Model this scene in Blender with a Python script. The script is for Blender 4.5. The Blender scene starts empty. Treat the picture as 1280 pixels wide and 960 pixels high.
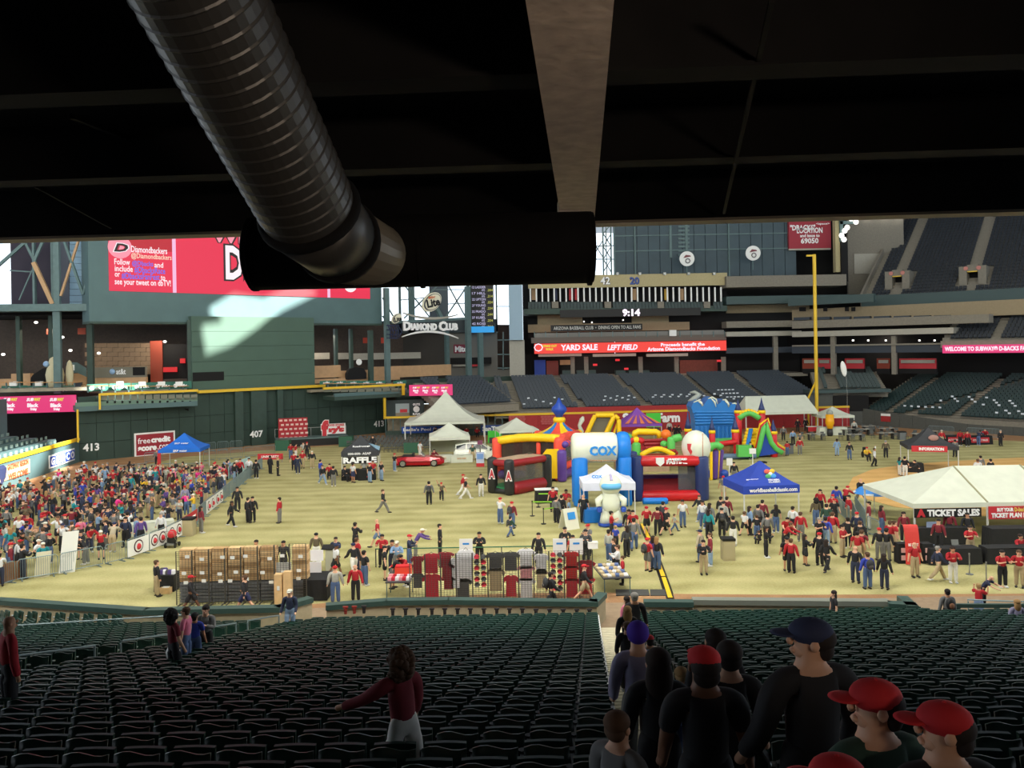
import bpy, bmesh, math, random
from math import sin, cos, pi, radians as R
from mathutils import Vector, Matrix, Euler
rnd = random.Random(7)
SC = bpy.context.scene
COL = SC.collection
# ------------------------------------------------------------------ camera
H = 11.3                 # eye height above the playing field
ROLL = R(1.0)
FPX = 1000.0             # focal length in pixels of a 1280 wide frame
HY = 435.0               # picture row of the horizon
cd = bpy.data.cameras.new('camera'); cam = bpy.data.objects.new('camera', cd); COL.objects.link(cam)
cd.sensor_width = 36.0; cd.lens = 36.0*FPX/1280; cd.clip_start = 0.1; cd.clip_end = 1500
cam.location = (0, 0, H)
cam.rotation_euler = (Matrix.Rotation(pi/2, 3, 'X') @ Matrix.Rotation(-ROLL, 3, 'Z')).to_euler()
cd.shift_y = -(480-HY)/1280.0
SC.camera = cam
# ------------------------------------------------------------------ world, sun, lamps, exposure
SC.view_settings.view_transform = 'Standard'; SC.view_settings.look = 'None'
SC.view_settings.exposure = 0.0; SC.view_settings.gamma = 1.0; SC.view_settings.use_curve_mapping = False
w = bpy.data.worlds.new('world'); SC.world = w; w.use_nodes = True
bg = w.node_tree.nodes['Background']; bg.inputs[0].default_value = (0.80, 0.90, 1.0, 1); bg.inputs[1].default_value = 2.2
SUN_DIR = Vector((-0.62, 0.40, -0.675)).normalized()
sd = bpy.data.lights.new('sun', 'SUN'); sun = bpy.data.objects.new('sun', sd); COL.objects.link(sun)
sd.energy = 30.0; sd.angle = R(0.9); sd.color = (1, 0.97, 0.9)
sun.location = (40, -40, 120); sun.rotation_euler = SUN_DIR.to_track_quat('-Z', 'Y').to_euler()
def area(name, loc, sx, sy, power, col=(1, 0.95, 0.88), aim=None, spread=180):
    d = bpy.data.lights.new(name, 'AREA'); o = bpy.data.objects.new(name, d); COL.objects.link(o)
    d.shape = 'RECTANGLE'; d.size = sx; d.size_y = sy; d.energy = power; d.color = col; o.location = loc; d.spread = R(spread)
    if aim: o.rotation_euler = (Vector(aim)-Vector(loc)).to_track_quat('-Z', 'Y').to_euler()
    return o
# stadium floodlights below the roof, plus unseen front banks added to fill shaded fronts
for x, y, z, ax, ay, pw in ((-46, 25, 30, -34, 90, 8000), (0, 25, 31, 0, 95, 8500), (46, 25, 30, 38, 90, 8000), (-34, 58, 46, -34, 66, 5500), (8, 58, 46, 8, 66, 6000), (48, 58, 46, 46, 66, 5500), (-24, 23.6, 19, -24, 70, 2600), (0, 23.6, 19, 0, 70, 2600), (24, 23.6, 19, 22, 76, 1500)):
    area('flood_and_fill_bank', (x, y, z), 14, 5 if z > 20 else 1.5, pw, col=(1, .975, .86), aim=(ax, ay, 0))
area('concourse_lamp', (5.0, -3.5, H+.6), 1.6, .5, 135, col=(1, .8, .62), aim=(1.5, 7, H+3.6), spread=70)
for x, y, z, pw in ((-53, 92, 14.4, 260), (-42, 97, 13.4, 260), (-26, 110, 13.5, 260), (12, 129, 12.2, 160), (28, 129, 12.2, 160), (56, 122, 12.6, 200)):
    area('concourse_lamp', (x, y, z), 4, 1, pw, col=(1, .86, .7))
# ------------------------------------------------------------------ projecting measured points onto known ground, heights and planes
CR, SR = cos(ROLL), sin(ROLL)
def UV(px, py):
    u = px-640.0; v = HY-py
    return (u*CR+v*SR)/FPX, (-u*SR+v*CR)/FPX
def at(px, py, D):
    U, V = UV(px, py); return Vector((U*D, D, H+V*D))
def G(px, py, z=0.0):
    U, V = UV(px, py); return at(px, py, (z-H)/V)
class Plane:            # a vertical plane through two ground points, s along it (to the viewer's right), z up, o out towards the viewer
    def __init__(s, a, b):
        s.a = Vector((a[0], a[1])); d = Vector((b[0], b[1]))-s.a; s.L = d.length; s.e = d.normalized(); s.n = Vector((s.e.y, -s.e.x))
    def p(s, t, z, o=0.0):
        q = s.a+s.e*t+s.n*o; return Vector((q.x, q.y, z))
    def sz(s, px, py, o=0.0):
        U, V = UV(px, py); D = (s.a.dot(s.n)+o)/(U*s.n.x+s.n.y)
        return (Vector((U*D, D))-s.a).dot(s.e), H+V*D
    def rz(s): return math.atan2(s.e.y, s.e.x)
    def rect(s, x0, y0, x1, y1, o=0.0):
        ym = (y0+y1)/2; xm = (x0+x1)/2
        return s.sz(x0, ym, o)[0], s.sz(x1, ym, o)[0], s.sz(xm, y1, o)[1], s.sz(xm, y0, o)[1]
# ------------------------------------------------------------------ materials
MATS = {}
def lin(c):
    c = c/255.0
    return c/12.92 if c <= 0.04045 else ((c+0.055)/1.055)**2.4
def mat(name, rgb, rough=0.6, metal=0.0, noise=0.0, scale=4.0, bump=0.0, emit=0.0, spec=0.5, rgb2=None, alpha=1.0):
    if name in MATS: return MATS[name]
    m = bpy.data.materials.new(name); m.use_nodes = True; nt = m.node_tree; b = nt.nodes['Principled BSDF']
    c = tuple(lin(x) for x in rgb)+(1,)
    b.inputs['Base Color'].default_value = c; b.inputs['Roughness'].default_value = rough; b.inputs['Metallic'].default_value = metal
    b.inputs['Specular IOR Level'].default_value = spec
    if noise or bump or rgb2:
        tc = nt.nodes.new('ShaderNodeTexCoord'); n = nt.nodes.new('ShaderNodeTexNoise'); n.inputs['Scale'].default_value = scale; n.inputs['Detail'].default_value = 4
        nt.links.new(tc.outputs['Object'], n.inputs['Vector'])
        if noise or rgb2:
            mx = nt.nodes.new('ShaderNodeValToRGB')
            c2 = tuple(lin(x) for x in rgb2)+(1,) if rgb2 else tuple(min(1, x*(1+noise)) for x in c[:3])+(1,)
            c1 = c if rgb2 else tuple(x*(1-noise) for x in c[:3])+(1,)
            mx.color_ramp.elements[0].color = c1; mx.color_ramp.elements[1].color = c2
            mx.color_ramp.elements[0].position = 0.3; mx.color_ramp.elements[1].position = 0.7
            nt.links.new(n.outputs['Fac'], mx.inputs['Fac']); nt.links.new(mx.outputs['Color'], b.inputs['Base Color'])
        if bump:
            bp = nt.nodes.new('ShaderNodeBump'); bp.inputs['Strength'].default_value = bump; bp.inputs['Distance'].default_value = 0.03
            nt.links.new(n.outputs['Fac'], bp.inputs['Height']); nt.links.new(bp.outputs['Normal'], b.inputs['Normal'])
    if emit:
        b.inputs['Emission Color'].default_value = c; b.inputs['Emission Strength'].default_value = emit
        b.inputs['Base Color'].default_value = (0.01, 0.01, 0.01, 1)
    if alpha < 1: b.inputs['Alpha'].default_value = alpha
    MATS[name] = m; return m
# ------------------------------------------------------------------ mesh builder: every build() links ONE mesh object
class B:
    def __init__(s): s.v = []; s.f = []
    def add(s, vs, fs):
        k = len(s.v); s.v += [tuple(q) for q in vs]; s.f += [tuple(i+k for i in f) for f in fs]; return s
    def para(s, o, a, b, c):
        o, a, b, c = map(Vector, (o, a, b, c))
        vs = [o, o+a, o+a+b, o+b, o+c, o+a+c, o+a+b+c, o+b+c]
        fl = a.cross(b).dot(c) < 0
        fs = [(0, 3, 2, 1), (4, 5, 6, 7), (0, 1, 5, 4), (1, 2, 6, 5), (2, 3, 7, 6), (3, 0, 4, 7)]
        return s.add(vs, [f[::-1] for f in fs] if fl else fs)
    def box(s, c, d, rz=0.0):
        x, y, z = d; M = Matrix.Rotation(rz, 3, 'Z'); a, b2, c2 = M@Vector((x, 0, 0)), M@Vector((0, y, 0)), Vector((0, 0, z))
        return s.para(Vector(c)-(a+b2+c2)/2, a, b2, c2)
    def pbox(s, pl, s0, s1, z0, z1, o0, o1):
        o = pl.p(s0, z0, o0); return s.para(o, pl.p(s1, z0, o0)-o, pl.p(s0, z0, o1)-o, Vector((0, 0, z1-z0)))
    def bar(s, p, q, w=0.05, h=None):
        p, q = Vector(p), Vector(q); d = (q-p); h = h or w
        up = Vector((0, 0, 1)) if abs(d.normalized().z) < 0.95 else Vector((0, 1, 0))
        a = d.cross(up).normalized(); b = a.cross(d).normalized()
        return s.para(p-a*w/2-b*h/2, a*w, b*h, d)
    def loft(s, rings, cap=True, closed=False):
        n = len(rings[0]); k = len(s.v)
        for r in rings: s.v += [tuple(q) for q in r]
        m = len(rings)
        for i in range(m if closed else m-1):
            i2 = (i+1) % m
            for j in range(n):
                j2 = (j+1) % n; s.f.append((k+i*n+j, k+i*n+j2, k+i2*n+j2, k+i2*n+j))
        if cap and not closed:
            s.f.append(tuple(k+j for j in range(n))[::-1]); s.f.append(tuple(k+(m-1)*n+j for j in range(n)))
        return s
    def tube(s, pts, r, n=6, closed=False, cap=True):
        pts = [Vector(p) for p in pts]; m = len(pts); rs = r if isinstance(r, (list, tuple)) else [r]*m; rings = []; prev = None
        for i in range(m):
            if closed: d = pts[(i+1) % m]-pts[i-1]
            else: d = pts[min(i+1, m-1)]-pts[max(i-1, 0)]
            d.normalize()
            if prev is None:
                up = Vector((0, 0, 1)) if abs(d.z) < 0.9 else Vector((1, 0, 0)); a = d.cross(up).normalized()
            else:
                a = (prev-d*prev.dot(d)).normalized()
            prev = a; b = d.cross(a)
            rings.append([pts[i]+(a*cos(2*pi*j/n)+b*sin(2*pi*j/n))*rs[i] for j in range(n)])
        return s.loft(rings, cap, closed)
    def cyl(s, p, q, r0, r1=None, n=10): return s.tube([p, q], [r0, r0 if r1 is None else r1], n)
    def capsule(s, p, q, r, n=12, e=0.6):          # inflated tube with rounded ends
        p, q = Vector(p), Vector(q); d = (q-p).normalized(); k = r*e
        return s.tube([p, p+d*k*0.15, p+d*k*0.45, p+d*k, q-d*k, q-d*k*0.45, q-d*k*0.15, q], [r*.45, r*.72, r*.92, r, r, r*.92, r*.72, r*.45], n)
    def lathe(s, prof, c=(0, 0, 0), n=14, sx=1, sy=1, wob=0):
        c = Vector(c)
        return s.loft([[c+Vector((r*sx*cos(2*pi*j/n)*(1+wob*(j % 2)), r*sy*sin(2*pi*j/n)*(1+wob*(j % 2)), z)) for j in range(n)] for r, z in prof])
    def ell(s, c, r, n=10, m=6):
        return s.loft([[Vector(c)+Vector((r[0]*sin(t)*cos(2*pi*j/n), r[1]*sin(t)*sin(2*pi*j/n), -r[2]*cos(t))) for j in range(n)]
                       for t in [max(.08, min(pi-.08, pi*i/m)) for i in range(m+1)]])
    def prism(s, pts, vec):
        pts = [Vector(p) for p in pts]; vec = Vector(vec); n = len(pts); k = len(s.v)
        s.v += [tuple(p) for p in pts]+[tuple(p+vec) for p in pts]
        s.f.append(tuple(k+i for i in range(n))[::-1]); s.f.append(tuple(k+n+i for i in range(n)))
        for i in range(n): j = (i+1) % n; s.f.append((k+i, k+j, k+n+j, k+n+i))
        return s
    def grid(s, fn, nu, nv):
        k = len(s.v)
        for i in range(nu+1):
            for j in range(nv+1): s.v.append(tuple(fn(i/nu, j/nv)))
        for i in range(nu):
            for j in range(nv):
                a = k+i*(nv+1)+j; s.f.append((a, a+nv+1, a+nv+2, a+1))
        return s
    def sheet(s, fn, nu, nv, t):          # a grid with thickness t (vector)
        k = len(s.v); t = Vector(t); s.grid(fn, nu, nv); n = len(s.v)-k
        fs = s.f[-nu*nv:]
        s.v += [tuple(Vector(q)+t) for q in s.v[k:k+n]]
        s.f += [tuple(i+n for i in f[::-1]) for f in fs]
        W = nv+1
        edge = [i*W for i in range(nu+1)]+[nu*W+j for j in range(1, W)]+[i*W+nv for i in range(nu-1, -1, -1)]+[j for j in range(nv-1, 0, -1)]
        for a, b in zip(edge, edge[1:]+edge[:1]): s.f.append((k+a, k+b, k+b+n, k+a+n))
        return s
    def mesh(s, name, smooth=False):
        me = bpy.data.meshes.new(name); me.from_pydata(s.v, [], s.f)
        if smooth: me.polygons.foreach_set('use_smooth', [True]*len(me.polygons))
        bm = bmesh.new(); bm.from_mesh(me); bmesh.ops.recalc_face_normals(bm, faces=bm.faces[:]); bm.to_mesh(me); bm.free()
        return me
    def build(s, name, m, parent=None, world=True, smooth=False, **tags):
        if parent is not None and world:
            inv = WM(parent).inverted(); s.v = [tuple(inv@Vector(q)) for q in s.v]
        return link(name, s.mesh(name, smooth), m, parent, **tags)
def WM(o):
    M = o.matrix_basis.copy()
    while o.parent is not None: o = o.parent; M = o.matrix_basis@M
    return M
def tag(o, label=None, cat=None, group=None, kind=None):
    if label: o['label'] = label
    if cat: o['category'] = cat
    if group: o['group'] = group
    if kind: o['kind'] = kind
    return o
def link(name, me, m=None, parent=None, loc=None, rot=None, **tags):
    o = bpy.data.objects.new(name, me); COL.objects.link(o); o.parent = parent
    if m is not None:
        if len(me.materials) == 0: me.materials.append(m)
        elif me.materials[0] is not m:
            o.material_slots[0].link = 'OBJECT'; o.material_slots[0].material = m
    if loc is not None: o.location = loc
    if rot is not None: o.rotation_euler = rot
    return tag(o, **tags)
def T(name, label, cat, loc=(0, 0, 0), rz=0.0, group=None):
    o = bpy.data.objects.new(name, None); COL.objects.link(o); o.location = loc; o.rotation_euler = (0, 0, rz); o.empty_display_size = .2
    return tag(o, label, cat, group)
KIDS = {}
def kids(o): return [c for c in COL.objects if c.parent is o]
def clone(o, ch, loc, rz, label=None, group=None, parent=None):
    c = o.copy(); COL.objects.link(c); c.location = loc; c.rotation_euler = (0, 0, rz)
    if label: c['label'] = label
    if group: c['group'] = group
    def rec(src, dst, tree):
        for k, sub in tree:
            q = k.copy(); COL.objects.link(q); q.parent = dst; rec(k, q, sub)
    rec(o, c, ch); return c
def tree(o):
    ks = kids(o); return [(k, tree(k)) for k in ks]
# text: fitted to its size in one pass at the end (fit_texts)
TEXTS = []
def text(s, m, parent, c, ex, up, w=None, h=None, bold=0.02, ext=0.01, name='lettering', shear=0.0):
    """text s centred at world point c, reading along ex with height along up, w wide and h high"""
    cu = bpy.data.curves.new(name, 'FONT'); cu.body = s; cu.align_x = 'LEFT'; cu.size = 1.0; cu.offset = bold; cu.extrude = ext; cu.resolution_u = 2; cu.shear = shear
    cu.materials.append(m); o = bpy.data.objects.new(name, cu); COL.objects.link(o); o.parent = parent
    TEXTS.append((o, Vector(c), Vector(ex).normalized(), Vector(up).normalized(), w, h)); return o
def ptext(s, m, parent, pl, sc, zc, o, w=None, h=None, **k):
    return text(s, m, parent, pl.p(sc, zc, o), (pl.e.x, pl.e.y, 0), (0, 0, 1), w, h, **k)
def fit_texts():
    bpy.context.view_layer.update(); dg = bpy.context.evaluated_depsgraph_get(); todo = []
    for o, c, ex, up, w, h in TEXTS: todo.append((o, bpy.data.meshes.new_from_object(o.evaluated_get(dg)), c, ex, up, w, h))
    for o, me, c, ex, up, w, h in todo:
        vs = [v.co for v in me.vertices]; P = WM(o.parent) if o.parent is not None else Matrix.Identity(4); par = o.parent; m = o.data.materials[0]; nm = o.data.name.split('.')[0]
        bpy.data.objects.remove(o)
        if not vs: continue
        lo = [min(q[i] for q in vs) for i in (0, 1)]; hi = [max(q[i] for q in vs) for i in (0, 1)]
        dx, dy = max(1e-3, hi[0]-lo[0]), max(1e-3, hi[1]-lo[1])
        if w is None: fy = fx = h/dy
        elif h is None: fx = fy = w/dx
        else: fx, fy = w/dx, h/dy
        n = ex.cross(up).normalized(); up = n.cross(ex)
        M = Matrix((ex, up, n)).transposed().to_4x4(); ctr = Vector(((lo[0]+hi[0])/2, (lo[1]+hi[1])/2, 0))
        me.transform(P.inverted()@Matrix.Translation(c)@M@Matrix.Diagonal((fx, fy, 1, 1))@Matrix.Translation(-ctr))
        me.materials.clear(); link(nm, me, m, par)
# ------------------------------------------------------------------ common materials
M_green = mat('dark_green_paint', (48, 68, 60), .6, noise=.12, scale=1.5)
M_green2 = mat('green_panel', (78, 104, 106), .6, noise=.06, scale=.5)
M_green3 = mat('wall_padding_green', (44, 64, 56), .7, noise=.1, scale=.7)
M_steel = mat('painted_steel', (84, 108, 108), .5, noise=.1, scale=2)
M_yellow = mat('yellow_line_paint', (222, 182, 40), .5)
M_white = mat('white_paint', (235, 235, 232), .6)
M_black = mat('black_cloth', (24, 24, 26), .8, noise=.2)
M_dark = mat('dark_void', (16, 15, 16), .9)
M_tan = mat('tan_panel', (182, 146, 108), .7, noise=.08, scale=1)
M_conc = mat('concrete', (150, 142, 124), .85, noise=.12, scale=2, bump=.2)
M_red = mat('banner_red', (196, 44, 54), .6)
M_grey = mat('grey_metal', (150, 152, 150), .4, .6)
M_bankbox = mat('added_bank_box', (70, 72, 74), .6)
M_wtext = mat('white_lettering', (245, 245, 245), .6)
M_ktext = mat('black_lettering', (15, 15, 15), .6)
# ================================================================== THE SETTING
def struct(name, b, m, parent=None, **k):
    o = b.build(name, m, parent, **k)
    if parent is None: o['kind'] = 'structure'
    return o
def ground_poly(pts, z=0.0, t=0.03):
    b = B(); b.prism([(p[0], p[1], z-t) for p in pts], (0, 0, t)); return b
def gmat(name, a, c, s1, s2, bump=0.4):
    m = bpy.data.materials.new(name); m.use_nodes = True; nt = m.node_tree; b = nt.nodes['Principled BSDF']; L = nt.links.new
    tc = nt.nodes.new('ShaderNodeTexCoord')
    n1 = nt.nodes.new('ShaderNodeTexNoise'); n1.inputs['Scale'].default_value = s1; n1.inputs['Detail'].default_value = 6
    n2 = nt.nodes.new('ShaderNodeTexNoise'); n2.inputs['Scale'].default_value = s2; n2.inputs['Detail'].default_value = 4
    wv = nt.nodes.new('ShaderNodeTexWave'); wv.inputs['Scale'].default_value = 0.16; wv.inputs['Distortion'].default_value = 2.5; wv.bands_direction = 'Y'
    for q in (n1, n2, wv): L(tc.outputs['Object'], q.inputs['Vector'])
    a1 = nt.nodes.new('ShaderNodeMath'); a1.operation = 'MULTIPLY_ADD'; a1.inputs[1].default_value = .65; L(n1.outputs['Fac'], a1.inputs[0])
    a2 = nt.nodes.new('ShaderNodeMath'); a2.operation = 'MULTIPLY'; a2.inputs[1].default_value = .35; L(n2.outputs['Fac'], a2.inputs[0]); L(a2.outputs[0], a1.inputs[2])
    a3 = nt.nodes.new('ShaderNodeMath'); a3.operation = 'MULTIPLY_ADD'; a3.inputs[1].default_value = .17; L(wv.outputs['Fac'], a3.inputs[0]); L(a1.outputs[0], a3.inputs[2])
    r = nt.nodes.new('ShaderNodeValToRGB'); r.color_ramp.elements[0].position = .35; r.color_ramp.elements[1].position = .75
    r.color_ramp.elements[0].color = tuple(lin(x) for x in a)+(1,); r.color_ramp.elements[1].color = tuple(lin(x) for x in c)+(1,)
    L(a3.outputs[0], r.inputs['Fac']); L(r.outputs['Color'], b.inputs['Base Color']); b.inputs['Roughness'].default_value = .9; b.inputs['Specular IOR Level'].default_value = .15
    bp = nt.nodes.new('ShaderNodeBump'); bp.inputs['Strength'].default_value = bump; bp.inputs['Distance'].default_value = .05; L(n2.outputs['Fac'], bp.inputs['Height']); L(bp.outputs['Normal'], b.inputs['Normal'])
    return m
M_grass = gmat('dry_turf', (150, 144, 92), (192, 184, 132), .35, 9)
M_dirt = gmat('track_dirt', (150, 112, 80), (176, 136, 100), .8, 14)
M_clay = gmat('infield_clay', (206, 160, 96), (226, 182, 116), .5, 16)
b = B(); b.box((10, 85, -.25), (220, 130, .5)); struct('field_grass', b, M_grass)
def gp(pts): return [G(x, y) for x, y in pts]
fr = gp([(385, 756), (490, 748), (640, 742), (745, 741), (860, 743), (1000, 744), (1400, 742)])
struct('warning_track_front', ground_poly(fr+[Vector((30, 31, 0)), Vector((-9, 31, 0))], .02), M_dirt)
cf = gp([(-160, 690), (0, 634), (60, 614), (128, 597), (165, 584), (230, 571), (330, 563), (430, 556), (540, 553), (640, 551), (760, 546), (900, 543), (1060, 542), (1180, 548), (1400, 556)])
struct('warning_track_outfield', ground_poly(cf+[Vector((100, 118, 0)), Vector((-20, 122, 0)), Vector((-60, 100, 0)), Vector((-60, 50, 0))], .02), M_dirt)
inf = gp([(1120, 634), (1075, 622), (1060, 608), (1066, 597), (1090, 587), (1130, 581), (1200, 576), (1280, 572), (1400, 568), (1600, 572), (1600, 650), (1280, 650)])
struct('infield_dirt', ground_poly(inf, .025), M_clay)
# unseen roof put in to block the sun, holes shaped so its patches land on the video board and on the wall beside right field
ROOF = 58.0
CFp = Plane(G(105, 577), G(480, 541))
RFp = Plane(G(0, 613), G(101, 577))
FRp = Plane((-60, 86), (-46, 88.6))
def on_roof(p):
    t = (ROOF-p.z)/-SUN_DIR.z; return p-SUN_DIR*t
def pick(pl, px, py, o=0.0):
    s, z = pl.sz(px, py, o); return pl.p(s, z, o)
holes = [[pick(CFp, x, y, -1.4) for x, y in ((252, 452), (246, 416), (272, 412), (262, 384), (292, 366), (330, 372), (372, 352), (398, 366), (352, 388), (316, 418), (284, 440))],
         [pick(RFp, x, y) for x, y in ((-60, 600), (-60, 520), (0, 541), (40, 536), (62, 540), (60, 560), (52, 580), (36, 604), (6, 625))],
         [pick(RFp, x, y) for x, y in ((66, 600), (70, 556), (74, 536), (88, 531), (86, 553), (80, 592))],
         [pick(FRp, x, y, 1) for x, y in ((100, 515), (98, 482), (150, 474), (186, 476), (170, 500), (150, 512))]]
bm = bmesh.new(); ed = []
def loop(pts):
    vs = [bm.verts.new(p) for p in pts]
    for i in range(len(vs)): ed.append(bm.edges.new((vs[i], vs[(i+1) % len(vs)])))
loop([(-260, -220, ROOF), (320, -220, ROOF), (320, 330, ROOF), (-260, 330, ROOF)])
for h in holes: loop([on_roof(p) for p in h])
bmesh.ops.triangle_fill(bm, edges=ed, use_beauty=True)
me = bpy.data.meshes.new('roof'); bm.to_mesh(me); bm.free()
link('roof', me, mat('roof_sun_blocker', (120, 122, 124), .8), kind='structure')  # unseen sheet, lets sun through only at the shaped openings
for o in [q for q in COL.objects if q.name.startswith('flood_and_fill_bank')]:  # unseen boxes added behind every flood and fill light
    b = B(); M = o.matrix_basis; b.box((0, 0, .45), (14.6, o.data.size_y+.6, .6)); b.v = [tuple(M@Vector(v)) for v in b.v]; h_ = b.build('added_bank_box', M_bankbox); h_['kind'] = 'structure'
# ------------------------------------------------------------------ the deck overhead
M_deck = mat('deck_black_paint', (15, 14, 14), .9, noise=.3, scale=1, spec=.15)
M_beam = mat('fireproofed_beam', (176, 158, 144), .9, noise=.18, scale=3, bump=.8)
M_duct = mat('duct_black_gloss', (62, 60, 57), .42, .35)
p1 = at(-200, 301.5, 22.6); p2 = at(1480, 257.5, 20.2); lip = Plane(p1, p2); zl = H+3.3
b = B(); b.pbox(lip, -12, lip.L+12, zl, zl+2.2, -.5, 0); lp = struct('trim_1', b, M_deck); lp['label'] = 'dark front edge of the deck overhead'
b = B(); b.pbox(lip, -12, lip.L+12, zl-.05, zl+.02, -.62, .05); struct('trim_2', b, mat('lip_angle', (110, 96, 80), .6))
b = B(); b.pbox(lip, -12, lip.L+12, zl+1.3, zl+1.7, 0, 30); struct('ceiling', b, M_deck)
for i, o in enumerate((5.6, 10.6, 15.2)):
    b = B(); b.pbox(lip, -12, lip.L+12, zl+.25, zl+1.4, o, o+.35); b.pbox(lip, -12, lip.L+12, zl+.2, zl+.26, o-.12, o+.47)
    o2 = struct('beam_cross', b, M_deck); o2['label'] = 'black cross beam of the deck overhead'
for p_, q_, w_, lb in ((at(905, 266, 20), at(965, 0, 8.4), .06, 'thin black conduit pipe under the deck right of the pale beam'), (at(45, 232, 19.6), at(140, 284, 20.9), .1, 'black conduit pipe under the deck at far left, lower one'), (at(90, 145, 14), at(190, 185, 17), .1, 'black conduit pipe under the deck left of the duct, upper one')):
    b = B(); b.bar(p_, q_, w_); tag(b.build('conduit', M_deck), lb, 'pipe')
b = B(); b.box((0, -7.5, H+1), (100, .4, 12)); struct('wall_sky_blocker', b, M_deck)  # unseen wall added behind the camera to keep sky light out
beam = T('concrete_beam', 'long pale fireproofed roof beam running overhead, beside the black duct', 'beam', (1.0, 10, H+3.2))
def bx(D): return .60+(D-7.5)*.088
b = B(); b.prism([(bx(-3)-.4, -3, H+3.2), (bx(-3)+.4, -3, H+3.2), (bx(20.3)+.42, 20.3, H+3.2), (bx(20.3)-.42, 20.3, H+3.2)], (0, 0, .16)); b.build('flange', M_beam, beam)
b = B(); b.prism([(bx(-3)-.06, -3, H+3.34), (bx(-3)+.06, -3, H+3.34), (bx(20.3)+.06, 20.3, H+3.34), (bx(20.3)-.06, 20.3, H+3.34)], (0, 0, 1.2)); b.build('web', M_beam, beam)
b = B(); b.para(at(698, 269, 18.7), (.52, 0, 0), (0, .35, 0), (0, 0, .34)); b.build('end_bracket', mat('bracket_pale', (176, 164, 150), .8), beam)
# air duct: ribbed spiral pipe, coupling, flexible neck and the drum it feeds
duct = T('air_duct', 'big black spiral duct slanting down overhead into a drum', 'duct', at(385, 262, 9.3))
P = [at(252, 0, 7.05), at(385, 262, 9.35)]; dv = (P[1]-P[0]); P0 = P[0]-dv*.5
n = 200; pts = [P0+(P[1]-P0)*(i/n) for i in range(n+1)]
b = B(); b.tube(pts, [.555+(.013 if i % 8 == 0 else 0) for i in range(n+1)], 36); b.build('spiral_pipe', M_duct, duct, smooth=False)
un = dv.normalized()
b = B(); b.tube([P[1]-un*.05, P[1], P[1]+un*.06, P[1]+un*.1], [.58, .62, .62, .58], 28); b.build('band', M_deck, duct, smooth=True)
q = [P[1]+un*.1, at(405, 284, 9.75), at(419, 298, 10.1)]
b = B(); b.tube(q, [.56, .54, .52], 28); b.build('coupling', M_duct, duct, smooth=True)
b = B(); b.tube([q[2], at(422, 300.5, 10.18), at(425, 302.5, 10.28)], [.55, .565, .54], 28); b.build('band', M_deck, duct, smooth=True)
c0, c1, c2 = at(425, 302.5, 10.28), at(446, 312, 11.2), at(468, 317, 13.0); pts = []; rs = []
for i in range(73):
    t = i/72; pts.append(c0*(1-t)**2+c1*2*t*(1-t)+c2*t*t); rs.append(.505-.02*t+(.024 if i % 4 == 0 else 0))
b = B(); b.tube(pts, rs, 28); b.build('flexible_neck', mat('neck_bronze', (104, 96, 82), .4, .3), duct)
dz = H+1.74; xa, xb = at(314, 310, 14.2).x, at(741, 310, 14.2).x
b = B(); b.tube([(xa-.04, 14.25, dz), (xa, 14.25, dz), (xa+.12, 14.25, dz), (xb-.1, 14.2, dz+.02), (xb, 14.2, dz+.02)], [.57, .62, .635, .635, .62], 32); b.build('drum', M_deck, duct, smooth=True)
for x in (xa+.05, (xa+xb)/2, xb-.06):
    b = B(); b.tube([(x-.03, 14.22, dz), (x+.03, 14.22, dz)], .655, 32); b.build('band', M_deck, duct)
# ------------------------------------------------------------------ the seating bowl under the camera
def drop(D): return 3.89+.297*(D-7.8)-.0012*(D-7.8)*(D-13.9)
ROWS = [5.55+.82*i for i in range(32)]
def tread(D): return H-drop(D)-.75
def aisle_r(D): return 1.0+.093*D           # centre line of the stairs on the right
def aisle_l(D): return -13.9+.16*D           # centre line of the stairs on the left
M_tier = mat('tier_concrete', (92, 90, 84), .85, noise=.15, scale=2)
M_step = mat('stair_concrete', (206, 198, 172), .85, noise=.08, scale=5)
b = B()
for D in [ROWS[0]-.82*k for k in range(8, 0, -1)]+ROWS:
    z = max(tread(D), .12); b.box((0, D-.04, z-.3), (100, .82, .6))
struct('seating_tier', b, M_tier)
b = B(); b.box((0, 33.4, 0), (100, 3.4, .1)); struct('tier_floor', b, mat('tier_floor', (150, 128, 104), .9, noise=.1))
for nm, ax, hw in (('stairs_right', aisle_r, .70), ('stairs_left', aisle_l, .55)):
    st = T(nm, 'pale concrete stairs going down between the dark green seats to the field' if 'right' in nm else 'concrete stairs with middle handrails between the seats by the corner', 'stairs', (ax(20), 20, 0)); st['kind'] = 'structure'
    sm = None
    for i, D in enumerate(ROWS):
        for k in (0, 1):
            d = D-.45+.41*k+.205; zt = tread(D)+.02 if k else (tread(D)+tread(max(D-.82, 4.7)))/2+.02
            zt = max(zt, .14); x = ax(d)
            b = B(); b.box((x, d, zt-.1), (hw*2, .41, .2)); b.box((x, d+.19, zt+.004), (hw*2, .03, .012)); b.build('step', M_step, st)
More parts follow.
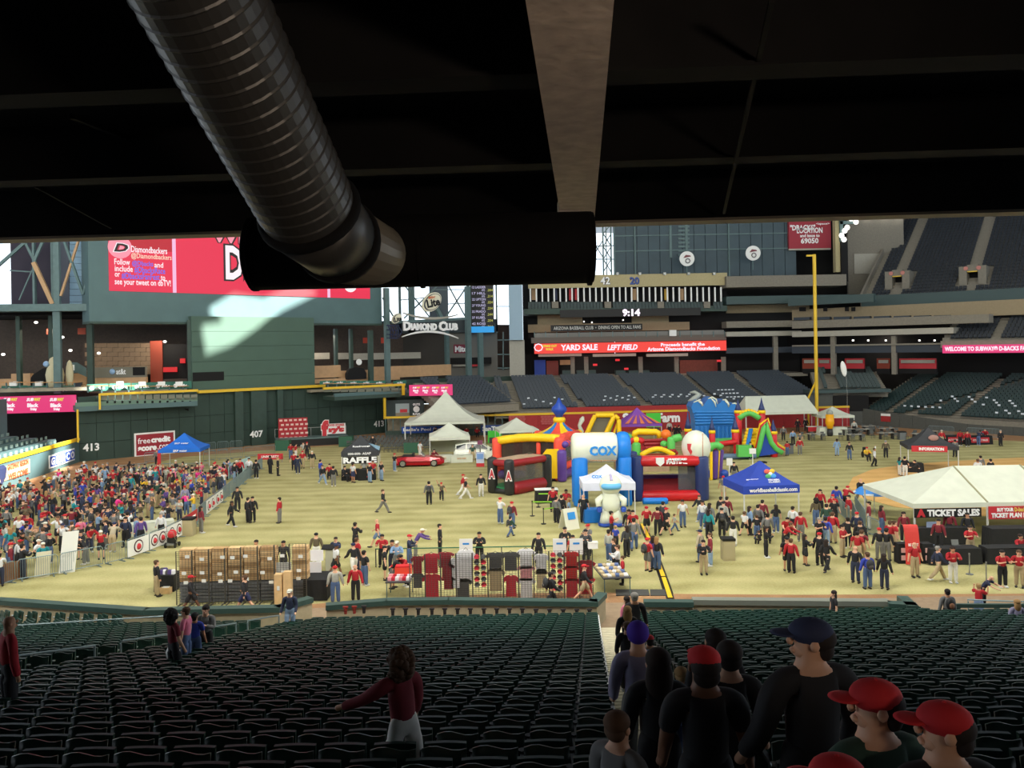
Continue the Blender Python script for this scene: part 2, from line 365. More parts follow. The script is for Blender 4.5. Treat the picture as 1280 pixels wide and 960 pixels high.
# front wall of the seats, green padded cap, gates
M_padcap = mat('green_wall_cap', (58, 82, 76), .5, noise=.08)
M_wallc = mat('wall_concrete_beige', (178, 166, 138), .85, noise=.1, scale=3, bump=.2)
M_capc = mat('cap_grey', (128, 132, 122), .6)
def front_wall(name, pix, capm, zt=1.12, capw=.42, caph=.2):
    pts = [G(x, y, zt) for x, y in pix]
    for i, (p, q) in enumerate(zip(pts, pts[1:])):
        pl = Plane(p, q); b = B(); b.pbox(pl, 0, pl.L, 0, zt-caph, -.3, 0); w_ = struct(name, b, M_wallc)
        b = B(); b.pbox(pl, -.03, pl.L+.03, zt-caph, zt, -.36, capw-.36); b.build('cap', capm, w_)
front_wall('wall_front_left', [(-180, 742), (0, 750), (180, 762.5), (349, 759)], M_padcap)
front_wall('wall_gate_left', [(349, 759), (390, 747)], M_padcap)
front_wall('wall_front_middle', [(408, 756.5), (483, 750.5), (560, 749.5), (746, 752)], M_padcap)
front_wall('wall_gate_middle', [(746, 752), (757, 741)], M_padcap)
front_wall('wall_front_right', [(806, 752), (866, 752.5)], M_padcap)
front_wall('wall_front_right', [(867, 749.5), (1112, 751.5)], M_capc)
front_wall('wall_front_right', [(1112, 754), (1146, 756)], M_padcap)
front_wall('wall_gate_right', [(1146, 757), (1133, 745)], M_padcap)
# gate rail on the right
gr = T('gate_rail', 'green steel gate rail beside the grey-jacketed person, at the right edge', 'railing', G(1235, 780, 0))
p, q = G(1190, 757, 1.15), G(1300, 757, 1.15)
b = B(); b.bar(p, q, .12, .14); b.build('top_rail', M_padcap, gr)
for x, w_ in ((1195, .22), (1246, .14), (1290, .14)):
    a = G(x, 757, 1.12); b = B(); b.bar((a.x, a.y, 0), a, w_); b.build('post', M_padcap, gr)
for z in (.2, .65):
    b = B(); b.bar((p.x, p.y-.05, z), (q.x, q.y-.05, z), .04); b.build('lower_rail', M_steel, gr)
# sloped hand rails
M_rail = mat('galvanised_rail', (128, 146, 150), .4, .4)
def hand_rail(label, pts, group):
    """pts: two ends (x, y) on the tier"""
    (x0, y0), (x1, y1) = pts
    r_ = T('hand_rail', label, 'railing', (x0, y0, max(tread(y0), .1)), group=group)
    z0, z1 = max(tread(y0), .1), max(tread(y1), .1)
    b = B(); b.tube([(x0, y0, z0), (x0, y0, z0+.85), (x0, y0+.06, z0+.9), (x1, y1, z1+.9)], .028, 6); b.build('top_rail', M_rail, r_)
    b = B(); b.tube([(x0, y0, z0+.42), (x1, y1, z1+.42)], .024, 6); b.build('middle_rail', M_rail, r_)
    b = B(); b.tube([(x1, y1, z1), (x1, y1, z1+.9)], .026, 6); b.build('post', M_rail, r_)
for k, (ya, yb) in enumerate(((14.2, 16.4), (17.6, 20.2), (21.2, 24.0), (24.8, 27.2), (28, 30.4))):
    hand_rail('steel middle hand rail of the corner stairs, '+('nearest', 'second nearest', 'third', 'fourth', 'farthest')[k]+' of five', ((aisle_l(ya), ya), (aisle_l(yb), yb)), 'hand rails of the corner stairs')
hand_rail('steel hand rail behind the left wall near the sideways seats', ((-17.5, 27.5), (-12.9, 31.6)), 'hand rails of the corner stairs')
hand_rail('steel hand rail by the lavender hooded person at the right gate', ((17.9, 31.7), (20.0, 30.0)), 'hand rails by the right gate')
# ------------------------------------------------------------------ stadium seats
M_seat = mat('seat_green_plastic', (30, 62, 52), .34, spec=.6)
M_seatdk = mat('seat_frame_dark', (20, 24, 24), .4, .3)
M_glint = mat('seat_glint_pale', (214, 220, 222), .25, .3)  # pale colour standing in for the highlight on each seat
def seat_parts():
    out = {}
    def bk(u, v):          # a moulded back with a waved top edge
        x = (u-.5)*.45; z = .36+v*(.40+.022*sin(u*2*pi)); y = .17-.07*v-.035*(1-(2*u-1)**2)*sin(pi*(.2+.7*v)); return (x, -y, z)
    b = B(); b.sheet(bk, 6, 3, (0, -.025, 0)); out['backrest'] = b
    b = B(); b.sheet(lambda u, v: ((u-.5)*.42, -.02+.05*v+.02*sin(pi*u), .36+.38*v), 4, 2, (0, .05, 0)); out['seat_pan'] = b
    b = B(); b.box((-.235, -.02, .57), (.045, .36, .035)); b.box((-.235, -.13, .34), (.035, .05, .5)); b.box((-.235, -.13, .03), (.06, .18, .05)); out['armrest'] = b
    b = B(); b.box((-.215, -.2, .60), (.085, .05, .028)); out['glint_chip'] = b  # small pale chip put in as the painted highlight of a seat
    b = B(); b.tube([(-.235, .17, .50), (-.235, .17, .6)], .045, 6); out['cup_holder'] = b
    return out
SM = {k: b.mesh(k, k in ('backrest',)) for k, b in seat_parts().items()}
SMAT = {'backrest': M_seat, 'seat_pan': M_seat, 'armrest': M_seatdk, 'glint_chip': M_glint, 'cup_holder': M_seatdk}
NUM = ['first', 'second', 'third', 'fourth', 'fifth', 'sixth', 'seventh', 'eighth', 'ninth', 'tenth', 'eleventh', 'twelfth', 'thirteenth', 'fourteenth', 'fifteenth', 'sixteenth', 'seventeenth', 'eighteenth', 'nineteenth', 'twentieth']
NUM += ['twenty-'+x for x in NUM[:9]]+['thirtieth']+['thirty-'+x for x in NUM[:9]]+['fortieth']
far_v, far_f, far_m = [], [], []
def seat_spots():
    for ri, D in enumerate(ROWS):
        xl, xr = -.66*D-.6, .66*D+.6; al, ar = aisle_l(D), aisle_r(D); z = tread(D)
        if D > 30.9: xl = max(xl, al+.6)
        k = 0; x = ar-.70-.27
        while x > max(xl, al+.55+.2): k += 1; yield ri, 'left', k, x, D, z; x -= .505
        k = 0; x = al-.55-.25
        while x > xl: k += 1; yield ri, 'corner', k, x, D, z; x -= .505
        k = 0; x = ar+.70+.27
        while x < min(xr, 15.6 if D > 30 else 99): k += 1; yield ri, 'right', k, x, D, z; x += .505
spots = [s for s in seat_spots() if s[4] > 7.0]
near = sorted(spots, key=lambda s: s[4])
near = [s for s in near if abs(s[3]) < .655*s[4]+.1]
NEAR = near[:300]; nearset = {(s[0], s[1], s[2]) for s in NEAR}
r0 = min(s[0] for s in NEAR)
for ri, side, k, x, D, z in NEAR:
    row = NUM[ri-r0]
    lab = 'dark green tip-up seat, %s %s the concrete stairs, %s row from the nearest' % (NUM[k-1], 'left of' if side == 'left' else 'right of', row)
    s = T('stadium_seat', lab, 'seat', (x, D, z), rnd.uniform(-.02, .02), 'tip-up stadium seats nearest the camera')
    for nm, me in SM.items():
        link(nm, me, SMAT[nm], s)
rest = [s for s in spots if (s[0], s[1], s[2]) not in nearset and abs(s[3]) < .70*s[4]+1]
def merge(name, items, label, cat, group=None, parts=SM, pm=SMAT):
    """items: matrices; one joined object of everything past the singles"""
    vs, fs, mi = [], [], []; mats = []
    src = []
    for nm, me in parts.items():
        m = pm[nm]
        if m not in mats: mats.append(m)
        src.append(([v.co.copy() for v in me.vertices], [tuple(p.vertices) for p in me.polygons], mats.index(m)))
    for M in items:
        for cv, cf_, i in src:
            k = len(vs); vs += [tuple(M@c) for c in cv]; fs += [tuple(a+k for a in f) for f in cf_]; mi += [i]*len(cf_)
    me = bpy.data.meshes.new(name); me.from_pydata(vs, [], fs)
    for m in mats: me.materials.append(m)
    me.polygons.foreach_set('material_index', mi)
    return tag(link(name, me), label, cat, group, 'stuff')
items = [Matrix.Translation((x, D, z))@Matrix.Rotation(rnd.uniform(-.02, .02), 4, 'Z') for ri, side, k, x, D, z in rest]
# the block turned towards the infield in the left corner
for r_ in range(5):
    for k in range(9):
        x = -20.8+r_*.5+k*.62; y = 32.6-.0*r_-r_*.95+k*(-.10)
        if y < 28.6 or x > -13.2 and y < 30: continue
        items.append(Matrix.Translation((x, y, max(tread(y), .12)+.08))@Matrix.Rotation(R(-38), 4, 'Z'))
merge('stadium_seats_beyond', items, 'rows of dark green tip-up seats down to the front wall', 'seats', 'tip-up stadium seats farther down')
M_plate = mat('row_plate_white', (236, 238, 238), .5)
plate = B(); plate.box((0, 0, 0), (.05, .2, .13)); plate = plate.mesh('row_plate')
for ri, D in enumerate(ROWS[2:31]):
    link('row_plate', plate, M_plate, None, (aisle_r(D)-.70-.03, D-.02, tread(D)+.64), None, label='white row plate left of the concrete stairs, %s from the camera' % NUM[ri], cat='plate', group='white row plates along the stairs')
# cup holders screwed to the front wall
for i, (x, y) in enumerate(((432, 763), (443, 762.5), (455, 762), (491, 765), (507, 765), (523, 765), (540, 765), (556, 765), (572, 765), (588, 765), (605, 765), (621, 765), (637, 765), (653, 765), (670, 766), (687, 766), (704, 766), (721, 766), (737, 766),
                            (818, 767), (835, 767), (852, 767), (869, 767), (886, 767), (906, 767))):
    p = at(x, y, 31.6); b = B(); b.tube([p+Vector((0, 0, -.14)), p+Vector((0, 0, .1))], [.06, .08], 6); b.box(p+Vector((0, 0, .13)), (.2, .1, .05))
    c = b.build('cup_holder', mat('cup_holder_dark', (46, 40, 40), .6) if i != 0 and i != 1 else mat('cup_red', (150, 50, 40), .6))
    tag(c, ('red' if i < 2 else 'dark')+' cup holder on the front wall, '+NUM[i]+' along it', 'cup holder', 'cup holders on the front wall')
# ================================================================== CENTRE FIELD: wall, video board, concourse
def PB(b, pl, x0, y0, x1, y1, o0, o1, o=None):
    s0, s1, z0, z1 = pl.rect(x0, y0, x1, y1, o1 if o is None else o); b.pbox(pl, s0, s1, z0, z1, o0, o1); return s0, s1, z0, z1
def pb(name, pl, x0, y0, x1, y1, o0, o1, m, parent=None, **k):
    b = B(); PB(b, pl, x0, y0, x1, y1, o0, o1); return b.build(name, m, parent, **k)
def st(name, pl, x0, y0, x1, y1, o0, o1, m, label=None):
    o = pb(name, pl, x0, y0, x1, y1, o0, o1, m); return tag(o, label, kind='structure')
def rect_of(pl, x0, y0, x1, y1, o=0):
    s0, s1, z0, z1 = pl.rect(x0, y0, x1, y1, o); return (s0+s1)/2, (z0+z1)/2, s1-s0, z1-z0
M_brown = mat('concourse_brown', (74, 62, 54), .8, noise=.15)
M_wood = mat('counter_wood', (190, 152, 112), .6, noise=.08, scale=2)
M_brick = mat('brick_tan', (140, 116, 92), .85, noise=.1)
M_orange = mat('rust_red_panel', (142, 56, 34), .7)
M_grn3 = mat('green_rail_panel', (44, 106, 90), .6)
M_navy = mat('navy_paint', (38, 46, 78), .6)
M_glow = mat('lamp_glow', (255, 250, 240), emit=2.2)
M_sgrey = mat('grey_plaster', (168, 164, 152), .8, noise=.05)
# wall of padded panels
wc = T('wall_center', 'dark green padded outfield wall with distance numbers', None, CFp.p(12, 0)); wc['kind'] = 'structure'
sA, zA = CFp.sz(98, 540); sB, _ = CFp.sz(484, 520); ztop = CFp.sz(300, 486.5)[1]
b = B(); b.pbox(CFp, sA, sB, 0, ztop, -.6, -.06); b.build('backing', M_dark, wc)
zz = [0, .28*ztop, .58*ztop, ztop]; ns = 22; padm = None
for i in range(ns):
    a, c = sA+(sB-sA)*i/ns, sA+(sB-sA)*(i+1)/ns
    for k in range(3):
        b = B(); b.pbox(CFp, a+.02, c-.02, zz[k]+.02, zz[k+1]-.02, -.06, .05 if k < 2 else .02); b.build('wall_pad', M_green3, wc)
for x0, x1 in ((292, 302), (312, 331), (345, 352)):
    s0, s1 = CFp.sz(x0, 520)[0], CFp.sz(x1, 520)[0]
    b = B(); b.pbox(CFp, s0, s1, 0, ztop-.3, .05, .55); b.build('pilaster', M_green, wc)
s0, s1 = CFp.sz(246, 487)[0], CFp.sz(404, 484)[0]
b = B(); b.pbox(CFp, s0, s1, ztop-.22, ztop+.1, -.1, .62); o = struct('trim_3', b, M_yellow); o['label'] = 'yellow home run line on the centre wall'
for t_, x, y, h in (('413', 115.5, 559.5, .82), ('407', 320.5, 542.5, .82), ('413', 476, 530, .82)):
    s_, z_ = CFp.sz(x, y, .6); ptext(t_, M_wtext, wc, CFp, s_, z_, .6 if t_ == '407' else .1, h=h, bold=.03, name='distance_number')
# sign on the wall
sc_, zc_, w_, h_ = rect_of(CFp, 168, 540, 219, 569.5, .2)
sg = T('wall_sign', 'red free credit score sign with white border on the green wall', 'sign', CFp.p(sc_, zc_-h_/2, .2))
b = B(); b.pbox(CFp, sc_-w_/2, sc_+w_/2, zc_-h_/2, zc_+h_/2, .06, .2); b.build('frame', M_white, sg)
b = B(); b.pbox(CFp, sc_-w_/2+.18, sc_+w_/2-.18, zc_-h_/2+.18, zc_+h_/2-.18, .2, .23); b.build('panel', mat('sign_maroon', (150, 30, 44), .6), sg)
ptext('free', M_wtext, sg, CFp, sc_-w_*.27, zc_+h_*.17, .24, w_*.3, h_*.24, bold=.01); ptext('credit', M_wtext, sg, CFp, sc_+w_*.14, zc_+h_*.18, .24, w_*.48, h_*.26, bold=.06)
ptext('score', M_wtext, sg, CFp, sc_-w_*.19, zc_-h_*.17, .24, w_*.46, h_*.2, bold=.06); ptext('.com', M_wtext, sg, CFp, sc_+w_*.22, zc_-h_*.16, .24, w_*.32, h_*.2, bold=.01)
# batter's eye
s0, s1, z0, z1 = CFp.rect(240, 396, 393, 487, -.5)
bt = T('wall_batters_eye', 'tall plain green wall panel under the video board', None, CFp.p((s0+s1)/2, z0, -.5)); bt['kind'] = 'structure'
nb = 5
for k in range(nb):
    za, zb = z0+(z1-z0)*k/nb, z0+(z1-z0)*(k+1)/nb
    b = B(); b.pbox(CFp, s0, s1, za+.015, zb-.015, -2.0, -.5-.01*(k % 2)); b.build('wall_panel', mat('batters_eye_green', (70, 94, 82), .7, noise=.05, scale=.5), bt)
b = B(); b.pbox(CFp, s0, s1, z0, z1, -2.3, -2.0); b.build('backing', M_dark, bt)
pb('slot_opening', CFp, 241, 465, 280, 476, -.52, -.46, M_dark, bt)
# video board
bd = T('video_board', 'huge green framed video board showing a red screen', 'scoreboard', pick(CFp, 293, 403, -1.5))
s0, s1, z0, z1 = CFp.rect(110, 180, 476, 403, -1.4)
b = B(); b.pbox(CFp, s0, s1, z0, z1, -4.5, -1.5); b.build('board', M_green2, bd)
b = B(); b.pbox(CFp, s0, s1, z0-.25, z0, -4.6, -1.45); b.build('bottom_trim', M_green, bd)
M_scr = mat('screen_red', (238, 40, 78), emit=.95); M_scr2 = mat('screen_dark_red', (196, 20, 44), emit=.95); M_scrw = mat('screen_white', (255, 238, 244), emit=1.05); M_scrb = mat('screen_blue', (70, 110, 240), emit=1.0); M_scrk = mat('screen_black', (30, 14, 24), emit=.3); M_scrp = mat('screen_pink', (255, 150, 170), emit=1); M_scrt = mat('screen_tan', (250, 214, 190), emit=1)
zb_ = CFp.sz(299, 368.5, -1.45)[1]; ss = lambda x: CFp.sz(x, 330, -1.4)[0]; zt_ = zb_+12.5
b = B(); b.pbox(CFp, ss(136), ss(462), zb_, zt_, -1.5, -1.42); b.build('screen', M_scr, bd)
zz = lambda x, y: CFp.sz(x, y, -1.4)[1]
b = B(); b.pbox(CFp, ss(150), ss(215.5), zz(200, 314), zt_, -1.42, -1.40); b.build('screen_header', M_scr2, bd)
for x in (217.8, 410.5):
    b = B(); b.pbox(CFp, ss(x)-.2, ss(x)+.2, zb_, zt_, -1.42, -1.395); b.build('screen_divider', mat('screen_lilac', (246, 190, 226), emit=1), bd)
def stx(t_, x0, y0, x1, y1, m, **k):
    s_, z_, w2, h2 = rect_of(CFp, x0, y0, x1, y1, -1.38); ptext(t_, m, bd, CFp, s_, z_, -1.39, w2, h2, bold=.012, **k)
stx('Diamondbackers', 164, 308.5, 209, 316.5, M_scrw); stx('@Diamondbackers', 164, 317, 214.5, 325.5, M_scrt)
stx('Follow', 143, 323.5, 162.5, 331, M_scrw); stx('@Dbacks', 165, 326, 191.5, 334, M_scrb); stx('and', 193, 328, 204, 334.5, M_scrw)
stx('include', 143.5, 332, 166, 339.5, M_scrw); stx('#DbacksRace', 168, 334, 206.5, 342.5, M_scrb)
stx('or', 143.5, 341, 150, 346, M_scrw); stx('#DbacksFanFest', 152, 341.5, 199.5, 350, M_scrb); stx('to', 201, 344.5, 206.5, 350.5, M_scrw)
stx('see your tweet on dbTV!', 143.5, 349, 213.5, 359, M_scrw)
sD, zD = CFp.sz(150, 309, -1.39); b = B(); b.tube([CFp.p(sD, zD, -1.44), CFp.p(sD, zD, -1.385)], 1.25, 24); b.build('round_badge', M_scrp, bd)
for dx, m, o_, w2 in ((0, M_scrw, -1.37, 1.75), (0, M_scrk, -1.36, 1.5), (-.06, M_scr, -1.35, .8)):
    ptext('D', m, bd, CFp, sD+.1, zD-.05, o_, w2, w2*.62, bold=.06 if w2 > 1 else -.02, shear=.25)
for t_, x0, y0, x1, y1 in (('WE', 264, 286, 312, 304), ('DB', 282, 308, 322, 350)):
    s_, z_, w2, h2 = rect_of(CFp, x0, y0, x1, y1, -1.39)
    ptext(t_, M_scrk, bd, CFp, s_, z_, -1.40, w2*1.12, h2*1.1, bold=.09); ptext(t_, M_scrw if t_ == 'DB' else M_scrp, bd, CFp, s_, z_, -1.38, w2, h2, bold=.03)
b = B(); s_, z_ = CFp.sz(438, 356, -1.39); b.tube([CFp.p(s_, z_, -1.42), CFp.p(s_, z_, -1.39)], 1.0, 20); b.build('round_badge', M_scrw, bd)
# ---- left: steel tower beside the board, on its deck beam
tw = T('steel_tower', 'steel frame of columns and cross braces left of the video board', 'tower', FRp.p(6, 10)); F = FRp
def fp(x, y, o=0): s_, z_ = F.sz(x, y, o); return F.p(s_, z_, o)
st('wall_tower_dark', F, 13, 240, 66, 384, -5, -4.6, mat('siding_plum', (44, 36, 52), .7), 'dark siding behind the steel tower')
st('wall_tower_mesh', F, 64, 240, 89, 384, -4.2, -3.8, mat('siding_grey', (84, 88, 100), .7))
sid = T('wall_siding', 'pale blue metal siding left of the video board', None, fp(97, 384, -3.4)); sid['kind'] = 'structure'
pb('backing', F, 86, 240, 109, 386, -3.8, -3.62, M_dark, sid)
M_side = mat('siding_blue', (140, 172, 196), .5)
for k in range(17):
    y = 385-k*8; pb('siding_plank', F, 87, y-7.5, 109, y, -3.6, -3.3, M_side, sid)
pb('deck_beam', F, -40, 380, 109, 389, -1.5, .6, M_steel, tw)
for x, wd in ((69.5, 9), (41, 2.6), (64.5, 3)):
    pb('column', F, x-wd/2, 240, x+wd/2, 492 if wd > 8 else 380, -.5, .1, M_steel, tw)
for (x0, y0), (x1, y1), wd, m in (((-2, 332), (36, 299), .3, M_steel), ((42, 328), (66, 380), .42, M_tan), ((30, 300), (44, 328), .25, M_steel), ((42, 328), (56, 296), .28, M_steel), ((76, 370), (99, 298), .22, M_tan), ((79, 298), (104, 368), .25, M_steel), ((104, 368), (110, 345), .2, M_steel), ((12, 338), (42, 340), .12, M_steel), ((24, 375), (40, 338), .12, M_steel)):
    b = B(); b.bar(fp(x0, y0), fp(x1, y1), wd); b.build('brace', m, tw)
# concourse below, seen through an opening between columns
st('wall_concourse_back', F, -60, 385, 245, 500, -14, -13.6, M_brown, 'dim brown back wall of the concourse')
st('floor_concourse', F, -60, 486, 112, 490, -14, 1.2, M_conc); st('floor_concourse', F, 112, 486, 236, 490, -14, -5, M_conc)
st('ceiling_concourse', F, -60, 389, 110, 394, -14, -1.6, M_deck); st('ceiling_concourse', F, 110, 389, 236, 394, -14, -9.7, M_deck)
for x, y0, y1, wd in ((22.5, 392, 486, 5), (63, 392, 486, 5), (112, 394, 486, 7), (237, 400, 486, 5)):
    o = pb('concourse_column', F, x-wd/2, y0, x+wd/2, y1, -4, -3.3, M_green); tag(o, 'slim green column in the left concourse, '+{22.5: 'nearest the frame edge', 63: 'behind the big steel column', 112: 'under the corner of the video board', 237: 'beside the tall plain green panel'}[x], 'column')
brk = T('brick_wall_block', 'tan brick wall of the concession, left of the rust red panel', 'wall', fp(150, 478, -9))
for k in range(7):
    for i in range(6):
        pb('brick', F, 106+i*14+(7 if k % 2 else 0), 429+k*5.6, 119.6+i*14+(7 if k % 2 else 0), 434.2+k*5.6, -9.6, -9, M_brick, brk)
pb('backing', F, 104, 428, 196, 470, -9.8, -9.5, M_brown, brk)
tag(pb('rust_panel', F, 188, 426, 203, 480, -10, -8.9, M_orange), 'rust red wall panel between brick wall and red stall', 'panel')
stl = T('concession_stall', 'small concession stall with a red lit sign in the left concourse', 'stall', fp(213, 482, -8))
pb('back', F, 203, 430, 236, 482, -9.6, -9.2, M_dark, stl); pb('red_sign', F, 204, 459, 221, 465, -9.1, -8.8, mat('sign_red_lit', (230, 24, 34), emit=.8), stl); pb('red_sign', F, 225, 448, 231, 454, -9.1, -8.8, mat('sign_red_lit', (230, 24, 34), emit=.8), stl); pb('counter', F, 204, 474, 234, 482, -8.9, -7.6, M_brown, stl)
cn = T('service_counter', 'grey counter front with pale globe logo and lettering in left concourse', 'counter', fp(146, 470, -6))
pb('front', F, 110, 459, 182, 472, -6.8, -6, mat('counter_grey', (120, 118, 104), .7), cn); pb('base', F, 110, 472, 183, 484, -6.8, -6.1, M_wood, cn); pb('screen', F, 166, 459, 181, 469, -6, -5.9, M_dark, cn)
s_, z_ = F.sz(140, 464.5, -5.8); b = B(); b.ell(F.p(s_, z_, -5.9), (.34, .2, .34), 12, 8); b.build('globe_logo', mat('globe_blue', (150, 182, 220), .4), cn, smooth=True)
s_, z_, w2, h2 = rect_of(F, 145, 461, 157, 468, -5.9); ptext('at&t', M_wtext, cn, F, s_, z_, -5.95, w2, h2)
for k, (x0, y0, x1, y1) in enumerate(((-20, 474, 14, 484), (14, 467, 38, 484), (82, 467, 108, 484))):
    tag(pb('wood_counter', F, x0, y0, x1, y1, -7, -6, M_wood), 'light wood concession counter in the left concourse, '+('at the frame edge', 'raised one beside the black arch', 'below the small stair rail')[k], 'counter')
ar = T('black_arch', 'black arched booth beside the beige statue in the left concourse', 'booth', fp(48, 484, -4))
s0, s1, z0, z1 = F.rect(38, 459, 60, 484, -4)
b = B(); b.prism([F.p(s0, z0, -4), F.p(s1, z0, -4), F.p(s1, z1, -4), F.p(s1-(s1-s0)*.3, z1-.15, -4), F.p(s0+.25, z0+(z1-z0)*.62, -4), F.p(s0, z0+(z1-z0)*.45, -4)], F.p(0, 0, -5)-F.p(0, 0, -4)); b.build('shell', M_dark, ar)
sg = T('display_statue', 'big plain beige display figure behind the steel column, beside a black booth', 'statue', fp(68, 484, -2.5))
s0, z0 = F.sz(63, 485, -2.5); c = F.p(s0+.5, z0, -2.5)
b = B(); b.lathe([(.75, 0), (.85, .6), (.95, 1.5), (.8, 2.2), (.5, 2.6), (.62, 2.9), (.5, 3.3), (.2, 3.5)], c, 14); b.build('figure', mat('statue_beige', (206, 196, 160), .7), sg, smooth=True)
b = B(); b.ell(c+Vector((-.95, 0, 2.7)), (.34, .34, .34)); b.build('ball', mat('globe_blue', (150, 182, 220), .4), sg, smooth=True)
b = B(); b.ell(c+Vector((1.6, 0.1, 1.6)), (.4, .4, 1.5)); b.build('arm', mat('statue_beige', (206, 196, 160), .7), sg, smooth=True)
sr = T('stair_rail', 'pale blue stair rail with a notice in the left concourse', 'railing', fp(95, 466, -5))
pb('panel', F, 83, 453, 96, 466, -5.1, -5, M_steel, sr); pb('notice', F, 86.5, 456, 93, 463, -5, -4.95, M_white, sr)
s0, z0 = F.sz(96, 453, -5); b = B(); b.prism([F.p(s0, z0, -5), F.p(s0+1, z0-.7, -5), F.p(s0+1, z0-1.7, -5), F.p(s0, z0-1.2, -5)], (0, .1, 0)); b.build('slope_panel', M_steel, sr)
for i, (x, y) in enumerate(((78, 421.5), (123.5, 441.5), (88, 438), (45, 403), (206, 427), (4, 443))):
    b = B(); s_, z_ = F.sz(x, y, -6); b.ell(F.p(s_, z_, -6), (.22, .22, .16), 8, 5)
    tag(b.build('ceiling_lamp', M_glow), 'small bright lamp in the left concourse, '+('above the beige figure', 'above the grey counter', 'between the two big columns', 'up by the deck beam', 'near the red stall', 'at the frame edge')[i], 'lamp', 'lamps of the left concourse')
for x in (63, 102): tag(pb('aisle_flag', F, x-5, 410, x+5, 418, -5, -4.9, M_orange), 'small rust red hanging sign in the left concourse, '+('behind steel column' if x < 70 else 'near the board corner'), 'sign')
# balcony with tables and the pink board
bl = T('balcony_left', 'green balcony with yellow rail and tables left of centre field', 'balcony', pick(CFp, 170, 510, 2)); Q = Plane(at(95, 500, 84), at(247, 492, 90.5))
pb('slab', Q, 94, 505, 247, 511, -3, .2, M_green2, bl); pb('fascia', Q, 94, 500, 247, 505, -.2, .1, mat('balcony_teal', (98, 126, 110), .6), bl)
s0, _ = Q.sz(125, 492); s1, _ = Q.sz(247, 489); _, zr = Q.sz(186, 490.5)
b = B(); b.pbox(Q, s0, s1, zr-.12, zr+.14, .1, .35); b.build('yellow_rail', M_yellow, bl)
pb('yellow_post', Q, 123.5, 492, 126, 512, .2, .4, M_yellow, bl); pb('yellow_post', Q, 96, 512, 98.5, 553, .2, .4, M_yellow, bl)
for k in range(13): pb('baluster_panel', Q, 126+k*9.4, 493, 134+k*9.4, 500, .05, .1, mat('mesh_grey', (118, 120, 106), .7), bl)
for k in range(12): pb('slot', Q, 133+k*9.4, 501, 135.5+k*9.4, 504, .1, .16, M_dark, bl)
for k in range(3):
    b = B(); p0 = pick(Q, 140+k*45, 511, -2.5); b.prism([p0, p0+Vector((0, 2.2, -2.2)), p0+Vector((0, 2.4, 0))], (.4, 0, 0)); b.build('bracket', M_dark, bl)
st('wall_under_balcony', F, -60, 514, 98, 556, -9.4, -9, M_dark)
M_tt = mat('table_wood', (190, 140, 84), .6)
for k in range(14):
    x = 8+k*17; t_ = T('balcony_table', 'small wooden table on the left balcony, %s along the rail' % NUM[k], 'table', fp(x, 489, .2), group='tables on the left balcony')
    c = fp(x, 486.5, .2) if x < 95 else pick(Q, x, 491, -1.2)
    b = B(); b.box(c+Vector((0, 0, .75)), (1.1, .6, .06)); b.build('top', M_tt, t_); b = B(); b.box(c+Vector((0, 0, .36)), (.12, .12, .72)); b.build('leg', M_steel, t_)
for k, x in enumerate((18, 50, 84, 122, 150, 178, 204, 226)):
    Z = F if x < 95 else Q; r_ = T('rail_panel', 'green rail panel with pale logo lettering on the left balcony, %s along' % NUM[k], 'panel', pick(Z, x, 488, -1.9), group='green rail panels of the left balcony')
    w2 = 16 if x < 95 else 13.5; y = 487 if x < 95 else 485-(x-120)*.03
    pb('panel', Z, x-w2, y-5, x+w2, y+4, -2, -1.9, M_grn3, r_); s_, z_ = Z.sz(x, y, -1.85)
    b = B(); b.tube([Z.p(s_-.55, z_, -1.92), Z.p(s_-.55, z_, -1.86)], .24, 10); b.build('logo_dot', M_white, r_); ptext('at&t', M_wtext, r_, Z, s_+.25, z_, -1.87, .9, .3)
for k, x in enumerate((16, 48, 150, 178, 202, 224)):
    Z = F if x < 95 else Q; tag(pb('menu_stand', Z, x-4.5, 477, x+4.5, 482.5, -2.2, -1.8, M_white), 'white menu board on the rail of left balcony, %s along' % NUM[k], 'board', 'white boards of the left balcony')
tag(pb('waste_bin', F, 93, 478, 101, 490, -1, -.4, mat('bin_navy', (46, 52, 62), .5)), 'dark bin at the inner end of the left balcony', 'bin')
ad = T('pink_board', 'long pink lit advertising board at the left frame edge', 'sign', fp(46, 517, .8)); M_pink = mat('pink_lit', (244, 56, 128), emit=.85)
s0, s1, z0, z1 = F.rect(-40, 495.5, 93.5, 516.5, .8); b = B(); b.pbox(F, s0, s1, z0, z1, .3, .8); b.build('panel', M_pink, ad)
M_lit = mat('lit_white', (255, 244, 250), emit=1); M_lity = mat('lit_yellow', (226, 222, 60), emit=1)
def subad(pl, par, x, y, sc, o):
    for t_, x0, y0, x1, y1, m in (('SUB', -10, -10.5, -1, -6.5, M_lit), ('WAY', -.5, -10.7, 8, -6.7, M_lity), ('Black', -9, -4, 5, 1, M_lit), ('Friday', -5, 1.6, 3, 6, M_lit)):
        s_, z_, w2, h2 = rect_of(pl, x+x0*sc, y+y0*sc, x+x1*sc, y+y1*sc, o); ptext(t_, m, par, pl, s_, z_, o, w2, h2, bold=.05, shear=.3 if y0 < -6 else 0)
for x in (14, 43, 72): subad(F, ad, x, 508, 1.0, .82)
